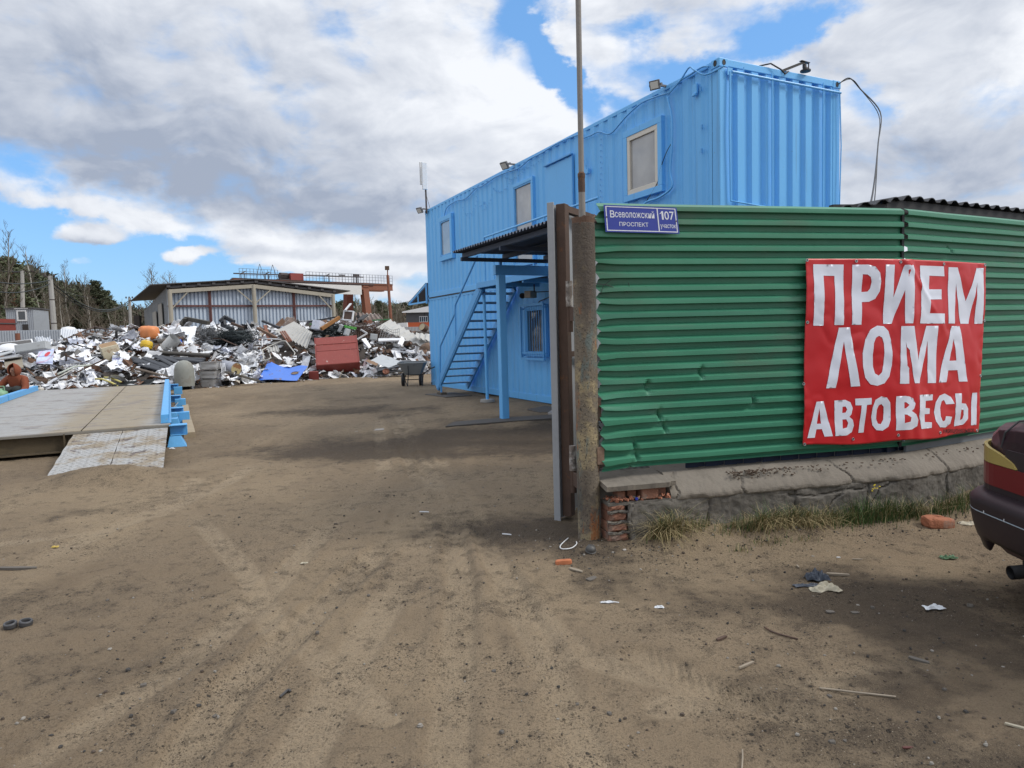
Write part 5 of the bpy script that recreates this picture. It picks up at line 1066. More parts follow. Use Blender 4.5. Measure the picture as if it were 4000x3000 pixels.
# the mass underneath: one object
def pile_mass():
    b = MB(); xs_ = np.arange(-26, 6, .22); ys_ = np.arange(16.5, 48, .22); Xg, Yg = np.meshgrid(xs_, ys_)
    Zg = pile_z(Xg.ravel(), Yg.ravel()).reshape(Xg.shape); Zg += np.where(Zg > -.2, (RNG.random(Xg.shape)-.6)*.16, 0)
    n = len(xs_); b.add(np.stack([Xg.ravel(), Yg.ravel(), Zg.ravel()], 1), [(j*n+i, j*n+i+1, (j+1)*n+i+1, (j+1)*n+i) for j in range(len(ys_)-1) for i in range(n-1) if max(Zg[j, i], Zg[j+1, i], Zg[j, i+1], Zg[j+1, i+1]) > -.25])
    rr = random.Random(8); k = 0
    while k < 9000:
        px, py = rr.random()*1720-10, 1260+rr.random()*260; h = hit(px, py) if k % 1 == 0 else None
        if h is None: k += 1; continue
        for q in range(6):
            p = h+V(rr.gauss(0, .35), rr.gauss(0, .45), 0); z_ = pile_z(p[0], p[1])[0]
            if z_ < -.1: continue
            rel = V(p[0], p[1], z_+.1)-CAM; fx_ = 2000+FPX*(rel@_r)/(rel@_f); fy_ = 1500-FPX*(rel@_u)/(rel@_f)
            if not clear(fx_, fy_, 2) and rr.random() < .85: continue
            a_ = V(rr.gauss(0, 1), rr.gauss(0, 1), rr.gauss(0, .35)); a_ /= np.linalg.norm(a_); c_ = np.cross(a_, V(rr.gauss(0, .6), rr.gauss(-.5, .6), 1)); c_ /= np.linalg.norm(c_); n_ = np.cross(a_, c_)
            L_ = .06+.34*rr.random()**2.2; W_ = L_*(.3+.6*rr.random()); q0 = V(p[0], p[1], z_+.03+.10*rr.random()); j_ = lambda: V(rr.gauss(0, .12), rr.gauss(0, .12), rr.gauss(0, .12))*L_*.8
            b.add([q0+a_*L_*(i/3-.5)+c_*W_*(j-.5)+n_*L_*.13*rr.gauss(0, 1)*(i % 3 != 0 or j != 1)+j_() for j in range(3) for i in range(4)], [(j*4+i, j*4+i+1, j*4+i+5, j*4+i+4) for j in range(2) for i in range(3)], rr.choice((1, 1, 1, 1, 1, 1, 2, 3, 4, 4)))
        k += 6
    for q in range(900):   # scatter along the foot
        i = rr.randrange(3, len(FRONT)-2); u = rr.random(); x = FRONT[i][0]*(1-u)+FRONT[i+1][0]*u; y = FRONT[i][1]*(1-u)+FRONT[i+1][1]*u
        nx, ny = (FRONT[i+1][1]-FRONT[i][1]), -(FRONT[i+1][0]-FRONT[i][0]); l_ = math.hypot(nx, ny); o_ = abs(rr.gauss(0, .45))-.5; x += nx/l_*o_; y += ny/l_*o_
        a_ = rr.random()*6.3; L_ = .03+.13*rr.random()**2; b.box((x, y, max(0, pile_z(x, y)[0])+.012), (L_, L_*.5, .02), (V(math.cos(a_), math.sin(a_), .2*rr.random()), V(-math.sin(a_), math.cos(a_), 0), UP), rr.choice((1, 1, 2, 3, 3, 4)))
    return tag(b.build('scrap_heap', [mat('dark scrap soil', (.045, .036, .03), .95, 0, .5, 3), mat('scrap white bits', (.66, .67, .69), .5, .0, .3, 6), mat('scrap grey bits', (.22, .215, .21), .6, .3, .3, 6), mat('scrap dark bits', (.035, .032, .03), .7, 0, .3, 6), mat('scrap rust bits', (.14, .075, .045), .85, 0, .3, 6)]), 'mass of mixed small metal scrap under the larger pieces', 'scrap', kind='stuff')
pile_mass()
# --- crumpled sheet metal, a dozen shapes copied over the heap
def enamel(name, col, amt, **k):
    return mat(name, col, .35, 0., .10, 2.5, [((.30, .28, .25), 3.2, .56, .16, amt), ((.07, .06, .055), 5, .64, .08, amt), ((.20, .11, .06), 7, .68, .06, amt*.8)], rand=.22, bump=.15, bs=10, **k)
m_enam = enamel('crushed white enamel', (.80, .81, .83), .6); m_enamb = enamel('crushed bluish enamel', (.66, .69, .78), .6); m_gal = mat('crushed zinc sheet', (.46, .46, .46), .38, .55, .2, 3, [((.12, .10, .09), 4, .58, .15, .7)], rand=.5, bump=.15, bs=12)
m_beige = enamel('crushed beige enamel', (.42, .38, .31), .8); m_brownp = mat('rusty bent plate', (.12, .070, .045), .85, 0, .4, 4, [((.26, .22, .18), 4, .6, .15, .5)], rand=.6, bump=.3); m_darkp = mat('black bent plate', (.030, .029, .029), .55, 0, .3, 4, rand=.5)
def crumpled(seed, m, w_, h_, amp, nu=15, nv=11, curl=0.):
    r_ = random.Random(seed); b = MB(); cr = [(r_.random()*6.3, r_.gauss(0, .3), r_.choice((-1, 1))*(.2+.8*r_.random())) for _ in range(5)]; corner = [.75+.45*r_.random() for _ in range(4)]
    def f(u, v):
        kx = (corner[0]*(1-u)+corner[1]*u)*(1-v)+(corner[2]*(1-u)+corner[3]*u)*v; x = (u-.5)*w_*kx; y = (v-.5)*h_*(2-kx)
        z = sum(amp*k_*abs((u-.5)*math.cos(a_)+(v-.5)*math.sin(a_)-c_) for a_, c_, k_ in cr)+amp*.55*(fbm(np.array([u*4+seed*3.3]), np.array([v*4+seed]), 3)[0]-.5)
        e_ = max(abs(u-.5), abs(v-.5)); z += amp*.42*abs(fbm(np.array([u*9+seed*2.1]), np.array([v*8+seed]), 2)[0]-.5)*2-amp*.18*abs(vn(np.array([u*5+v*4+seed]), np.array([v*5-u*3]))[0]-.5)*3; z += -amp*.5*max(0, e_-.40)*8*(1 if seed % 2 else .3)+curl*(u-.5)**2
        j_ = amp*.25; return V(x+(fbm(np.array([u*6+seed]), np.array([v*6.]), 2)[0]-.5)*j_, y+(fbm(np.array([u*6.]), np.array([v*6+seed]), 2)[0]-.5)*j_, z)
    b.grid(f, nu, nv); me = b.build('panel_source', m, solid=.006); return me
protos = [crumpled(k, m_enam if k % 4 else m_enamb, .60+.07*(k % 5), .42+.06*(k % 4), .16+.05*(k % 3)) for k in range(12)]
protos += [crumpled(20+k, m_gal, .7, .35, .18) for k in range(2)]+[crumpled(30+k, m_beige, .62, .45, .16) for k in range(2)]
pl_b = [crumpled(40+k, m_brownp if k % 2 else m_darkp, .85, .36, .14) for k in range(6)]
def scatter(srcs, n, name, label, cat, group, rs, tiltx=.42, smin=.6, smax=1.25, box=(0, 1700, 1285, 1512), sink=.02, dens=None):
    done = 0; tries = 0
    while done < n and tries < n*30:
        tries += 1; px = box[0]+rs.random()*(box[1]-box[0]); py = box[2]+rs.random()*(box[3]-box[2])
        if dens and rs.random() > dens(px, py): continue
        h = hit(px, py)
        if h is None: continue
        s_ = rs.choice(srcs)
        if done < len(srcs): s_ = srcs[done]; o = s_ if done < len(srcs) else None
        else: o = s_.copy(); C.objects.link(o)
        o.name = name; o.location = Vector(h+V(0, .05, sink+.10*rs.random())); k = smin+(smax-smin)*rs.random()**1.5; o.scale = (k, k*(.8+.4*rs.random()), k)
        o.rotation_euler = (rs.gauss(.38, tiltx), rs.gauss(0, tiltx*.8), rs.random()*6.3); tag(o, label, cat, group); done += 1
def dens_white(px, py):
    k = 1.
    if not clear(px, py): return .02
    if py < 1330 and px > 760: k = .18
    if py < 1400 and 1220 < px < 1480: k = .25
    if py < 1360 and px < 150: k = .4
    if 560 < px < 730 and 1380 < py < 1450: k = .3
    return k
rs = random.Random(21)
scatter(protos, 298, 'crumpled_panel', 'crumpled pale sheet metal panel lying in the scrap heap', 'sheet metal', 'crumpled pale panels in the scrap heap', rs, dens=dens_white, smin=.52, smax=1.2)
pl_s = [crumpled(60+k, (m_enam, m_enamb, m_gal, m_beige)[k % 4], .75, .20, .13, 17, 5) for k in range(6)]
scatter(pl_s, 240, 'dented_strip', 'narrow dented strip of pale sheet metal lying in the scrap heap', 'metal strip', 'narrow pale strips in the scrap heap', random.Random(31), .45, .55, 1.2, dens=lambda x, y: (.3 if y < 1330 and x > 760 else 1.) if clear(x, y, 4) else .10)
scatter(pl_b, 90, 'bent_plate', 'dark or rusty bent plate lying in the scrap heap', 'plate', 'dark bent plates in the scrap heap', rs, .45, .5, 1.2, dens=lambda x, y: (1 if y < 1400 else .45) if clear(x, y) else .02)
m_rpipe = mat('scrap pipe', (.13, .10, .085), .7, .3, .4, 5, rand=.7)
srcs = []
for k in range(5):
    b = MB(); L_ = 1.0+.45*k; r_ = .02+.012*(k % 3)
    if k % 2: b.tube([V(-L_/2, 0, 0), V(0, 0, .02), V(L_/2, .05*k, .06)], r_, 8)
    else:
        b.bar(V(-L_/2, 0, 0), V(L_/2, 0, 0), .05, .006); b.bar(V(-L_/2, .022, .025), V(L_/2, .022, .025), .006, .05)
    srcs.append(b.build('bar_source', (m_rpipe, m_darkp, m_gal, m_brownp, m_enam)[k]))
scatter(srcs, 105, 'scrap_bar', 'loose pipe or angle bar sticking out of the scrap heap', 'metal bar', 'loose bars in the scrap heap', rs, .28, .6, 1.3, box=(0, 1700, 1262, 1505), sink=.08, dens=lambda x, y: 1 if clear(x, y) else .05)
# --- the pieces one can name
def place(px, py, Y=None, dz=0.):
    p = at(px, py, Y) if Y else hit(px, py)
    return p+UP*dz
def rot(ax_, an):
    ax_ = np.asarray(ax_, float)/np.linalg.norm(ax_); K = np.array([[0, -ax_[2], ax_[1]], [ax_[2], 0, -ax_[0]], [-ax_[1], ax_[0], 0]]); return np.eye(3)+math.sin(an)*K+(1-math.cos(an))*K@K
def axes(yaw, pitch=0, roll=0):
    M = rot((0, 0, 1), R(yaw))@rot((1, 0, 0), R(pitch))@rot((0, 1, 0), R(roll)); return M[:, 0], M[:, 1], M[:, 2]
# red cabinet: corner by corner from its outline
m_redc = mat('chipped red paint', (.225, .040, .030), .6, 0, .12, 3, [((.48, .40, .36), 5.5, .655, .02, .9), ((.15, .025, .02), 2.2, .5, .25, .7), ((.40, .34, .30), 20, .66, .02, .8)], bump=.1)
fl, fr, bl_, br_ = at(1217, 1322, 26.6), at(1387, 1308, 27.0), at(1243, 1429, 25.7), at(1414, 1416, 26.1)
t = thing('metal_cabinet', (bl_+br_)/2, 'big chipped red metal cabinet lying tilted at the front of the scrap heap', 'cabinet')
ex = (br_-bl_); ex /= np.linalg.norm(ex); ez = (fl-bl_); ez -= ez@ex*ex; hz = np.linalg.norm(ez); ez /= hz; ey = np.cross(ez, ex); wd = np.linalg.norm(br_-bl_); dp = .75
b = MB(); cen = (fl+fr+bl_+br_)/4+ey*dp/2*(1 if ey[1] > 0 else -1); sy = 1 if ey[1] > 0 else -1
b.box(cen, (wd, dp, hz), (ex, ey*sy, ez)); b.build('body', m_redc, t, bevel=.012)
fc = (fl+fr+bl_+br_)/4
for z0_, z1_ in ((.235, .49), (-.005, .225), (-.49, -.015)):
    b = MB(); b.box(fc-ey*sy*.006+ez*hz*(z0_+z1_)/2, (wd*.94, .02, hz*(z1_-z0_)), (ex, ey*sy, ez)); b.build('scrap_sheet', m_redc, t, bevel=.006)
b = MB(); b.box(fc-ey*sy*.02+ez*hz*.23, (wd*.94, .03, .03), (ex, ey*sy, ez))
for s_ in (-1, 1): b.box(fc-ey*sy*.012+ex*s_*wd*.485, (.035, .03, hz*.99), (ex, ey*sy, ez))
b.build('edge_strip', m_redc, t)
slab([at(1205, 1448, 25.2), at(1245, 1450, 25.1), at(1240, 1440, 25.6), at(1208, 1442, 25.7)], .30, 'red_plate', 'small flat red plate under the left foot of the red cabinet', 'plate', m_redc)
# blue sheet
m_bsheet = mat('muddy blue sheet', (.045, .16, .58), .35, 0, .08, 1.5, [((.17, .12, .085), 2.4, .60, .06, .85, (1.6, .8, 1)), ((.17, .12, .085), 6, .66, .04, .7)], fine=.04)
P4 = [at(1008, 1480, 23.9), at(1160, 1490, 24.1), at(1202, 1436, 25.4), at(1045, 1424, 25.3)]; P4[0][2] = .10; P4[1][2] = .08
b = MB(); hc = np.array([.80, .52])
def bs(u, v):
    p = (P4[0]*(1-u)+P4[1]*u)*(1-v)+(P4[3]*(1-u)+P4[2]*u)*v
    return p+UP*(.10*math.exp(-((u-.05)/.12)**2-((v-1)/.12)**2)+.03*math.sin(u*5+v*3)+.05*max(0, v-.85)*5*math.sin(u*9))
b.grid(bs, 30, 20); t = tag(b.build('blue_sheet', m_bsheet, solid=.012), 'bright blue muddy plastic sheet leaning at the foot of the scrap heap', 'sheet')
b = MB(); q = bs(*hc); du = (bs(.82, .52)-bs(.78, .52)); du /= np.linalg.norm(du); dv = (bs(.8, .56)-bs(.8, .48)); dv /= np.linalg.norm(dv); WORLD[t.name] = V(0, 0, 0)
b.lathe(q+np.cross(du, dv)*.012, [(.0001, 0), (.11, 0), (.125, .0), (.125, .02)], 24, (du, dv, np.cross(du, dv))); b.build('hole', mat('mud', (.17, .12, .085), .9), t)
# three stacked steel tubs
m_tub = mat('dented steel', (.34, .335, .33), .4, .3, .3, 4, [((.55, .55, .55), 2.5, .60, .05, .8), ((.10, .09, .08), 5, .6, .1, .6)], bump=.2, bs=12)
pt = gnd(815, 1514)
for k in range(3):
    z0_ = .02+k*.282; ax_ = axes(4*k-3, 0, 0); c_ = V(pt[0]+.02*(k-1), pt[1]+.2, z0_); b = MB(); r_ = random.Random(k)
    def tub(u, v):
        a_ = u*2*math.pi; e_ = .2; ca, sa = math.cos(a_), math.sin(a_); sx = .285*(abs(ca)**.35)*(1 if ca > 0 else -1); sy_ = .24*(abs(sa)**.35)*(1 if sa > 0 else -1)
        d_ = .035*(vn(np.array([u*14+k*9]), np.array([v*3+k]))[0]-.5)*(1 if 0 < v < 1 else 0); g_ = 1+.03*v+d_*2.2+(.03 if v > .93 else 0); return c_+ax_[0]*sx*g_+ax_[1]*sy_*g_+UP*.25*v
    b.grid(tub, 49, 9); b.add([tub(i/24, 0) for i in range(24)], [tuple(range(24))]); b.add([tub(i/24, .96) for i in range(24)], [tuple(range(24))])
    tag(b.build('steel_tub', m_tub), ('bottom steel tub of the stack of three at the heap edge', 'middle dented steel tub in the stack of three', 'top crumpled steel tub of the stack of three')[k], 'tub', 'stacked steel tubs')
def drum(px, py, Y, L_, r_, ax_, m, label, name='barrel', cat='barrel', capm=None, dz=0.):
    p = at(px, py, Y) if Y else hit(px, py); p = p+UP*dz
    a_ = np.asarray(ax_, float); a_ /= np.linalg.norm(a_); x_ = np.cross(a_, V(.1, .2, 1)); x_ /= np.linalg.norm(x_); t = thing(name, p, label, cat)
    b = MB(); b.lathe(p, [(r_*.96, -L_/2), (r_, -L_/2+.01), (r_, -L_/6-.01), (r_*1.03, -L_/6), (r_, -L_/6+.01), (r_, L_/6-.01), (r_*1.03, L_/6), (r_, L_/6+.01), (r_, L_/2-.01), (r_*.96, L_/2)], 28, (x_, np.cross(a_, x_), a_)); b.build('shell', m, t, smooth=True)
    b = MB()
    for s_ in (-1, 1): b.lathe(p, [(.0001, s_*(L_/2-.015)), (r_*.96, s_*(L_/2-.015))], 28, (x_, np.cross(a_, x_), a_))
    b.build('end_cap', capm or m, t)
    if capm: b = MB(); b.lathe(p+a_*(-L_/2+.012)+np.cross(a_, x_)*r_*.5, [(.0001, -.006), (.05, -.006), (.05, .01)], 14, (x_, np.cross(a_, x_), a_)); b.build('bung_hole', m_black, t)
    return t
m_gdrum = mat('grey drum paint', (.30, .31, .35), .5, .1, .15, 3, [((.14, .12, .11), 4, .6, .1, .6)])
drum(900, 1437, 22.9, .62, .215, (-.85, .50, .12), m_gdrum, 'grey steel drum lying on its side with a rusty yellow lid', capm=mat('rusty yellow lid', (.42, .35, .18), .7, 0, .2, 6, [((.22, .09, .04), 5, .52, .1, .9)]))
# round grey tank dome
t = thing('tank_dome', at(722, 1500, 22.6), 'weathered greenish grey round tank end standing at the heap front', 'tank'); p = at(722, 1496, 22.6); b = MB()
b.lathe(p-UP*.1, [(.29, 0), (.30, .3), (.295, .52), (.26, .66), (.20, .75), (.11, .81), (.0001, .83)], 26); b.build('shell', mat('greenish tank paint', (.24, .245, .22), .8, 0, .3, 4, [((.14, .11, .08), 4, .50, .2, .6)]), t, smooth=True)
m_yel = mat('yellow can paint', (.58, .38, .02), .5, 0, .15, 5, [((.25, .17, .05), 6, .6, .1, .6)])
t = thing('gas_can', at(572, 1348, 27.4), 'bright yellow round can lying on the white scrap', 'can'); p = at(572, 1348, 27.4); b = MB(); ax_ = axes(10, -18, 8)
b.lathe(p, [(.0001, -.17), (.17, -.16), (.205, -.12), (.21, .08), (.18, .14), (.08, .17), (.0001, .18)], 24, ax_); b.build('can', m_yel, t, smooth=True); b = MB(); b.lathe(p, [(.20, -.045), (.222, -.04), (.222, -.02), (.20, -.015)], 24, ax_); b.build('rim', m_yel, t); b = MB(); b.tube([p+ax_[0]*.07+ax_[2]*.15, p+ax_[0]*.06+ax_[2]*.22, p-ax_[0]*.06+ax_[2]*.22, p-ax_[0]*.07+ax_[2]*.15], .012, 8); b.build('handle', m_yel, t)
m_pipeg = mat('dark pipe', (.075, .068, .06), .65, .2, .3, 5)
def openpipe(px, py, Y, L_, r_, ax_, m, label):
    p = at(px, py, Y); a_ = np.asarray(ax_, float); a_ /= np.linalg.norm(a_); b = MB(); b.tube([p-a_*.0, p+a_*L_], r_, 20, cap=False); b.tube([p, p+a_*L_], r_*.9, 20, cap=False); x_ = np.cross(a_, UP); x_ /= np.linalg.norm(x_); b.lathe(p, [(r_*.9, 0), (r_, 0)], 20, (x_, np.cross(a_, x_), a_)); return tag(b.build('scrap_pipe', m, smooth=True), label, 'pipe')
openpipe(606, 1338, 27.0, 1.1, .135, (.35, .9, .10), m_pipeg, 'wide dark open pipe beside the yellow can'); openpipe(632, 1334, 27.6, .9, .09, (.5, .8, .1), m_rust, 'narrower rusty open pipe right of the wide dark pipe')
openpipe(628, 1378, 25.5, 1.7, .075, (.95, .2, -.09), m_pipeg, 'grey pipe lying above the black beams'); openpipe(720, 1489, 22.0, 1.9, .045, (-.93, .25, .22), mat('brown long pipe', (.13, .10, .075), .8), 'long brown pipe slanting across the white scrap to the tank dome')
openpipe(548, 1457, 22.9, 1.7, .04, (-.95, .2, .18), MATS['brown long pipe'], 'brown pipe lying further left below the striped sheet')
openpipe(648, 1362, 26.6, .55, .23, (.8, -.1, .75), mat('pale duct', (.50, .50, .48), .5, 0, .15, 4), 'short pale open duct tilted up right of the yellow can')
drum(694, 1344, 27.3, .35, .14, (.8, .3, .3), mat('blue keg', (.03, .12, .55), .4), 'small bright blue keg half buried in scrap')
# orange crumpled tank
m_or = mat('orange tank', (.62, .22, .075), .5, 0, .12, 2, [((.25, .12, .06), 4, .62, .1, .6)], bump=.2, bs=8); p = at(583, 1302, 29.2); b = MB()
def otank(u, v):
    a_ = u*2*math.pi; th = (v-.5)*math.pi; n_ = (fbm(np.array([math.cos(a_)*1.5+5]), np.array([v*3+math.sin(a_)]), 3)[0]-.5)*.35; c_ = max(0, math.cos(th))**.4
    return p+V(.40*(1+n_)*math.cos(a_)*c_, .35*(1+n_)*math.sin(a_)*c_, .30*(1+n_)*(abs(math.sin(th))**.7)*(1 if th > 0 else -1))
b.grid(otank, 40, 16); tag(b.build('plastic_tank', m_or, smooth=True), 'crumpled orange tank on top of the heap', 'tank')
# black beams
m_bbeam = mat('black beam', (.028, .031, .038), .5, .1, .25, 4)
for k, (x0, y0, x1, y1, Ya, Yb) in enumerate(((515, 1398, 640, 1445, 24.6, 23.3), (585, 1380, 690, 1436, 25, 23.4), (525, 1412, 620, 1440, 24.2, 23.3), (600, 1384, 720, 1425, 25.2, 23.8), (560, 1400, 660, 1440, 24.6, 23.4), (545, 1425, 650, 1452, 23.9, 22.9), (640, 1398, 790, 1414, 25, 24.2), (620, 1420, 690, 1440, 24.2, 23.4), (690, 1402, 800, 1405, 25.2, 24.9))):
    p0, p1 = at(x0, y0, Ya), at(x1, y1, Yb); b = MB(); b.bar(p0, p1, .17, .07, up=V(.2, -.5, 1)); b.bar(p0+V(0, 0, .02), p1+V(0, 0, .02), .13, .05, up=V(.2, -.5, 1)); tag(b.build('black_beam', m_bbeam, bevel=.008), 'long black flat profile in the bundle beside the dome tank', 'beam', 'bundle of black profiles')
# beige box, printed sheets
m_cream = mat('rusty cream enamel', (.52, .46, .33), .5, 0, .12, 2, [((.24, .11, .05), 2.2, .58, .08, .9), ((.62, .5, .15), 4, .66, .06, .5)])
p = at(432, 1378, 25.6); t = thing('appliance_shell', p, 'cream enamel appliance shell with rusty rim stuck upright in the heap', 'appliance'); b = MB(); ax_ = axes(38, 12, -14)
b.box(p, (.55, .60, .62), ax_); b.build('shell', m_cream, t, bevel=.02); b = MB(); b.box(p+ax_[2]*.313, (.50, .55, .008), ax_); b.build('open_top', mat('rusty inside', (.30, .19, .10), .8, 0, .3, 4), t)
m_print = mat('striped print sheet', (.58, .62, .70), .45, 0, .1, 3, extra=lambda t, v, c: mixc(t, ((sep(t, v)[2]*34.+noise(t, v, 3)*5.)._op('SINE')).step(.35, .6)*(1.-(sep(t, v)[2]*1.0+.0).step(-.02, .30)*.75), c, (.05, .045, .32)))
def leaf(corners, name, label, cat, m, wv=.03, n=14, solid=.006, cor=0, camp=.02, loc=None):
    a_, b2, c_, d_ = corners; b = MB(); nn = np.cross(b2-a_, d_-a_); nn /= np.linalg.norm(nn); nu = n if not cor else cor*8+1
    b.grid(lambda u, v: (a_*(1-u)+b2*u)*(1-v)+(d_*(1-u)+c_*u)*v+nn*(wv*(fbm(np.array([u*3+a_[0]]), np.array([v*3+a_[1]]), 3)[0]-.5)*2+(camp*np.clip(abs((u*cor) % 1-.5)*4-.9, -.4, .6) if cor else 0)), nu, max(4, n//2))
    return tag(b.build(name, m, solid=solid, loc=(a_+c_)/2), label, cat)
leaf([at(434, 1440, 24.4), at(478, 1446, 24.3), at(482, 1400, 25.0), at(442, 1377, 25.2)], 'printed_sheet', 'blue and white striped printed sheet leaning on the cream appliance shell', 'sheet', m_print)
def splash(t, v, c):
    x, y, z = sep(t, v)
    c = mixc(t, ((z*30.+noise(t, v, 2.)*4.)._op('SINE')).step(.75, .95)*.5, c, (.12, .15, .42))
    r2 = lambda a, d, s: 1.-(((x-a)*(x-a)+(z-d)*(z-d))._op('SQRT')+(noise(t, v, 6.)-.5)*s*.8).step(s*.7, s)
    ring = r2(-.05, .03, .34)*(1.-r2(-.05, .03, .30)); c = mixc(t, ring*.7, c, (.55, .06, .10)); c = mixc(t, r2(-.02, .06, .10), c, (.55, .03, .04)); c = mixc(t, r2(-.5, -.14, .18), c, (.03, .10, .50)); c = mixc(t, r2(-.62, -.24, .14)*.9, c, (.55, .48, .04)); return mixc(t, r2(.30, .06, .16)*(1.-r2(.28, .02, .12))*.8, c, (.50, .38, .05))
leaf([at(140, 1418, 22.4), at(206, 1424, 22.4), at(212, 1362, 23.2), at(152, 1372, 23.2)], 'printed_sheet', 'pale blue printed sheet with red, blue and yellow splashes at the left of the heap', 'sheet', mat('splashed print sheet', (.55, .62, .80), .45, 0, .08, 2, extra=splash), .04)
# wheelbarrow tray with yellow handles by the scale
p = at(545, 1500, 20.9); t = thing('barrow_tray', p, 'dark upturned barrow tray with two yellow handles behind the truck scale', 'wheelbarrow'); b = MB()
q = [at(452, 1503, 20.6), at(570, 1512, 20.6), at(598, 1486, 21.4), at(470, 1492, 21.4)]
b.add([q[0]-UP*.12, q[1]-UP*.12+V(-.12, 0, 0), q[2]-UP*.10+V(-.12, 0, 0), q[3]-UP*.10, q[0]+V(-.05, 0, .02), q[1]+V(.1, 0, .05), q[2]+V(.1, 0, .05), q[3]], [(0, 1, 5, 4), (1, 2, 6, 5), (2, 3, 7, 6), (3, 0, 4, 7), (0, 3, 2, 1)]); b.build('tray', mat('dark tray', (.05, .055, .055), .6, 0, .3, 5), t, solid=.012)
for pts in (((372, 1480, 21), (398, 1481, 21), (430, 1492, 20.8), (462, 1508, 20.6)), ((408, 1474, 21.4), (432, 1476, 21.3), (472, 1492, 21.0))):
    b = MB(); b.tube([at(*a) for a in pts], .03, 8); b.build('handle', mat('yellow handle', (.48, .42, .13), .5), t, smooth=True)
# grey boxes and doors at the left
m_lgrey = mat('pale grey enamel', (.40, .42, .43), .5, 0, .1, 3, [((.22, .2, .18), 5, .6, .1, .5)])
def boxitem(px, py, Y, sz, ang, m, name, label, cat, extra=None):
    p = at(px, py, Y); t = thing(name, p, label, cat); b = MB(); ax_ = axes(*ang); b.box(p, sz, ax_); b.build('casing', m, t, bevel=.012)
    b = MB(); b.box(p-ax_[1]*(sz[1]/2+.004), (sz[0]*.88, .01, sz[2]*.8), ax_); b.build('cover_plate', m, t, bevel=.004)
    return t, p, ax_
boxitem(128, 1357, 22.2, (.90, .35, .26), (10, -8, -8), m_lgrey, 'duct_box', 'long pale grey metal box lying tilted at the left of the heap', 'box')
leaf([at(-60, 1368, 23), at(118, 1345, 23.4), at(124, 1325, 24.2), at(-60, 1348, 24)], 'metal_tray', 'dark open door tray with a white rim above the pale grey box', 'door', mat('dark tray inside', (.07, .065, .06), .7), .01)
b = MB(); q = [at(-60, 1348, 24), at(122, 1326, 24.1), at(130, 1345, 23.4)]; b.bar(q[0], q[1], .04, .04); b.bar(q[1], q[2], .04, .04); tag(b.build('white_strip', m_enam), 'white rim strip around the dark door tray', 'strip')
leaf([at(-40, 1412, 21.2), at(88, 1392, 21.6), at(78, 1383, 22.4), at(-40, 1402, 22.2)], 'scrap_sheet', 'narrow grey door panel at the left edge of the heap', 'panel', m_gal, .01, solid=.03)
leaf([at(-30, 1398, 22), at(40, 1378, 22.3), at(56, 1366, 23.2), at(-30, 1384, 23.0)], 'scrap_sheet', 'flat white cabinet panel lying behind the grey door panel', 'panel', m_lgrey, .01, solid=.03)
leaf([at(20, 1440, 20.6), at(92, 1435, 20.8), at(85, 1392, 22), at(15, 1398, 22)], 'scrap_sheet', 'drab beige panel standing behind the crouching person', 'panel', mat('drab panel', (.24, .21, .16), .8, 0, .2, 4), .02, solid=.02)
b = MB(); p = at(40, 1362, 23.2); b.grid(lambda u, v: p+V(.42*math.cos(u*6.283)*math.sin(v*1.57), .3*math.sin(u*6.283)*math.sin(v*1.57), .24*math.cos(v*1.57)-.06)*(1+.25*(fbm(np.array([math.cos(u*6.283)*2+3]), np.array([v*3+math.sin(u*6.283)]), 3)[0]-.5)), 26, 9); tag(b.build('white_bundle', m_enam, smooth=True), 'rounded white bundle above the door panels on the left', 'bundle')
# pale corrugated sheets leaning on the far fence
m_wcor = mat('pale profiled sheet', (.55, .57, .60), .45, .1, .1, 2, [((.3, .29, .27), 4, .62, .1, .5)]); m_gcor = mat('old slate sheet', (.40, .395, .375), .8, 0, .15, 2, [((.17, .14, .11), 4, .58, .15, .6)]); m_bcor = mat('brown roof sheet', (.15, .11, .09), .8, 0, .25, 2, [((.36, .34, .31), 2.2, .54, .1, .6)])
leaf([at(236, 1335, 30), at(312, 1330, 30), at(330, 1287, 31), at(240, 1286, 31)], 'profiled_sheet', 'pale profiled sheet leaning on the grey fence', 'sheet', m_wcor, .02, cor=9, camp=.04)
leaf([at(148, 1345, 25), at(200, 1352, 25), at(196, 1314, 26), at(133, 1312, 26)], 'profiled_sheet', 'curled pale profiled sheet behind the long grey box', 'sheet', m_wcor, .10, cor=6, camp=.04)
leaf([at(1074, 1296, 29.6), at(1200, 1362, 28.0), at(1222, 1300, 28.6), at(1150, 1257, 30.4)], 'corrugated_sheet', 'grey corrugated sheet sloping left of the red cabinet', 'sheet', m_gcor, .02, cor=10, camp=.055)
leaf([at(1470, 1282, 31.0), at(1650, 1352, 29.0), at(1672, 1338, 29.4), at(1526, 1250, 32.4)], 'corrugated_sheet', 'long pale corrugated sheet sloping down behind the wheelbarrow', 'sheet', m_gcor, .02, cor=8, camp=.06)
leaf([at(1622, 1318, 29.4), at(1730, 1345, 28.6), at(1735, 1315, 29.4), at(1626, 1300, 30)], 'corrugated_sheet', 'short pale corrugated sheet beside the container corner', 'sheet', m_gcor, .02, cor=5, camp=.05)
leaf([at(1392, 1252, 33.2), at(1498, 1250, 32.8), at(1478, 1226, 34.2), at(1388, 1222, 34.2)], 'corrugated_sheet', 'brown streaked roof sheet on the crest of the heap', 'sheet', m_bcor, .03, cor=6, camp=.06)
leaf([at(1088, 1272, 31), at(1160, 1262, 31), at(1148, 1232, 31.6), at(1118, 1240, 31.6)], 'bent_sheet', 'curved brown sheet standing up before the shed wall', 'sheet', m_bcor, .12)
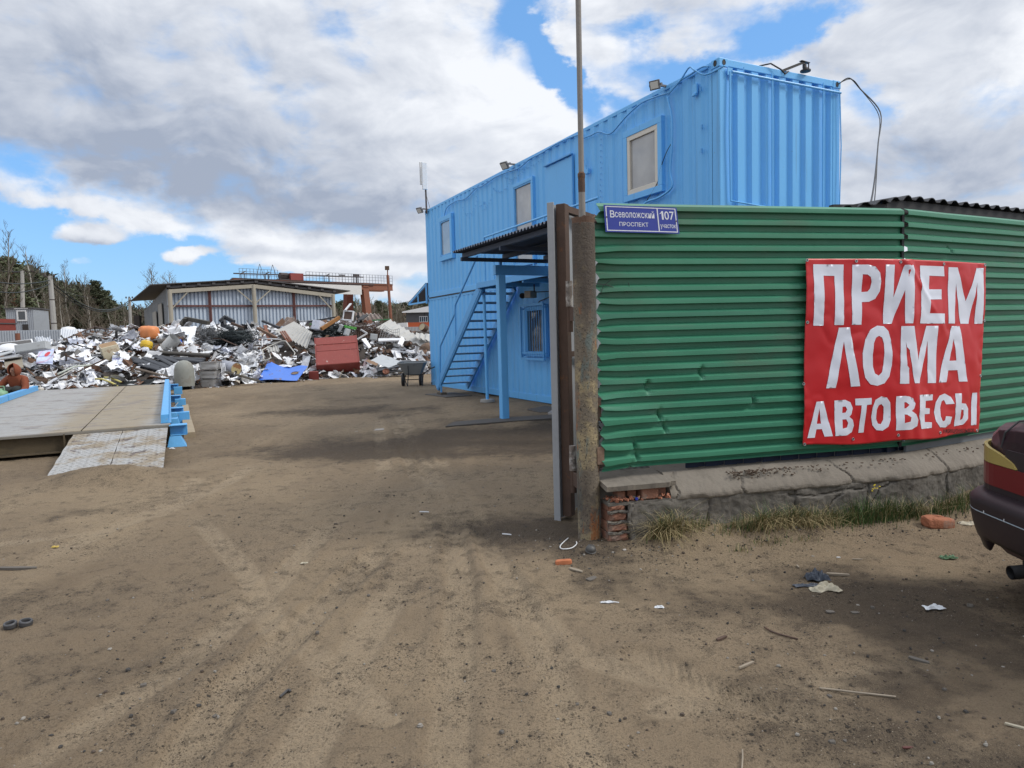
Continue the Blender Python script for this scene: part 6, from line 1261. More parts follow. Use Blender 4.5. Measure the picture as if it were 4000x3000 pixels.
leaf([at(1046, 1376, 26), at(1092, 1372, 26), at(1086, 1350, 26.4), at(1050, 1360, 26.4)], 'profiled_sheet', 'small bent grey profiled sheet near the tubular chair frame', 'sheet', m_gcor, .05, cor=4, camp=.04)
leaf([at(1440, 1412, 26.2), at(1518, 1437, 25.6), at(1572, 1414, 26.0), at(1492, 1384, 26.8)], 'flat_plate', 'large flat pale grey plate lying right of the red cabinet', 'plate', m_lgrey, .03, solid=.01)
leaf([at(1425, 1410, 26.0), at(1470, 1430, 25.6), at(1478, 1420, 25.9), at(1440, 1404, 26.3)], 'flat_plate', 'brown cardboard coloured plate under the pale grey plate', 'plate', mat('brown board', (.20, .125, .075), .85), .02)
leaf([at(1475, 1452, 25.3), at(1562, 1432, 25.6), at(1560, 1424, 26.0), at(1470, 1440, 25.8)], 'flat_plate', 'black tray edge under the pale grey plate', 'plate', m_bbeam, .02, solid=.04)
leaf([at(1460, 1462, 25.2), at(1600, 1448, 25.5), at(1600, 1440, 25.9), at(1480, 1450, 25.7)], 'flat_plate', 'dark flat plank at the heap foot left of the wheelbarrow', 'plate', m_darkp, .02, solid=.03)
# lattice truss
m_truss = mat('brown truss', (.085, .06, .05), .8, 0, .3, 5)
p0, pa, p1 = at(205, 1345, 27.5), at(370, 1276, 29.0), at(560, 1325, 28.0); t = thing('roof_truss', (p0+pa+p1)/3, 'brown steel lattice roof truss lying across the heap top', 'truss'); b = MB()
for a_, c_ in ((p0, pa), (pa, p1)):
    o_ = V(0, 0, -.24); b.bar(a_, c_, .05, .05); b.bar(a_+o_, c_+o_, .05, .05)
    for k in range(10): u = k/9; q = a_*(1-u)+c_*u; b.bar(q, q+o_, .035, .035)
b.bar(at(255, 1328, 27.8)+V(.5, 0, 0), at(345, 1318, 28.4), .05, .05); b.build('chord', m_truss, t)
# tangled wire
m_wire = mat('dark wire', (.025, .035, .037), .6); m_gwire = mat('grey wire', (.20, .205, .21), .5, .5)
def tangle(px, py, Y, sx, sy_, sz_, n, m, label, r_=.009, seed=1):
    p = at(px, py, Y); b = MB(); r2 = random.Random(seed)
    for k in range(n):
        a_ = [r2.gauss(0, 1) for _ in range(6)]; ph = r2.random()*6.3; pts = []
        for q in range(11):
            w_ = q/10*(3+3*r2.random()); pts.append(p+V(sx*(.5*math.sin(w_+ph)+.28*a_[0]+.1*r2.gauss(0, 1)), sy_*(.5*math.cos(w_*1.3+ph)+.25*a_[1]), sz_*(.45*math.sin(w_*.9+a_[3])+.22*a_[2]+.06*r2.gauss(0, 1))))
        b.tube(pts, r_, 3, cap=False)
    return tag(b.build('wire_tangle', m, loc=p), label, 'wire')
tangle(905, 1322, 27.6, 1.0, .7, .42, 110, m_wire, 'dense dark tangle of wire in the middle of the heap', .011, 1); tangle(810, 1308, 27.2, .5, .5, .40, 60, m_gwire, 'grey tangle of wire mesh left of the dark one', .008, 2); tangle(830, 1450, 22.9, .55, .3, .25, 26, m_gwire, 'loose pale wire curls behind the steel tubs', .010, 3); tangle(1300, 1300, 30.6, 1.0, .5, .4, 46, m_wire, 'dark wire jumble above the red cabinet', .014, 4); tangle(1440, 1300, 30.6, .9, .5, .45, 30, m_rust, 'rusty wire jumble right of the crest', .010, 5)
# rebar mesh sheets
def mesh_panel(cs4, nu, nv, label, m, r_=.011):
    a_, b2, c_, d_ = cs4; b = MB(); f = lambda u, v: (a_*(1-u)+b2*u)*(1-v)+(d_*(1-u)+c_*u)*v+UP*.10*math.sin(u*4+v*3)
    for i in range(nu): b.tube([f(i/(nu-1), k/6) for k in range(7)], r_, 4)
    for j in range(nv): b.tube([f(k/8, j/(nv-1)) for k in range(9)], r_, 4)
    return tag(b.build('wire_mesh', m, loc=(a_+c_)/2), label, 'mesh')
mesh_panel([at(1330, 1330, 30), at(1480, 1318, 30.2), at(1470, 1258, 31.6), at(1330, 1252, 31.6)], 18, 12, 'brown wire mesh panel hanging over the heap crest', m_rust); mesh_panel([at(1480, 1330, 29.6), at(1560, 1350, 29.2), at(1560, 1290, 30), at(1500, 1270, 30.4)], 9, 8, 'bent wire mesh in front of the long corrugated sheet', m_gwire, .008)
# slatted steel rack, beams, bars and other standing-out pieces
def bars(lst, name, label, cat, m, w_=.05, h_=.05):
    b = MB()
    for x0, y0, Ya, x1, y1, Yb in lst: b.bar(at(x0, y0, Ya), at(x1, y1, Yb), w_, h_)
    return tag(b.build(name, m, loc=at(lst[0][0], lst[0][1], lst[0][2])), label, cat)
bars([(865, 1268, 30, 912, 1288, 29.6), (878, 1238, 30.2, 915, 1258, 29.8), (868, 1263, 30, 880, 1238, 30.2), (860, 1256, 30, 878, 1240, 30.2), (880, 1275, 29.9, 876, 1252, 30)], 'steel_rack', 'black slatted steel rack sticking up before the shed', 'rack', m_bbeam, .10, .16)
bars([(706, 1270, 30, 722, 1250, 30.2), (722, 1252, 30, 730, 1244, 30.2), (728, 1245, 30.2, 815, 1262, 29.4)], 'crane_grab', 'bent dark steel arm rising left of the slatted rack', 'beam', mat('mossy dark steel', (.06, .055, .045), .85, 0, .3, 4), .16, .16)
leaf([at(712, 1305, 28.4), at(760, 1312, 28.2), at(768, 1274, 28.8), at(706, 1280, 28.8)], 'white_chute', 'dirty white sheet metal chute below the bent steel arm', 'chute', m_enam, .06, solid=.02); boxitem(685, 1292, 28.8, (.5, .4, .3), (20, 10, -15), m_enam, 'appliance_shell', 'dented white appliance casing beside the sheet metal chute', 'appliance')
bars([(905, 1263, 29.6, 950, 1280, 29.2)], 'steel_beam', 'rusty beam poking out right of the slatted rack', 'beam', m_brownp, .10, .10)
bars([(1026, 1254, 30.4, 1090, 1280, 29.8)], 'steel_beam', 'dark straight beam before the shed corner post', 'beam', m_bbeam, .12, .09); bars([(1080, 1278, 30.2, 1108, 1250, 30.6)], 'steel_beam', 'brown board edge rising next to the dark straight beam', 'beam', m_brownp, .05, .22)
bars([(1005, 1282, 28.8, 1080, 1320, 28)], 'steel_beam', 'rusty beam running down over the wire tangle', 'beam', m_brownp, .10, .10); bars([(1035, 1272, 29, 1052, 1330, 28)], 'steel_beam', 'rust red flat beam crossing the heap diagonally', 'beam', mat('rust red', (.19, .075, .045), .8, 0, .2, 5), .13, .05); bars([(965, 1262, 29.2, 1000, 1322, 28)], 'steel_beam', 'straight grey tube leaning on the wire tangle', 'beam', m_gal, .055, .055); bars([(1095, 1296, 28.2, 1125, 1337, 27.4), (1103, 1294, 28.2, 1133, 1335, 27.4), (1111, 1293, 28.2, 1139, 1332, 27.4)], 'rusty_grating', 'rusty slatted grating on the corrugated sheet', 'grating', MATS['rust red'], .05, .04)
bars([(1405, 1250, 32, 1430, 1230, 32.5)], 'steel_beam', 'dark board standing on the heap crest', 'beam', m_darkp, .3, .04)
bars([(1255, 1285, 30, 1325, 1240, 31)], 'steel_beam', 'orange rusty beam slanting above the red cabinet', 'beam', mat('orange rust', (.25, .115, .035), .9, 0, .3, 8), .12, .14); bars([(1345, 1272, 30, 1392, 1281, 29.8), (1346, 1277, 30, 1390, 1286, 29.8)], 'green_bar', 'pair of bright green bars in the dark part of the heap', 'bar', mat('bright green', (.10, .50, .06), .5), .035, .035); bars([(1200, 1258, 31.2, 1330, 1236, 31.4)], 'steel_tube', 'long black tube over the crest of the heap', 'tube', m_bbeam, .07, .07); bars([(1210, 1266, 31, 1262, 1264, 31)], 'green_bar', 'dull green strip beneath the long black tube', 'bar', mat('dull green', (.08, .20, .07), .6), .12, .06)
bars([(1455, 1252, 33, 1528, 1247, 33.2)], 'green_sheet', 'green sheet edge beside the floodlight mast', 'sheet', mat('fence green', (.05, .19, .07), .6), .5, .05)
# old fridge frame on the crest, light strip
p = at(1362, 1234, 32.2); t = thing('old_fridge', p, 'torn brown fridge door with a ragged white frame on the heap crest', 'appliance'); b = MB(); ax_ = axes(-12, -12, 6); b.box(p, (.42, .12, .38), ax_); b.build('panel', mat('brown foam', (.10, .065, .05), .85), t, bevel=.03); b = MB()
for s_ in (-1, 1): b.box(p+ax_[0]*s_*.23-ax_[1]*.03, (.06, .12, .46), ax_); b.box(p+ax_[2]*s_*.21-ax_[1]*.03, (.50, .12, .06), ax_)
b.build('frame', m_enam, t, bevel=.015)
leaf([at(1345, 1212, 32), at(1352, 1212, 32), at(1374, 1186, 32.6), at(1366, 1187, 32.6)], 'light_strip', 'pale flat strip pointing up from the heap crest', 'strip', m_wcor, .005, solid=.05)
boxitem(1242, 1272, 30.4, (.40, .36, .42), (-18, -14, 6), m_enamb, 'washing_machine', 'bluish white washing machine shell near the crest', 'appliance')
t_, p, ax_ = boxitem(1355, 1298, 29.6, (.20, .2, .30), (30, 0, 20), m_lgrey, 'casing', 'small pale casing right above the red cabinet', 'box'); boxitem(1330, 1282, 30, (.14, .12, .34), (10, 10, 28), m_lgrey, 'casing', 'narrow pale casing under the bright green bars', 'box'); boxitem(1460, 1316, 29.2, (.30, .2, .26), (12, 0, 8), m_lgrey, 'casing', 'square grey casing right of the dark wire', 'box')
bars([(1395, 1326, 28.4, 1434, 1302, 28.8), (1434, 1302, 28.8, 1410, 1288, 29)], 'scrap_window', 'bent silver window frame right of the red cabinet', 'frame', m_gal, .07, .05); leaf([at(1412, 1326, 28), at(1440, 1360, 27.6), at(1450, 1356, 27.8), at(1428, 1322, 28.2)], 'flat_plate', 'narrow white plate standing right of the red cabinet', 'plate', m_enam, .01, solid=.04)
leaf([at(1478, 1334, 27.6), at(1572, 1330, 27.8), at(1572, 1322, 28), at(1478, 1324, 28)], 'flat_plate', 'long white plank lying across the right of the heap', 'plate', m_enam, .01, solid=.05); leaf([at(1555, 1346, 27.2), at(1568, 1350, 27), at(1580, 1324, 27.6), at(1570, 1318, 27.8)], 'flat_plate', 'upright white strip at the end of the long white plank', 'plate', m_enam, .01, solid=.08)
# tubular chair frame and loops
m_tube = mat('pale tube', (.42, .41, .37), .45, .3)
def loop(pts, label, name='bent_tube', r_=.022, m=None):
    b = MB(); b.tube([at(*q) for q in pts], r_, 8); return tag(b.build(name, m or m_tube, smooth=True, loc=at(*pts[0])), label, 'frame')
loop([(1028, 1380, 25.8), (1024, 1368, 26), (1045, 1356, 26.2), (1070, 1345, 26.4), (1100, 1332, 26.5), (1116, 1332, 26.5), (1130, 1350, 26.3), (1152, 1378, 26), (1150, 1388, 25.9), (1138, 1394, 25.9)], 'pale bent tube of a chair frame above the blue sheet')
loop([(1028, 1380, 25.6), (1030, 1402, 25.4), (1036, 1410, 25.4), (1058, 1398, 25.5), (1054, 1384, 25.7)], 'thin tube loop left of the blue sheet'); loop([(1024, 1352, 27.2), (1024, 1326, 27.8), (1030, 1322, 27.9), (1098, 1326, 27.7)], 'white angled rail in the middle of the heap', m=m_enam)
loop([(832, 1322, 27), (858, 1322, 27.2), (870, 1326, 27), (925, 1350, 26)], 'bent rusty tube below the wire tangle', m=m_rust)
loop([(985, 1336, 27), (1010, 1322, 27.2), (1012, 1310, 27.4), (998, 1285, 27.8)], 'dark bent tube beside the wire tangle', m=m_bbeam)
loop([(850, 1472, 22.5), (866, 1450, 22.6), (900, 1448, 22.7), (918, 1455, 22.6), (914, 1462, 22.4)], 'thin white wire hoop below the grey drum', r_=.010, m=m_enam)
for k in range(4): loop([(868+5*k, 1470-2*k, 22.4), (862+5*k, 1418, 22.6)], 'thin white rod standing before the grey drum', 'thin_rod', .007, m_enam)['group'] = 'thin white rods before the drum'
loop([(225, 1462, 20.8), (290, 1432, 21.6), (365, 1425, 22)], 'pale green tube lying at the left of the heap', r_=.03, m=mat('pale green tube', (.42, .45, .40), .5)); loop([(300, 1435, 21.4), (225, 1475, 20.6)], 'second pale tube beside the pale green one', r_=.02)
loop([(600, 1288, 29.6), (640, 1268, 30.2), (655, 1284, 29.8), (610, 1320, 29)], 'thin pale bent tube round the orange tank', r_=.02)
loop([(560, 1282, 29.6), (610, 1274, 29.9), (640, 1300, 29.4)], 'second thin bent tube over the orange tank', r_=.016)
# planks at the foot, yellow ladle, broken disc
bars([(880, 1452, 22.4, 1010, 1487, 23.2)], 'timber_plank', 'grey plank on the ground left of the blue sheet', 'plank', mat('grey plank', (.12, .11, .095), .9), .25, .05)
t = thing('ladle', gnd(975, 1490), 'small yellow ladle lying at the heap foot', 'ladle'); p = gnd(972, 1490)+UP*.05; b = MB(); b.lathe(p, [(.0001, -.05), (.07, -.03), (.09, .02), (.085, .02), (.0001, -.03)], 16, axes(0, 25, 0)); b.build('bowl', mat('worn yellow', (.45, .30, .05), .6), t); b = MB(); b.tube([p+V(.05, 0, .02), p+V(.14, .1, .16)], .012, 6); b.build('handle', m_brownp, t)
b = MB(); p = gnd(1226, 1478); b.lathe(p, [(.27, .0), (.26, .12), (.2, .2), (.1, .25), (.0001, .26)], 20); tag(b.build('enamel_basin', m_enamb, smooth=True), 'upturned bluish enamel basin left of the red cabinet foot', 'basin')
b = MB(); p = at(1508, 1452, 25.2); b.lathe(p, [(.0001, .03), (.06, .0), (.10, .02), (.12, .05), (.12, -.02), (.0001, -.04)], 16, axes(0, 50, 0)); tag(b.build('brake_disc', MATS['rust red']), 'rusty brown disc at the heap foot left of the wheelbarrow', 'disc')
drum(1655, 1280, 30.5, .28, .17, (-.5, -.8, .35), m_rust, 'rusty open drum end near the container corner', capm=mat('yellowish lining', (.42, .34, .22), .8))
# boulder-like rolls: cardboard heap by the container
p = at(1672, 1356, 28.2); b = MB(); b.grid(lambda u, v: p+V(.35*math.cos(u*6.283)*math.sin(v*1.57), .3*math.sin(u*6.283)*math.sin(v*1.57), .28*math.cos(v*1.57)-.1)*(1+.4*(fbm(np.array([math.cos(u*6.283)*2]), np.array([v*3+math.sin(u*6.283)]), 3)[0]-.5)), 22, 9); tag(b.build('brown_bundle', mat('brown sacking', (.15, .10, .07), .9, bump=.5)), 'lumpy brown bundle next to the container corner', 'bundle')
# big white lumps that stand out
for k, (px, py, s_, lab) in enumerate(((1085, 1455, .75, 'wide white crushed panel behind the blue sheet'), (1160, 1420, .9, 'broad crushed white panel left of the red cabinet'), (1610, 1395, .85, 'round pale lid among the white panels near the container'), (1468, 1456, .5, 'torn white sheet right of the red cabinet foot'), (1390, 1470, .45, 'white crumpled foil before the red cabinet'), (480, 1470, .6, 'bluish crushed casing in the middle of the left slope'))):
    h = hit(px, py)
    if h is None: h = gnd(px, py)
    o = crumpled(70+k, m_enam if k % 2 else m_enamb, 1.1*s_, .8*s_, .16*s_); o.name = 'crushed_panel'; o.location = Vector(h+V(0, .1, .12)); o.rotation_euler = (.45, .05*k, .3*k); tag(o, lab, 'sheet metal')
at = at_plain
# ------------------------------------------------------------ wheelbarrow
wb0 = gnd(1615, 1509); t = thing('wheelbarrow', wb0, 'grey two wheeled wheelbarrow parked beside the blue container corner', 'wheelbarrow')
hp = lambda x, y, z: wb0+V(x, y, z)
m_tray = mat('galvanised tray', (.23, .24, .24), .6, .3, .2, 4, [((.10, .09, .075), 5, .56, .15, .7)])
b = MB(); top = [(-.42, -.18), (-.34, -.28), (.36, -.28), (.44, -.16), (.40, .30), (.30, .36), (-.32, .36), (-.42, .28)]; bot = [(-.24, -.05), (-.2, -.12), (.22, -.12), (.26, -.05), (.24, .2), (.2, .24), (-.2, .24), (-.25, .2)]
vs = [hp(x, y, .70+.03*(y > 0)) for x, y in top]+[hp(x, y, .36) for x, y in bot]; b.add(vs, [(i, (i+1) % 8, 8+(i+1) % 8, 8+i) for i in range(8)]+[tuple(range(8, 16))]); b.build('tray', m_tray, t, solid=.012)
b = MB(); b.tube([hp(*q, .70+.03*(q[1] > 0)) for q in top+top[:1]], .014, 6); b.build('tray_rim', m_tray, t)
b = MB(); b.grid(lambda u, v: hp(-.12+.3*u, .0+.2*v, .50+.16*math.sin(u*3.14)*math.sin(v*3.14)+.03*random.Random(int(u*99+v*7)).random()), 8, 6); b.build('load', mat('dark dirt load', (.05, .045, .04), .95), t)
for x in (-.30, .22):
    w_ = MB(); w_.lathe(hp(x, .05, .20), [(.10, -.035), (.17, -.04), (.20, -.025), (.20, .025), (.17, .04), (.10, .035)], 22, (V(0, 1, 0), UP, V(1, .25, 0)/1.03)); wh = w_.build('wheel', m_black, t, smooth=True)
    w_ = MB(); w_.lathe(hp(x, .05, .20), [(.10, -.02), (.02, -.03), (.02, .03), (.10, .02)], 22, (V(0, 1, 0), UP, V(1, .25, 0)/1.03)); w_.build('rim', m_tray, wh)
b = MB(); b.tube([hp(-.30, .05, .20), hp(.24, .05, .20)], .014, 6)
for x in (-.12, .32): b.tube([hp(x-.02, -.22, .02), hp(x, -.14, .36), hp(x+.02, .1, .36)], .015, 8); b.tube([hp(x-.02, -.22, .02), hp(x-.14, .02, .22), hp(x-.1, .08, .36)], .012, 6)
b.tube([hp(-.10, .0, .34), hp(.28, -.1, .34), hp(.55, -.32, .52), hp(.70, -.42, .58)], .017, 8); b.tube([hp(-.1, -.2, .34), hp(-.1, -.27, .62)], .012, 6); b.build('frame', m_black, t)
# ------------------------------------------------------------ steel shed behind the heap
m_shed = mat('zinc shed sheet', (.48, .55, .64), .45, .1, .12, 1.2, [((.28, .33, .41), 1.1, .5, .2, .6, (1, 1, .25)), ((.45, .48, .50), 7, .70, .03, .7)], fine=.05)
m_dustc = mat('dusty steel frame', (.36, .33, .27), .75, 0, .15, 3, [((.18, .10, .06), 6, .6, .12, .6)]); m_redgirt = mat('red primer girt', (.125, .05, .045), .8, 0, .2, 4)
m_roofd = mat('dark roof edge', (.075, .072, .075), .7, 0, .2, 3)
SL = at(650, 1120, 43); SL[2] = 0; SX = V(8.72, 5.5, 0); SW = np.linalg.norm(SX); SX /= SW; SYv = V(-SX[1], SX[0], 0)
SW = 11.6; EA, AP = 5.05, 6.15
hp_ = lambda s, d, z: SL+SX*s+SYv*d+UP*z
def ztop(s): return EA+(AP-EA)*(1-abs(s/SW*2-1.0)) if True else 0
# measured roofline: left eave, apex, right eave
zl = at(650, 1122, 43)[2]; 
def onshed(px, py):
    r_ = ray(px, py); tt = ((SL-CAM)@(-SYv))/(r_@(-SYv)); Q = CAM+r_*tt; return (Q-SL)@SX, Q[2]
sA, zA = onshed(985, 1094); sR, zR = onshed(1300, 1133); sL, zL = onshed(655, 1113); SW = sR
roofz_ = lambda s: np.interp(s, [sL, sA, sR], [zL, zA, zR])
t = thing('storage_shed', hp_(SW/2, 4, 0), 'large zinc sheet shed with a low gable roof behind the scrap heap', 'shed')
LEN = 17.
def ribwall(P, L_, z0, ztopf, n, dep=.05):
    b = MB(); vs = []; k = n*4
    prof = [(i+f_)/n*L_ for i in range(n) for f_ in (0, .55, .65, .90)]+[L_]; off = [0, 0, dep, dep]*n+[0]
    vs = [P(s, o, z0) for s, o in zip(prof, off)]+[P(s, o, ztopf(s)) for s, o in zip(prof, off)]; q = len(prof)
    b.add(vs, [(i, i+1, q+i+1, q+i) for i in range(q-1)]); return b
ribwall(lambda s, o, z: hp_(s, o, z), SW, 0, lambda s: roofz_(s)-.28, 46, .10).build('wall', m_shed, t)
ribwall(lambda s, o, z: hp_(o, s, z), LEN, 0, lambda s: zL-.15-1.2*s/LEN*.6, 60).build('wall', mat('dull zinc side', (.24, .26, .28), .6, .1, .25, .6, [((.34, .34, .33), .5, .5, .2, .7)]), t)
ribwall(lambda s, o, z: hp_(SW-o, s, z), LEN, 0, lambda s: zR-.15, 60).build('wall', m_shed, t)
b = MB()
for s0_, s1_ in ((sL-1.0, sA), (sA, sR+1.1)):
    q = []
    for s_ in (s0_, s1_):
        z_ = zA+(zL-zA)*(sA-s_)/(sA-sL) if s_ <= sA else zA+(zR-zA)*(s_-sA)/(sR-sA); q.append((s_, z_))
    (u0, y0), (u1, y1) = q; b.add([hp_(u0, -.45, y0+.04), hp_(u1, -.45, y1+.04), hp_(u1, LEN+.4, y1+.04-.75*(u1 <= sA)*0), hp_(u0, LEN+.4, y0+.04)], [(0, 1, 2, 3)])
b.build('roof', m_roofd, t, solid=.06)
b = MB()
for u0, u1 in ((sL, sA), (sA, sR)):
    b.bar(hp_(u0, -.28, roofz_(u0)-.42), hp_(u1, -.28, roofz_(u1)-.42), .16, .24)
b.build('gable_beam', m_dustc, t)
b = MB()
for u0, u1 in ((sL, sA), (sA, sR)): b.bar(hp_(u0, -.28, roofz_(u0)-.15), hp_(u1, -.28, roofz_(u1)-.15), .05, .14)
for k in range(13): s_ = sL+(sR-sL)*k/12; b.box(hp_(s_, -.25, roofz_(s_)-.10), (.2, .3, .14), (SX, SYv, UP))
b.build('purlin', m_roofd, t)
for s_ in (sL+.05, sA, sR-.1):
    b = MB(); b.tube([hp_(s_, -.3, 0), hp_(s_, -.3, roofz_(s_)-.35)], .13, 12); b.build('column', m_dustc, t)
for s_, d_ in ((sL, 1), (sA, -1), (sA, 1), (sR, -1)): b = MB(); b.bar(hp_(s_+d_*.1, -.3, roofz_(s_)-1.5), hp_(s_+d_*1.1, -.3, roofz_(s_+d_*1.1)-.5), .07, .07); b.build('brace', m_dustc, t)
s1 = onshed(820, 1200)[0]; s2 = onshed(1148, 1200)[0]; zg = onshed(820, 1195)[1]
b = MB(); b.bar(hp_(0, -.08, zg), hp_(SW, -.08, zg), .08, .11); b.bar(hp_(0, -.08, zg-2.3), hp_(SW, -.08, zg-2.3), .08, .12)
for s_ in (s1, s2): b.bar(hp_(s_, -.10, 0), hp_(s_, -.10, roofz_(s_)-.5), .15, .1, up=V(0, 1, 0))
b.build('girt', m_redgirt, t)
b = MB(); b.box(hp_(-.06, 11.5, 1.4), (.05, 3.0, 2.8), (SX, SYv, UP)); b.build('door', mat('dark opening', (.02, .02, .022), .9), t); b = MB(); b.box(hp_(-.10, 3.4, 3.2), (.04, 2.2, 1.8), (SX, SYv, UP)); b.box(hp_(-.10, 7.4, 2.9), (.04, 2.6, 1.7), (SX, SYv, UP)); b.build('wall_patch', mat('pale patch', (.34, .33, .30), .8, 0, .2, 2), t)
q = at(537, 1240, 56); slab_b = MB(); slab_b.box((q[0], q[1], 1.9), (.45, .3, 3.8)); tag(slab_b.build('dark_post', mat('charred post', (.06, .05, .045), .9)), 'dark square post at the rear left corner of the shed', 'post')
# ------------------------------------------------------------ gantry crane
m_crane = mat('rust red crane paint', (.205, .075, .042), .7, 0, .15, 1, [((.10, .05, .035), 3, .56, .2, .5)]); m_cdark = mat('dark crane steel', (.055, .042, .042), .7)
GA, GB = at(905, 1100, 70), at(1528, 1113, 84); GA[2] = GB[2] = 0; GX = GB-GA; GL_ = np.linalg.norm(GX); GX /= GL_; GY = V(-GX[1], GX[0], 0)
def ong(px, py):
    r_ = ray(px, py); tt = ((GA-CAM)@GY)/(r_@GY); Q = CAM+r_*tt; return (Q-GA)@GX, Q[2]
cg = lambda s, d, z: GA+GX*s+GY*d+UP*z
zt_, zb_ = ong(1528, 1113)[1], ong(1528, 1136)[1]
t = thing('gantry_crane', cg(GL_*.8, .5, 0), 'rust red gantry crane with railed girder and red cabin rising over the shed', 'crane')
for d_ in (0, 1.8):
    b = MB(); b.box(cg(GL_/2, d_, (zt_+zb_)/2), (GL_, .55, (zt_-zb_)*.88), (GX, GY, UP)); b.box(cg(GL_/2, d_, zt_-.04), (GL_, .75, .08), (GX, GY, UP)); b.box(cg(GL_/2, d_, zb_+.04), (GL_, .7, .08), (GX, GY, UP)); b.build('girder', m_crane, t)
b = MB(); b.box(cg(GL_/2, -.1, zt_+.06), (GL_, .5, .05), (GX, GY, UP)); b.box(cg(GL_*.47, -.4, zt_-.1), (GL_*.78, .1, .12), (GX, GY, UP)); b.build('walkway', m_cdark, t)
b = MB()
for k in range(0, 29):
    s_ = ong(1190, 1100)[0]+k*(GL_-ong(1190, 1100)[0]-.05)/28; b.bar(cg(s_, -.35, zt_), cg(s_, -.35, zt_+1.05), .035, .035)
for z_ in (.4, .75, 1.05): b.bar(cg(ong(1190, 1100)[0], -.35, zt_+z_), cg(GL_-.05, -.35, zt_+z_), .03, .03)
for k in range(12): s_ = ong(930, 1090)[0]+k*(ong(1080, 1090)[0]-ong(930, 1090)[0])/11; b.bar(cg(s_, -.35, zt_), cg(s_, -.35, zt_+1.05), .035, .035)
for z_ in (.4, .75, 1.05): b.bar(cg(ong(930, 1090)[0], -.35, zt_+z_), cg(ong(1080, 1090)[0], -.35, zt_+z_), .03, .03)
for x_ in (1012, 1062):
    s_ = ong(x_, 1090)[0]; b.bar(cg(s_-.5, -.3, zt_), cg(s_, -.3, zt_+1.6), .04, .04); b.bar(cg(s_+.5, -.3, zt_), cg(s_, -.3, zt_+1.6), .04, .04)
b.build('railing', mat('grey railing', (.13, .14, .16), .6), t)
b = MB(); c0, c1 = ong(917, 1067), ong(1425, 1082); b.bar(cg(c0[0], .3, c0[1]), cg(c1[0], .3, c1[1]), .09, .12)
for x_ in (947, 962, 1042, 1055, 1187, 1272, 1290, 1386, 1405): s_ = ong(x_, 1090)[0]; zz = np.interp(s_, [c0[0], c1[0]], [c0[1], c1[1]]); b.bar(cg(s_, .3, zt_), cg(s_, .3, zz), .07, .07)
for x_ in (962, 1055, 1290): s_ = ong(x_, 1090)[0]; zz = np.interp(s_, [c0[0], c1[0]], [c0[1], c1[1]]); b.bar(cg(s_-.4, .3, zz), cg(s_+.1, .3, zz+.25), .1, .1)
b.build('cable_rail', m_cdark, t)
k0, k1 = ong(1137, 1104), ong(1185, 1070); b = MB(); b.box(cg((k0[0]+k1[0])/2, .7, (zt_+k1[1])/2+.05), (k1[0]-k0[0], 1.4, k1[1]-zt_-.02), (GX, GY, UP)); b.build('cabin', mat('red cabin', (.23, .045, .04), .7, 0, .1, 2), t)
m0, m1 = ong(1107, 1104), ong(1135, 1082); b = MB(); b.tube([cg(m0[0], .7, zt_+.55), cg(m1[0], .7, zt_+.55)], .38, 14); b.box(cg((m0[0]+m1[0])/2, .7, zt_+.12), (1.6, 1.2, .2), (GX, GY, UP)); b.build('hoist', m_cdark, t)
b = MB(); q = ong(1342, 1074); b.bar(cg(q[0], .3, zt_), cg(q[0], .3, q[1]), .05, .05); b.box(cg(q[0], .3, q[1]), (.7, .2, .12), (GX, GY, UP)); q = ong(1397, 1075); b.box(cg(q[0], .3, q[1]), (.7, .3, .3), (GX, GY, UP)); b.bar(cg(q[0], .3, zt_), cg(q[0], .3, q[1]), .12, .12); b.build('lamp_post', m_cdark, t)
# legs
l0, l1 = ong(1413, 1120), ong(1436, 1225); b = MB(); sA_, sB_ = ong(1422, 1115)[0], ong(1433, 1220)[0]
b.bar(cg(sA_, 0, zb_+.1), cg(sB_+(sB_-sA_)*.9, -.3, 0), .75, .75, up=GY); b.bar(cg(ong(1412, 1115)[0], .0, zt_-.15), cg(ong(1434, 1115)[0], 0, zt_-.15), .7, .5); b.build('leg', m_crane, t)
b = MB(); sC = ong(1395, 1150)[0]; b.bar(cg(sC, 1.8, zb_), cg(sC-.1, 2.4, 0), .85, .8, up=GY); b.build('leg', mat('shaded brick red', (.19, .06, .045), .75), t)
b = MB(); b.bar(cg(.6, 0, zb_), cg(.2, -.3, 0), .7, .7, up=GY); b.bar(cg(.6, 1.8, zb_), cg(.4, 2.4, 0), .7, .7, up=GY); b.build('leg', m_crane, t)
bo, b1 = ong(1180, 1112), ong(1404, 1152); t2 = thing('crane_sign', cg((bo[0]+b1[0])/2, -.5, (bo[1]+b1[1])/2), 'long pale sign board seen from behind, hung on the crane girder', 'sign')
z0_, z1_ = b1[1], zt_-.25; b = MB(); b.box(cg((bo[0]+b1[0])/2-1.2, -.48, (z0_+z1_)/2), (b1[0]-bo[0]+2.4, .05, z1_-z0_), (GX, GY, UP)); b.build('board', mat('pale banner back', (.58, .58, .57), .7, 0, .05, .5), t2)
b = MB()
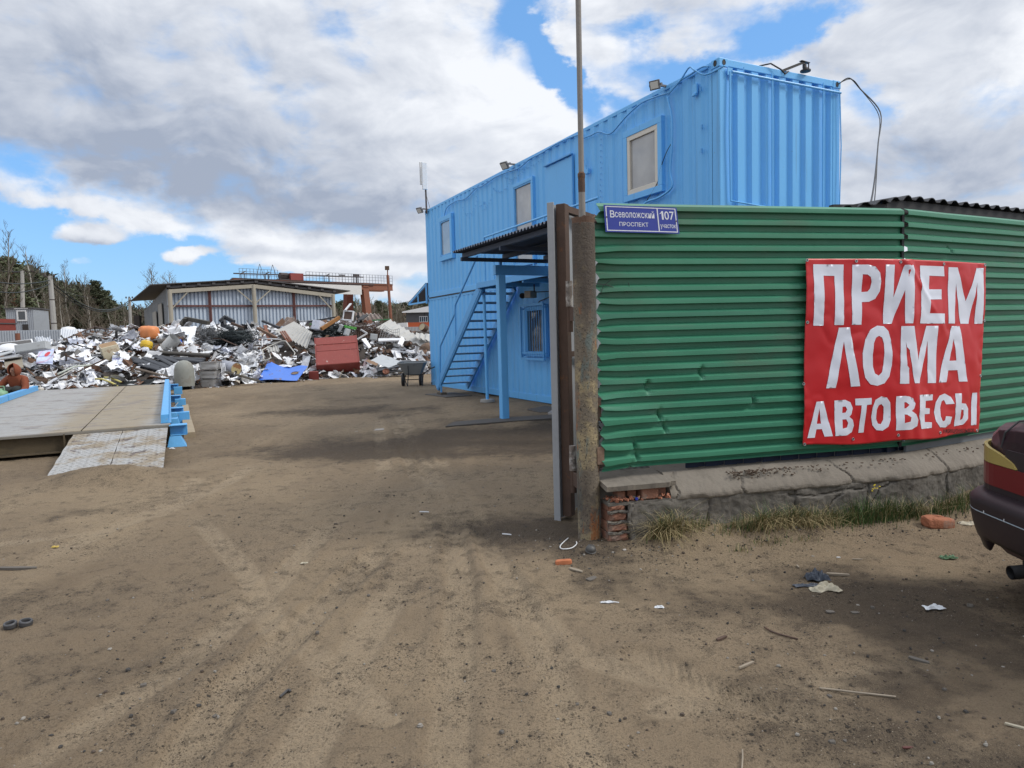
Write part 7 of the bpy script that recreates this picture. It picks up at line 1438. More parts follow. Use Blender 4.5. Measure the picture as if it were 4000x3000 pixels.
# floodlight mast
p = at(1527, 1240, 58); t = thing('light_mast', (p[0], p[1], 0), 'slim brown lighting mast with a square head right of the crane', 'mast'); ztp = at(1514, 1043, 58)
b = MB(); b.tube([(p[0]+.1, p[1], 0), at(1514, 1075, 58)], [.14, .11], 8); b.tube([at(1514, 1080, 58), at(1514, 1052, 58)], .05, 6); b.build('pole', m_crane, t); b = MB(); b.box(at(1512, 1047, 58), (.36*1.0, .25, .32), axes(10)); b.build('lamp_head', mat('brown lamp box', (.10, .06, .04), .7), t)
p = at(1344, 1210, 100); b = MB(); b.tube([(p[0], p[1], 0), at(1344, 1150, 100)], .1, 6); tag(b.build('pole', mat('grey far pole', (.20, .20, .20), .8)), 'thin grey pole far beyond the heap, under the crane sign', 'pole')
# ------------------------------------------------------------ far building on the right
bp = at(1588, 1290, 72); bp[2] = 0; t = thing('warehouse', bp, 'dark grey warehouse with an orange base band, half hidden by the container', 'building')
b = MB(); ax9 = axes(8); bw = lambda x, y, z: bp+ax9[0]*x+ax9[1]*y+UP*z
zr0, zr1 = at(1590, 1222, 72)[2], at(1680, 1202, 74)[2]; zo0, zo1 = at(1590, 1260, 72)[2], at(1590, 1276, 72)[2]
b.box(bw(6, 5, (zo0+zr0)/2), (12, 10, zr0-zo0), ax9); b.build('wall', mat('dark grey panel', (.075, .078, .088), .6, 0, .08, 1), t)
b = MB(); b.box(bw(6, 5, zo0/2), (12.02, 10.02, zo0), ax9); b.build('base_band', mat('orange panel', (.46, .095, .03), .6, 0, .08, 1), t)
b = MB(); b.add([bw(-.4, -.4, zr0), bw(12.4, -.4, zr0), bw(12.4, -.4, zr0+.15), bw(6, -.4, zr0+1.3), bw(-.4, -.4, zr0+.12), bw(-.4, 10.4, zr0), bw(12.4, 10.4, zr0), bw(12.4, 10.4, zr0+.15), bw(6, 10.4, zr0+1.3), bw(-.4, 10.4, zr0+.12)], [(0, 1, 2, 3, 4), (5, 9, 8, 7, 6), (4, 3, 8, 9), (3, 2, 7, 8), (0, 4, 9, 5)]); b.build('roof', m_white, t)
wq = at(1654, 1247, 72.5); wx_ = (wq-bp)@ax9[0]; b = MB(); b.box(bw(wx_, -.02, wq[2]), (.86, .06, .62), ax9); w_ = b.build('window', m_white, t); b = MB()
for k in range(4): b.box(bw(wx_-.31+.207*k, -.056, wq[2]), (.16, .02, .52), ax9)
b.build('pane', m_dpane, w_); b = MB(); b.box(bw(1.9, -.015, (zo0+zr0)/2), (.04, .04, zr0-zo0), ax9); b.build('wall_joint', m_black, t)
def ribfence(p0, p1, h, label, m, n, rail=None, post=None):
    p0, p1 = V(*p0[:2], 0), V(*p1[:2], 0); d_ = p1-p0; L_ = np.linalg.norm(d_); d_ /= L_; nn = V(d_[1], -d_[0], 0); t = thing('sheet_fence', (p0+p1)/2, label, 'fence')
    ribwall(lambda s, o, z: p0+d_*s+nn*o+UP*z, L_, 0, lambda s: h, n, .04).build('sheet', m, t)
    b = MB(); b.bar(p0+nn*.07+UP*h*.72, p1+nn*.07+UP*h*.72, .05, .05); b.build('rail', rail or m, t)
    b = MB()
    for k in range(int(L_/3)+1): b.box(p0+d_*(k*3)-nn*.06+UP*h/2, (.08, .08, h), (d_, nn, UP))
    b.build('post', m, t); return t
ribfence(at(1540, 1300, 52), at(1760, 1290, 56), at(1620, 1277, 54)[2], 'grey profiled fence before the orange based warehouse', mat('grey fence sheet', (.30, .31, .33), .6, 0, .1, 1), 40)
b = MB(); b.bar(at(1555, 1273, 66), at(1592, 1270, 66), .6, .5); tag(b.build('low_building', m_white), 'low pale roof strip left of the orange based warehouse', 'roof')
# ------------------------------------------------------------ left side: grey fence, cabin, red trailer, poles, wires
m_gf = mat('pale grey fence sheet', (.40, .43, .47), .5, .05, .1, .8)
ribfence(at(-160, 1300, 34.5), at(600, 1300, 39), at(200, 1289, 36.7)[2], 'long pale grey profiled fence behind the scrap heap on the left', m_gf, 78, mat('dull brown rail', (.16, .10, .09), .7))
p = at(68, 1320, 34.4); b = MB(); b.tube([(p[0], p[1], 0), at(68, 1302, 34.4)], .11, 10); tag(b.build('rusty_post', m_crane), 'rust red pipe post before the grey fence', 'post')
cq = at(28, 1290, 46); cq[2] = 0; t = thing('site_cabin', cq, 'small zinc clad site cabin with a white framed window beyond the grey fence', 'cabin'); axc = axes(14); cz = at(40, 1206, 46)[2]; czb = 1.2
cw = (at(145, 1250, 46.6)-at(28, 1250, 46))[0]; kb = lambda x, y, z: cq+axc[0]*x+axc[1]*y+UP*z
ribwall(lambda s, o, z: kb(s, o, z), cw, .4, lambda s: cz, 14, .03).build('wall', mat('zinc cabin sheet', (.36, .39, .43), .5, .1, .1, 1), t); ribwall(lambda s, o, z: kb(cw-o, s, z), 2.6, .4, lambda s: cz-.03*s, 14, .03).build('wall', MATS['zinc cabin sheet'], t); ribwall(lambda s, o, z: kb(o, s, z), 2.6, .4, lambda s: cz, 14, .03).build('wall', MATS['zinc cabin sheet'], t)
b = MB(); b.box(kb(cw/2, 1.3, cz+.03), (cw+.15, 2.8, .08), axc); b.build('roof', m_roofd, t)
wq = at(88, 1233, 46.3); wx_ = (wq-cq)@axc[0]; b = MB()
for dx, dz, sx, sz in ((0, .32, .58, .09), (0, -.32, .58, .09), (-.25, 0, .09, .56), (.25, 0, .09, .56)): b.box(kb(wx_+dx, -.03, wq[2]+dz), (sx, .06, sz), axc)
w_ = b.build('window', m_white, t); b = MB(); b.box(kb(wx_, -.02, wq[2]), (.42, .03, .56), axc); b.build('pane', m_dpane, w_); b = MB(); b.box(kb(wx_, -.05, wq[2]+.46), (.8, .1, .04), axc); b.build('drip_strip', m_white, w_)
wq = at(101, 1278, 46.3); b = MB(); b.box(kb((wq-cq)@axc[0], -.02, wq[2]), (.33, .05, .38), axc); b.build('hatch', mat('dark hatch', (.035, .03, .028), .8), t)
p = at(18, 1290, 41); t = thing('slatted_truck', (p[0], p[1], 0), 'red slatted truck body behind the grey fence at the far left', 'truck'); b = MB(); ztr = at(30, 1262, 41)[2]; p = p-V(1.3, 0, 0); b.box((p[0]-.4, p[1]+1.0, (ztr+1)/2+.3), (1.9, 2, ztr-1)); b.build('body', mat('red truck boards', (.22, .045, .035), .7, 0, .2, 3), t); b = MB()
for k in range(4): b.box((p[0]-.2+.22*k, p[1]-.03, ztr-.45), (.13, .05, .5))
b.build('slat', mat('pale slat', (.30, .24, .2), .8), t); b = MB(); b.box((p[0]-.4, p[1]+1, ztr+.02), (2.0, 2.1, .07)); b.build('top_rail', m_roofd, t)
m_pole = mat('concrete pole', (.36, .355, .34), .9, 0, .12, 2, [((.24, .23, .21), 3, .55, .2, .6, (1, 1, .3))]); POLE = {}
for nm, (pxt, pyt, pxb, Y, wd, lab) in dict(a=(196, 1078, 213, 43, .30, 'nearest pale concrete pole, leaning beside the site cabin'), b=(87, 1058, 90, 66, .36, 'grey concrete pole behind the site cabin'), c=(400, 1168, 399, 90, .34, 'far grey pole in front of the trees, left of the shed'), d=(506, 1163, 511, 60, .26, 'pale slim pole next to the shed corner')).items():
    top = at(pxt, pyt, Y); bot = at(pxb, 1300, Y); bot = top+(bot-top)*(top[2]/(top[2]-bot[2])); t = thing('utility_pole', bot, lab, 'pole', 'utility poles on the left'); b = MB()
    b.tube([bot, top], [wd*.62, wd*.42], 8); b.build('shaft', m_pole, t); POLE[nm] = top
    b = MB()
    if nm == 'b': b.bar(top+V(-.9, 0, -.1), top+V(1.2, 0, -.1), .08, .08)
    for k in (-1, 0, 1): b.lathe(top+V(.45*k*(2 if nm == 'b' else .6), -.05, -.06), [(.04, 0), (.07, .06), (.05, .14), (.0001, .18)], 8)
    b.build('insulator', m_cdark, t)
    if nm == 'a':
        b = MB()
        for z_ in (.25, .5, .75): q = bot*(1-z_)+top*z_; b.lathe(q, [(wd*.60-wd*.2*z_+.012, -.03), (wd*.60-wd*.2*z_+.012, .03)], 8)
        b.build('band', m_cdark, t)
def wire(p0, p1, sag, label, r_=.022):
    b = MB(); b.tube([p0*(1-u)+p1*u-UP*sag*4*u*(1-u) for u in np.linspace(0, 1, 14)], r_, 4); tag(b.build('overhead_wire', m_wire), label, 'wire')
wire(at(-80, 1088, 36), POLE['a']-UP*.25, .25, 'upper overhead wire running left from the nearest pole', .028); wire(at(-80, 1124, 36), POLE['a']-UP*.45, .4, 'lower overhead wire running left from the nearest pole', .028); wire(POLE['a']-UP*.3, POLE['d']-UP*.2, 1.3, 'thick sagging wire from the nearest pole to the slim pole by the shed', .045); wire(POLE['a']-UP*.6, POLE['d']-UP*.35, 1.2, 'lower sagging wire from the nearest pole to the slim pole by the shed', .03); wire(POLE['b']-UP*.1, POLE['c'], .6, 'wire between the cabin pole and the far pole'); wire(at(-60, 1044, 60), POLE['b'], .2, 'wire leaving the cabin pole to the left'); wire(POLE['d']-UP*.2, at(560, 1205, 58), .1, 'short wire from the slim pole to the shed', .03)
p = at(345, 1300, 36); b = MB(); b.lathe((at(268, 1293, 39)), [(.45, -.3), (.42, .05), (.3, .2), (.0001, .26)], 16); tag(b.build('white_tank', m_white, smooth=True), 'round white tank top peeping over the grey fence', 'tank')
b = MB(); c_ = [at(420, 1289, 33), at(500, 1292, 33), at(486, 1273, 34.5), at(450, 1272, 34.5)]; o = leaf(c_, 'car_wreck_roof', 'dark grey crushed car roof on the crest of the heap', 'car wreck', mat('dark car sheet', (.07, .08, .095), .4, .2), .10, solid=.04); b = MB(); m_ = (c_[0]+c_[1]+c_[2]+c_[3])/4; b.add([m_+V(-.45, -.3, -.02), m_+V(.25, -.3, -.04), m_+V(.18, .1, .05), m_+V(-.3, .1, .06)], [(0, 1, 2, 3)]); WORLD[o.name] = np.array(o.location); b.build('window_hole', m_black, o, solid=.03)
# ------------------------------------------------------------ trees
m_birch = mat('birch bark', (.44, .42, .38), .85, 0, .15, 4, [((.05, .045, .04), 9, .60, .08, .9, (.6, .6, 2))]); m_twig = mat('bare twigs', (.135, .115, .088), .9, 0, .2, 3, rand=.3); m_trunkp = mat('pine trunk', (.13, .075, .045), .9, 0, .2, 3); m_needle = mat('pine needles', (.090, .105, .056), .75, 0, .35, 1.2, rand=.5); m_alder = mat('grey trunk', (.21, .19, .165), .9, 0, .2, 3)
m_bush = mat('early leaves', (.13, .125, .055), .8, 0, .4, 2, rand=.4)
def bare_tree(seed, H, mt, spread=.26, n1=34):
    r_ = random.Random(seed); t = thing('bare_tree', (0, 0, 0), '', 'tree'); k = 9; tr_ = []; x = y = 0
    for i in range(k+1): tr_.append(V(x, y, H*i/k)); x += r_.gauss(0, .012*H); y += r_.gauss(0, .012*H)
    tr_[0] = V(0, 0, 0); b = MB(); b.tube(tr_, [.011*H*(1-i/k*.88)+.01 for i in range(k+1)], 6); b.build('trunk', mt, t)
    b = MB()
    def branch(p, d, L_, rad, lv):
        pts = [p]; q = p; dd = d
        for i in range(3): dd = dd+V(r_.gauss(0, .13), r_.gauss(0, .13), .12); dd /= np.linalg.norm(dd); q = q+dd*L_/3; pts.append(q)
        b.tube(pts, [rad, rad*.8, rad*.6, rad*.42], 3, cap=False)
        if lv:
            for i in range(5 if lv == 2 else 4):
                u = .25+.75*r_.random(); j = min(2, int(u*3)); w_ = pts[j]+(pts[j+1]-pts[j])*(u*3-j); an = r_.random()*6.3; nd = dd*.8+V(math.cos(an), math.sin(an), .35)*.75; branch(w_, nd/np.linalg.norm(nd), L_*(.35+.25*r_.random()), rad*.5, lv-1)
    for i in range(n1):
        u = .30+.70*(i+r_.random())/n1; j = min(k-1, int(u*k)); p = tr_[j]+(tr_[j+1]-tr_[j])*(u*k-j); an = r_.random()*6.3; up_ = .5+.7*u; d = V(math.cos(an), math.sin(an), up_); branch(p, d/np.linalg.norm(d), H*spread*(1.12-u*.85)*(.6+.6*r_.random()), .0052*H*(1.15-u*.8), 2)
    b.build('branches', m_twig, t); return t
def pine(seed, H, base=.35, wid=.17, dens=1.):
    r_ = random.Random(seed); t = thing('pine_tree', (0, 0, 0), '', 'tree'); b = MB(); b.tube([V(0, 0, 0), V(.02*H*r_.gauss(0, .4), 0, H*.5), V(0, 0, H*.97)], [.014*H, .010*H, .003*H], 7); b.build('trunk', m_trunkp, t)
    b = MB(); vs = []; fs = []
    n_ = int(70*dens)
    for i in range(n_):
        u = (i+r_.random())/n_; z = H*(base+(1-base)*u); R_ = H*wid*(1-u)**.75*(.55+.75*r_.random())+.02*H; an = r_.random()*6.3; d = V(math.cos(an), math.sin(an), .25+.4*u)
        b.tube([V(0, 0, z-.02*H), V(0, 0, z)+d*R_], [.004*H, .001*H], 3, mi=1, cap=False)
        for j in range(9):
            c_ = V(0, 0, z)+d*R_*(.35+.7*r_.random())+V(r_.gauss(0, .018*H), r_.gauss(0, .018*H), r_.gauss(0, .012*H))
            for q in range(7):
                a_ = V(r_.gauss(0, 1), r_.gauss(0, 1), r_.gauss(.3, .7)); a_ /= np.linalg.norm(a_); s_ = V(r_.gauss(0, 1), r_.gauss(0, 1), r_.gauss(0, 1)); s_ = np.cross(a_, s_); s_ /= np.linalg.norm(s_); L_ = H*(.018+.018*r_.random()); w_ = L_*.22; vs += [c_-s_*w_, c_+s_*w_, c_+a_*L_+s_*w_*.3, c_+a_*L_-s_*w_*.3]; fs.append(tuple(range(len(vs)-4, len(vs))))
    b.add(vs, fs, 0); b.build('crown', [m_needle, m_trunkp], t); return t
def bush(seed):
    r_ = random.Random(seed); t = thing('shrub', (0, 0, 0), '', 'shrub'); b = MB()
    for i in range(26):
        an = r_.random()*6.3; q = [V(0, 0, 0)]; d = V(math.cos(an)*.45, math.sin(an)*.45, 1)
        for j in range(3): d = d+V(r_.gauss(0, .25), r_.gauss(0, .25), 0); q.append(q[-1]+d*.9*(.6+.6*r_.random()))
        b.tube(q, [.03, .022, .014, .006], 3, cap=False)
    b.build('stems', m_twig, t); b = MB(); vs = []; fs = []
    for i in range(1500):
        an = r_.random()*6.3; h = .3+2.6*r_.random(); rr_ = 1.5*r_.random()**.6; c_ = V(math.cos(an)*rr_, math.sin(an)*rr_, h); a_ = V(r_.gauss(0, 1), r_.gauss(0, 1), r_.gauss(0, 1))*.06; s_ = V(r_.gauss(0, 1), r_.gauss(0, 1), r_.gauss(0, 1))*.05; vs += [c_, c_+a_, c_+a_+s_, c_+s_]; fs.append(tuple(range(len(vs)-4, len(vs))))
    b.add(vs, fs); b.build('leaves', m_bush, t); return t
bt = [bare_tree(100+k, 10, m_birch if k % 2 else m_alder, .24+.04*(k % 3), 30+4*k) for k in range(5)]; pt_ = [pine(200+k, 10, (.25, .42, .15, .5)[k], (.20, .17, .24, .15)[k], 1.25) for k in range(4)]; bs_ = [bush(300+k) for k in range(2)]
used_ = set()
def tree(srcs, k, px, pytop, Y, label, group, sx=1.):
    s_ = srcs[k % len(srcs)]; p = at(px, pytop, Y); h = p[2]/10
    if s_.name in used_: o = dup(s_, (p[0], p[1], 0), (0, 0, (k*2.4) % 6.3), (h*sx, h*sx, h))
    else: used_.add(s_.name); o = s_; o.location = (p[0], p[1], 0); o.rotation_euler = (0, 0, k*2.4 % 6.3); o.scale = (h*sx, h*sx, h)
    o['label'] = label; o['group'] = group; return o
rt = random.Random(77)
top_l = lambda x: float(np.interp(x, [-60, 0, 60, 90, 130, 190, 240, 300, 345, 400, 440, 480, 560], [960, 1000, 1020, 1050, 1010, 1060, 1090, 1090, 1105, 1130, 1170, 1190, 1200]))
# named ones first: they stand out against the sky
tree(bt, 0, 4, 905, 62, 'tallest bare tree at the left edge, its twigs against the sky', 'trees on the left', .9); tree(bt, 1, 140, 985, 80, 'tall bare tree with a fine pointed crown behind the nearest pole', 'trees on the left', 1.0); tree(bt, 3, 250, 1040, 85, 'slender white trunked birch standing clear above the others, mid left', 'trees on the left', .8); tree(bt, 2, 330, 1090, 85, 'bare tree just left of the far grey pole', 'trees on the left'); tree(bt, 4, 615, 1060, 78, 'bare tree rising behind the left roof slope of the shed', 'trees on the left', 1.3); tree(bt, 2, 660, 1082, 80, 'lower bare tree right beside the one behind the shed roof', 'trees on the left', 1.3)
tree(pt_, 0, 40, 1015, 75, 'broad dark pine at the left edge behind the site cabin', 'trees on the left', 1.3); tree(pt_, 3, 372, 1106, 88, 'dark round topped pine left of the shed, above the far pole', 'trees on the left', 1.2); tree(pt_, 3, 405, 1142, 92, 'open crowned pine leaning towards the shed', 'trees on the left', 1.5)
BL, PL, SLb = 'bare tree in the strip of wood beyond the grey fence', 'dark pine in the strip of wood beyond the grey fence', 'low shrub coming into leaf at the foot of the wood'
for k in range(58): x = -90+k*11.4+rt.gauss(0, 6); tree(bt, k, x, top_l(x)+20+abs(rt.gauss(0, 45)), 74+rt.random()*34, BL, 'bare trees beyond the grey fence', .85+.4*rt.random())
for k in range(50): x = -90+k*12.8+rt.gauss(0, 6); tree(pt_, k, x, top_l(x)+26+abs(rt.gauss(0, 40)), 88+rt.random()*30, PL, 'pines beyond the grey fence', 1.25+.6*rt.random())
for k in range(22): x = 160+k*18+rt.gauss(0, 6); tree(bs_, k, x, 1245+rt.gauss(0, 10), 70+rt.random()*14, SLb, 'shrubs at the foot of the wood', 1.2)
BR, PR = 'bare birch in the far wood right of the shed', 'dark pine in the far wood right of the shed'
for k, (x, y) in enumerate(((1312, 1188), (1335, 1180), (1372, 1178), (1478, 1180), (1490, 1188), (1540, 1192), (1556, 1190), (1580, 1186), (1610, 1180), (1640, 1175), (1668, 1170), (1352, 1205), (1440, 1205), (1520, 1215), (1600, 1192), (1700, 1176), (1730, 1172), (1462, 1198))): tree(pt_, k, x, y, 128+rt.random()*25, PR, 'pines right of the shed', 1.35)
for k in range(22): x = 1305+k*19+rt.gauss(0, 5); tree(bt, k, x, 1196+rt.gauss(0, 9), 112+rt.random()*16, BR, 'bare birches right of the shed', 1.2)
tree(bt, 1, 1412, 1160, 104, 'pale bare tree between the crane legs', 'bare trees by the crane', 1.5); tree(bt, 3, 1445, 1172, 104, 'pale bare tree right of the slanted crane leg', 'bare trees by the crane', 1.4)
for s_ in bt+pt_+bs_:
    if s_.name not in used_: bpy.data.objects.remove(s_)
# distant wood that reads as one mass: low belt of twig and needle clumps on both sides
def wood(px0, px1, Y0, Y1, topf, n_, name):
    r_ = random.Random(int(px0)+9); b = MB(); vs = [[], []]; fs = [[], []]
    for i in range(n_):
        px = px0+(px1-px0)*r_.random(); Y = Y0+(Y1-Y0)*r_.random(); zt2 = at(px, topf(px), Y)[2]; p = at(px, 1300, Y); z = zt2*r_.random()**.8; m_i = 0 if fbm(np.array([p[0]*.25]), np.array([z*.3+Y]), 2)[0] > .47 else 1
        for q in range(3):
            c_ = V(p[0]+r_.gauss(0, .5), Y+r_.gauss(0, .5), z+r_.gauss(0, .4)); a_ = V(r_.gauss(0, .35), r_.gauss(0, .35), r_.gauss(.4, .4)); s_ = V(r_.gauss(0, .1), r_.gauss(0, .1), r_.gauss(0, .08)); vs[m_i] += [c_, c_+a_, c_+a_+s_, c_+s_]; fs[m_i].append(tuple(range(len(vs[m_i])-4, len(vs[m_i]))))
    for i in range(int((px1-px0)/2.5)):
        px = px0+(px1-px0)*r_.random(); Y = Y0+(Y1-Y0)*r_.random(); zt2 = at(px, topf(px)+15, Y)[2]; p = at(px, 1300, Y); b.tube([V(p[0], Y, 0), V(p[0]+r_.gauss(0, .2), Y, zt2)], [.09, .03], 4, mi=2, cap=False)
    for q in (0, 1): b.add(vs[q], fs[q], q)
    tag(b.build(name, [m_needle, m_twig, m_alder]), 'dense background wood behind the single trees', kind='stuff')
wood(-120, 640, 100, 128, lambda x: top_l(x)+30, 20000, 'far_wood'); wood(1290, 1800, 135, 165, lambda x: 1200, 6000, 'far_wood')
hl = MB(); hl.grid(lambda u, v: V(-400+800*u, 260+120*v, -1+18*math.sin(v*3.14)*(.6+.4*vn(np.array([u*9]), np.array([v*2]))[0])), 40, 8); tag(hl.build('hills', mat('far wooded ground', (.05, .058, .04), .95, 0, .3, .1)), None, kind='structure')
# ------------------------------------------------------------ small litter and grass
def chunk(px, py, sz, name, label, cat, m, seed=1, yaw=0, lift=.35, rough=.12, Y=None):
    p = gnd(px, py); p[2] = gz(p[0], p[1]); r_ = random.Random(seed); ax_ = axes(yaw, r_.gauss(0, 5), r_.gauss(0, 5)); b = MB()
    n = 7
    def f(u, v):
        a_ = u*6.2832; th = math.pi*v; ca, sa = math.cos(a_), math.sin(a_); e_ = .45; pw = lambda q: abs(q)**e_*(1 if q > 0 else -1)
        k = 1+rough*(fbm(np.array([ca*2+seed]), np.array([sa*2+th]), 3)[0]-.5)*2; return p+UP*sz[2]*lift+(ax_[0]*sz[0]/2*pw(ca)*pw(math.sin(th))+ax_[1]*sz[1]/2*pw(sa)*pw(math.sin(th))+ax_[2]*sz[2]/2*pw(math.cos(th)))*k
    b.grid(f, 25, 13); return tag(b.build(name, m, loc=p), label, cat)
m_clay = mat('broken red brick', (.33, .125, .065), .92, 0, .25, 20, [((.24, .17, .13), 9, .52, .12, .7)], bump=.6, bs=90); m_wood = mat('weathered wood', (.25, .21, .16), .85, 0, .2, 12, stretch=(1, 6, 1)); m_stone = mat('grey litter stone', (.115, .102, .088), .9, 0, .2, 15, bump=.4)
chunk(3662, 2050, (.225, .13, .085), 'brick', 'broken red brick lying by the grass near the car bumper', 'brick', m_clay, 3, 15); chunk(2202, 2210, (.105, .05, .035), 'brick_piece', 'small bright orange brick shard before the rusty column', 'brick', mat('bright brick', (.44, .15, .065), .9, 0, .15, 20), 5, -8)
m_bag = mat('beige bag', (.40, .36, .27), .7, 0, .15, 8); m_bagb = mat('dark blue bag film', (.045, .055, .075), .35, 0, .3, 8); m_tis = mat('white tissue', (.62, .64, .66), .8, 0, .06, 8)
def sliver(px, py, L_, w_, h_, yaw, label, m, name='wood_sliver', cat='wood'):
    L_ *= .85; w_ *= .8; h_ *= .8; p = gnd(px, py); p[2] = gz(p[0], p[1])+h_*.35; ax_ = axes(yaw, 3, 4); b = MB(); r_ = random.Random(int(px)); n_ = 6
    pr_ = [(-L_/2, -w_/2*.7), (-L_*.2, -w_/2), (L_/2, -w_*.35), (L_*.47, w_*.3), (.05*L_, w_/2), (-L_*.46, w_*.4)]; b.prism(pr_, p, ax_[0], ax_[1], h_); return tag(b.build(name, m, loc=p), label, cat)
sliver(2250, 2236, .11, .03, .010, -35, 'small pale wood chip right of the orange brick shard', m_wood); sliver(2312, 2262, .11, .05, .008, 50, 'flat greyish slate chip on the soil before the plinth', m_stone, 'slate_chip', 'stone'); sliver(3272, 2240, .16, .022, .015, -3, 'straight wooden stick behind the crumpled bag', m_wood); sliver(3116, 2210, .06, .014, .01, 80, 'short pale stick standing out left of the bag', m_wood); sliver(3350, 2176, .085, .014, .006, 5, 'thin dull splinter far right of the bag', m_wood); sliver(2818, 2500, .09, .02, .012, 40, 'dark bark piece in the middle of the dirt', m_rust, 'bark_piece'); sliver(2915, 2605, .13, .014, .010, 38, 'bare twig end with a torn tip, lower centre right', m_wood); sliver(3590, 2574, .095, .026, .010, -38, 'flat grey plastic piece shaped like a blade at the lower right', m_stone, 'plastic_piece', 'plastic'); sliver(3545, 2925, .045, .012, .006, 5, 'small dark red shard near the bottom right', mat('dark red shard', (.09, .03, .025), .6), 'glass_shard', 'shard'); sliver(3990, 2838, .12, .014, .008, -30, 'white stick at the right edge of the picture', m_bag, 'white_stick', 'stick'); sliver(1658, 2022, .09, .012, .008, 5, 'thin white strip on the open soil left of the gate', m_white, 'white_strip', 'strip'); sliver(1980, 2106, .08, .012, .008, -12, 'second small white strip nearer the gate leaf', m_white, 'white_strip', 'strip'); sliver(70, 2222, .28, .035, .02, 8, 'dark flat stick at the left edge below the truck scale', m_stone, 'stick', 'stick'); sliver(3275, 2172, .03, .012, .006, 10, 'tiny white paper scrap above the bag', m_white, 'paper_scrap', 'paper'); sliver(3340, 2390, .05, .03, .006, 10, 'pale flat chip between the bag and the tissue', m_stone, 'slate_chip', 'stone'); sliver(3243, 2391, .05, .035, .008, 0, 'pale slate chip right below the beige bag', m_stone, 'slate_chip', 'stone')
def rag(px, py, w_, h_, amp, label, m, seed, name='plastic_bag', cat='bag', yaw=0, sh=1.):
    p = gnd(px, py); p[2] = gz(p[0], p[1]); ax_ = axes(yaw); b = MB()
    def f(u, v):
        x, y = u-.5, v-.5; e_ = 1-.35*abs(math.sin(u*5+seed))*abs(y)*2; n_ = fbm(np.array([u*4+seed]), np.array([v*4+seed*2]), 4)[0]; rid = abs(vn(np.array([u*6+seed+v*2]), np.array([v*5+seed]))[0]-.5); return p+ax_[0]*x*w_*(1-.3*abs(y)*math.sin(v*7+seed))+ax_[1]*y*h_*e_+UP*(.004+amp*max(0, (n_-.30)*2+rid*.6)*(1-(2*max(abs(x), abs(y)))**3*.85))
    b.grid(f, 28, 20); return tag(b.build(name, m, solid=.0015, loc=p), label, cat)
rag(3222, 2302, .17, .10, .045, 'crumpled beige bag on the dirt before the fence', m_bag, 2.); rag(3190, 2262, .12, .10, .075, 'dark blue film standing up behind the beige bag', m_bagb, 4.); rag(3150, 2292, .14, .04, .02, 'shred of dark film trailing left of the beige bag', m_bagb, 6.); rag(3650, 2372, .10, .05, .022, 'small white tissue on the shaded dirt by the car', m_tis, 3., 'tissue', 'tissue'); rag(3704, 2170, .095, .05, .035, 'curled green leaf lying before the car bumper', mat('green leaf', (.085, .17, .085), .6, 0, .15, 10), 5., 'leaf', 'leaf'); rag(3790, 2040, .16, .10, .02, 'buff cardboard scrap half under the car bumper', m_bag, 8., 'cardboard', 'cardboard'); rag(1190, 2200, .05, .03, .01, 'small yellowish paper scrap left of the wheel tracks', m_bag, 9., 'paper_scrap', 'paper'); rag(215, 2138, .05, .035, .015, 'small yellow scrap at the left below the ramp', mat('yellow scrap', (.45, .33, .08), .7), 7., 'paper_scrap', 'paper'); rag(672, 1752, .08, .05, .02, 'white crumpled paper under the corner foot of the truck scale', m_tis, 2.5, 'paper_scrap', 'paper'); rag(2575, 2377, .05, .03, .012, 'pale lilac crumb of foam on the centre right dirt', m_tis, 1.5, 'paper_scrap', 'paper'); rag(2372, 2357, .07, .02, .012, 'thin white shred right of the slate chip', m_tis, 3.7, 'paper_scrap', 'paper')
def curve_wire(pts, r_, m, label, name='bent_wire', cat='wire', z=.008):
    P = []
    for px, py in pts: g = gnd(px, py); g[2] = gz(g[0], g[1])+z; P.append(g)
    out = []
    for i in range(len(P)-1):
        p0, p1, p2, p3 = P[max(i-1, 0)], P[i], P[i+1], P[min(i+2, len(P)-1)]
        for k in range(5): u = k/5; out.append(.5*((2*p1)+(-p0+p2)*u+(2*p0-5*p1+4*p2-p3)*u*u+(-p0+3*p1-3*p2+p3)*u**3))
    out.append(P[-1]); b = MB(); b.tube(out, r_, 6); return tag(b.build(name, m, smooth=True, loc=P[0]), label, cat)
curve_wire([(2220, 2117), (2190, 2148), (2196, 2162), (2232, 2160), (2252, 2148), (2252, 2135)], .0035, m_white, 'loop of white wire on the soil left of the rusty column'); curve_wire([(2355, 2360), (2380, 2354), (2396, 2358), (2418, 2362)], .003, m_white, 'kinked white string on the dirt right of the gate', 'string', 'string'); curve_wire([(2985, 2450), (3020, 2470), (3070, 2484), (3118, 2494)], .004, m_rust, 'dark bent twig on the centre right dirt', 'twig', 'twig'); curve_wire([(3200, 2685), (3280, 2692), (3350, 2706), (3420, 2718), (3500, 2728)], .004, m_wood, 'long thin straw lying across the lower right dirt', 'straw', 'straw'); curve_wire([(2900, 2942), (2901, 2970), (2898, 3010)], .003, m_wood, 'upright thin straw at the bottom edge', 'straw', 'straw'); curve_wire([(1095, 2728), (1110, 2712), (1126, 2700), (1134, 2706)], .006, m_darkp, 'short dark twig with a knob at the lower centre left', 'twig', 'twig')
p = gnd(2308, 2172); p[2] = gz(p[0], p[1]); t = thing('hoof_cap', p, 'dark crushed cap lying at the foot of the rusty column', 'cap'); b = MB(); b.lathe(p+UP*.015, [(.033, -.012), (.034, .008), (.026, .026), (.0001, .032)], 18, axes(20, 18, 0)); b.build('shell', mat('dull dark metal', (.075, .073, .07), .55, .3), t, smooth=True); b = MB(); b.lathe(p+UP*.008, [(.036, -.004), (.037, .003), (.033, .005)], 18, axes(20, 18, 0)); b.build('rim', MATS['dull dark metal'], t)
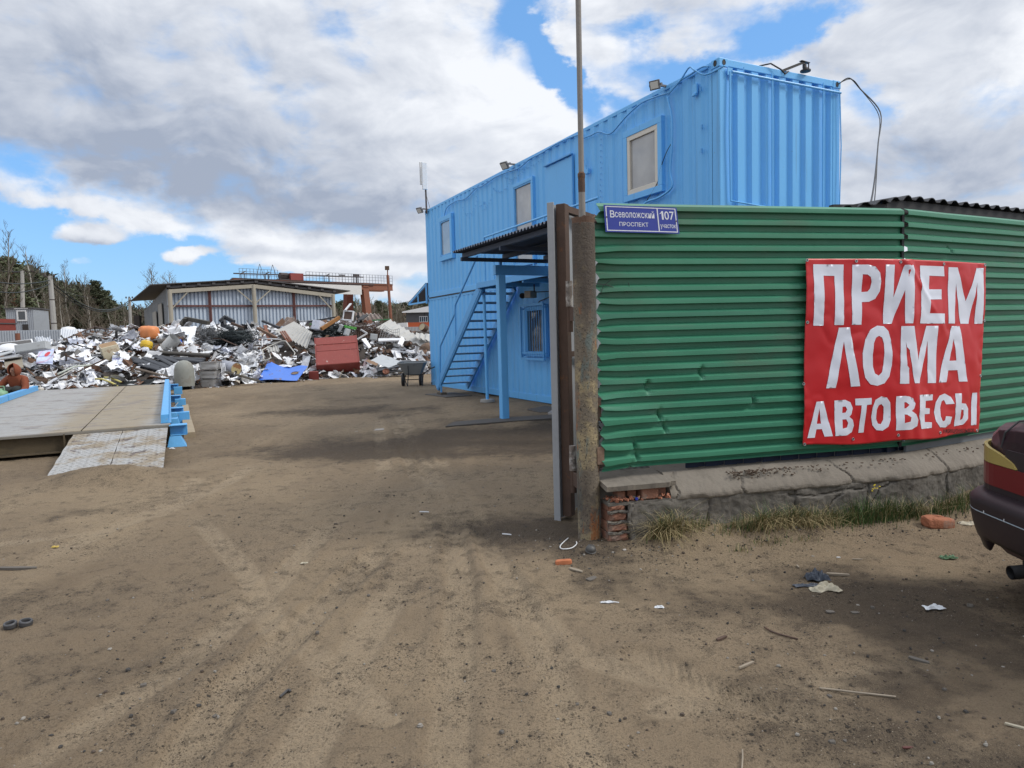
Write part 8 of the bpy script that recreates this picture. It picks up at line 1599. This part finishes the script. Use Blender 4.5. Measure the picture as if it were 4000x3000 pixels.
for k, (px, py, lab) in enumerate(((42, 2448, 'left one of the two dark pipe rings at the left edge'), (100, 2440, 'right one of the two dark pipe rings at the left edge'))):
    p = gnd(px, py); p[2] = gz(p[0], p[1])+.004; b = MB(); b.lathe(p, [(.020, 0), (.030, 0), (.032, .006), (.032, .022), (.029, .027), (.022, .027), (.020, .02), (.020, 0)], 22, axes(0, 8-6*k, 10*k)); tag(b.build('pipe_ring', mat('grey black ring', (.065, .065, .068), .5, .2), loc=p), lab, 'ring', 'dark pipe rings')
chunk(2345, 2093, (.055, .03, .06), 'concrete_piece', 'grey mortar lump wedged between the column and the bricks', 'stone', m_conc, 4, 0, .4); chunk(2330, 2110, (.07, .05, .035), 'concrete_piece', 'squared mortar lump at the foot of the column', 'stone', m_conc, 6, 10, .4); chunk(2440, 2160, (.022, .018, .012), 'pale_stone', 'small pale stone on the soil right of the dark cap', 'stone', mat('pale pebble', (.40, .37, .33), .85), 2)
for k, (px, py, s_) in enumerate(((3250, 2905, .035), (3300, 2895, .022), (2255, 2745, .025), (2380, 2790, .03), (680, 2800, .035), (560, 2672, .04), (840, 2790, .03), (1240, 2480, .035), (1440, 2330, .03), (1930, 2620, .03), (2610, 2360, .03), (3408, 2370, .035), (3240, 2710, .03), (3790, 2360, .045), (3690, 2690, .025), (420, 2345, .03), (1680, 2300, .025), (1960, 2870, .028))): chunk(px, py, (s_*.62, s_*.5, s_*.42), 'stone', 'small dark stone lying loose on the dirt', 'stone', m_stone, 10+k, 40*k, .3, .2)['group'] = 'loose stones on the dirt'
# grass along the plinth: blades beyond counting
def grass():
    b = MB(); r_ = random.Random(12); vs = [[], [], []]; fs = [[], [], []]
    def blade(x, y, L_, lean, an, mi):
        z = gz(x, y)-.005; w_ = .0016+.0016*r_.random(); d = V(math.cos(an), math.sin(an), 0); s_ = V(-d[1], d[0], 0)*w_; pts = []
        for i in range(5): u = i/4; pts.append(V(x, y, z)+d*L_*lean*u**1.7+UP*L_*(u*(1-.45*lean*u) if lean < 1.2 else u*1.1-.95*u*u))
        q = len(vs[mi])
        for i, p in enumerate(pts): k = 1-i/4.3; vs[mi] += [p-s_*k, p+s_*k]
        for i in range(4): fs[mi].append((q+2*i, q+2*i+1, q+2*i+3, q+2*i+2))
    def clump(s, o, n_, L_, lean, dry, sp):
        for k in range(n_):
            p = fp(s+r_.gauss(0, sp), 0, o+abs(r_.gauss(0, sp*.6))); an = r_.random()*6.3; dr = r_.random() < dry
            blade(p[0], p[1], 1.25*L_*(.5+.8*r_.random()), (lean if dr else lean*.5)*(.5+.8*r_.random()), an if r_.random() < .5 else -1.57+r_.gauss(0, .8), (0 if r_.random() < .6 else 2) if dr else 1)
    clump(.40, .23, 420, .23, 1.2, .80, .06); clump(.33, .25, 90, .13, .8, .5, .04); clump(.62, .22, 130, .09, .9, .5, .07); clump(.78, .30, 60, .06, .9, .6, .06)
    for s, o, n_, L_, lean, dry, sp in ((.95, .24, 160, .10, .9, .45, .07), (1.15, .24, 240, .13, 1.1, .6, .07), (1.32, .25, 280, .13, 1.1, .65, .07), (1.5, .24, 260, .11, .9, .35, .08), (1.7, .24, 260, .11, .8, .3, .09), (1.12, .26, 160, .17, 1.2, .85, .06), (1.42, .27, 180, .18, 1.2, .85, .07), (1.62, .27, 120, .15, 1.1, .8, .06), (1.05, .42, 60, .06, .9, .5, .07), (1.9, .25, 340, .15, .7, .2, .08), (2.1, .25, 380, .15, .8, .3, .09), (2.3, .25, 300, .14, .8, .3, .09), (2.5, .25, 260, .13, .9, .45, .09), (2.75, .26, 240, .13, .8, .3, .1), (3.0, .25, 240, .12, .8, .4, .1), (3.4, .25, 200, .12, .8, .3, .15), (3.9, .25, 200, .12, .8, .3, .2), (.75, .55, 30, .05, .8, .5, .04), (1.3, .45, 40, .05, .8, .4, .08)): clump(s, o, n_, L_, lean, dry, sp)
    for q in range(3): b.add(vs[q], fs[q], q)
    tag(b.build('grass', [mat('dry grass', (.36, .29, .145), .8, 0, .2, 5), mat('green grass', (.055, .105, .025), .7, 0, .3, 5), mat('straw grass', (.22, .17, .08), .85, 0, .2, 5)]), 'dry and fresh grass along the plinth', kind='stuff')
    b = MB()
    for k in range(7): p = fp(2.02+.03*r_.gauss(0, 1), .24+.05*r_.random(), .30); b.lathe(p, [(.0001, 0), (.007, .002), (.006, .006), (.0001, .008)], 8)
    tag(b.build('yellow_flowers', mat('yellow petals', (.62, .48, .02), .6)), 'tiny yellow flowers in the grass near the broken brick', kind='stuff')
grass()
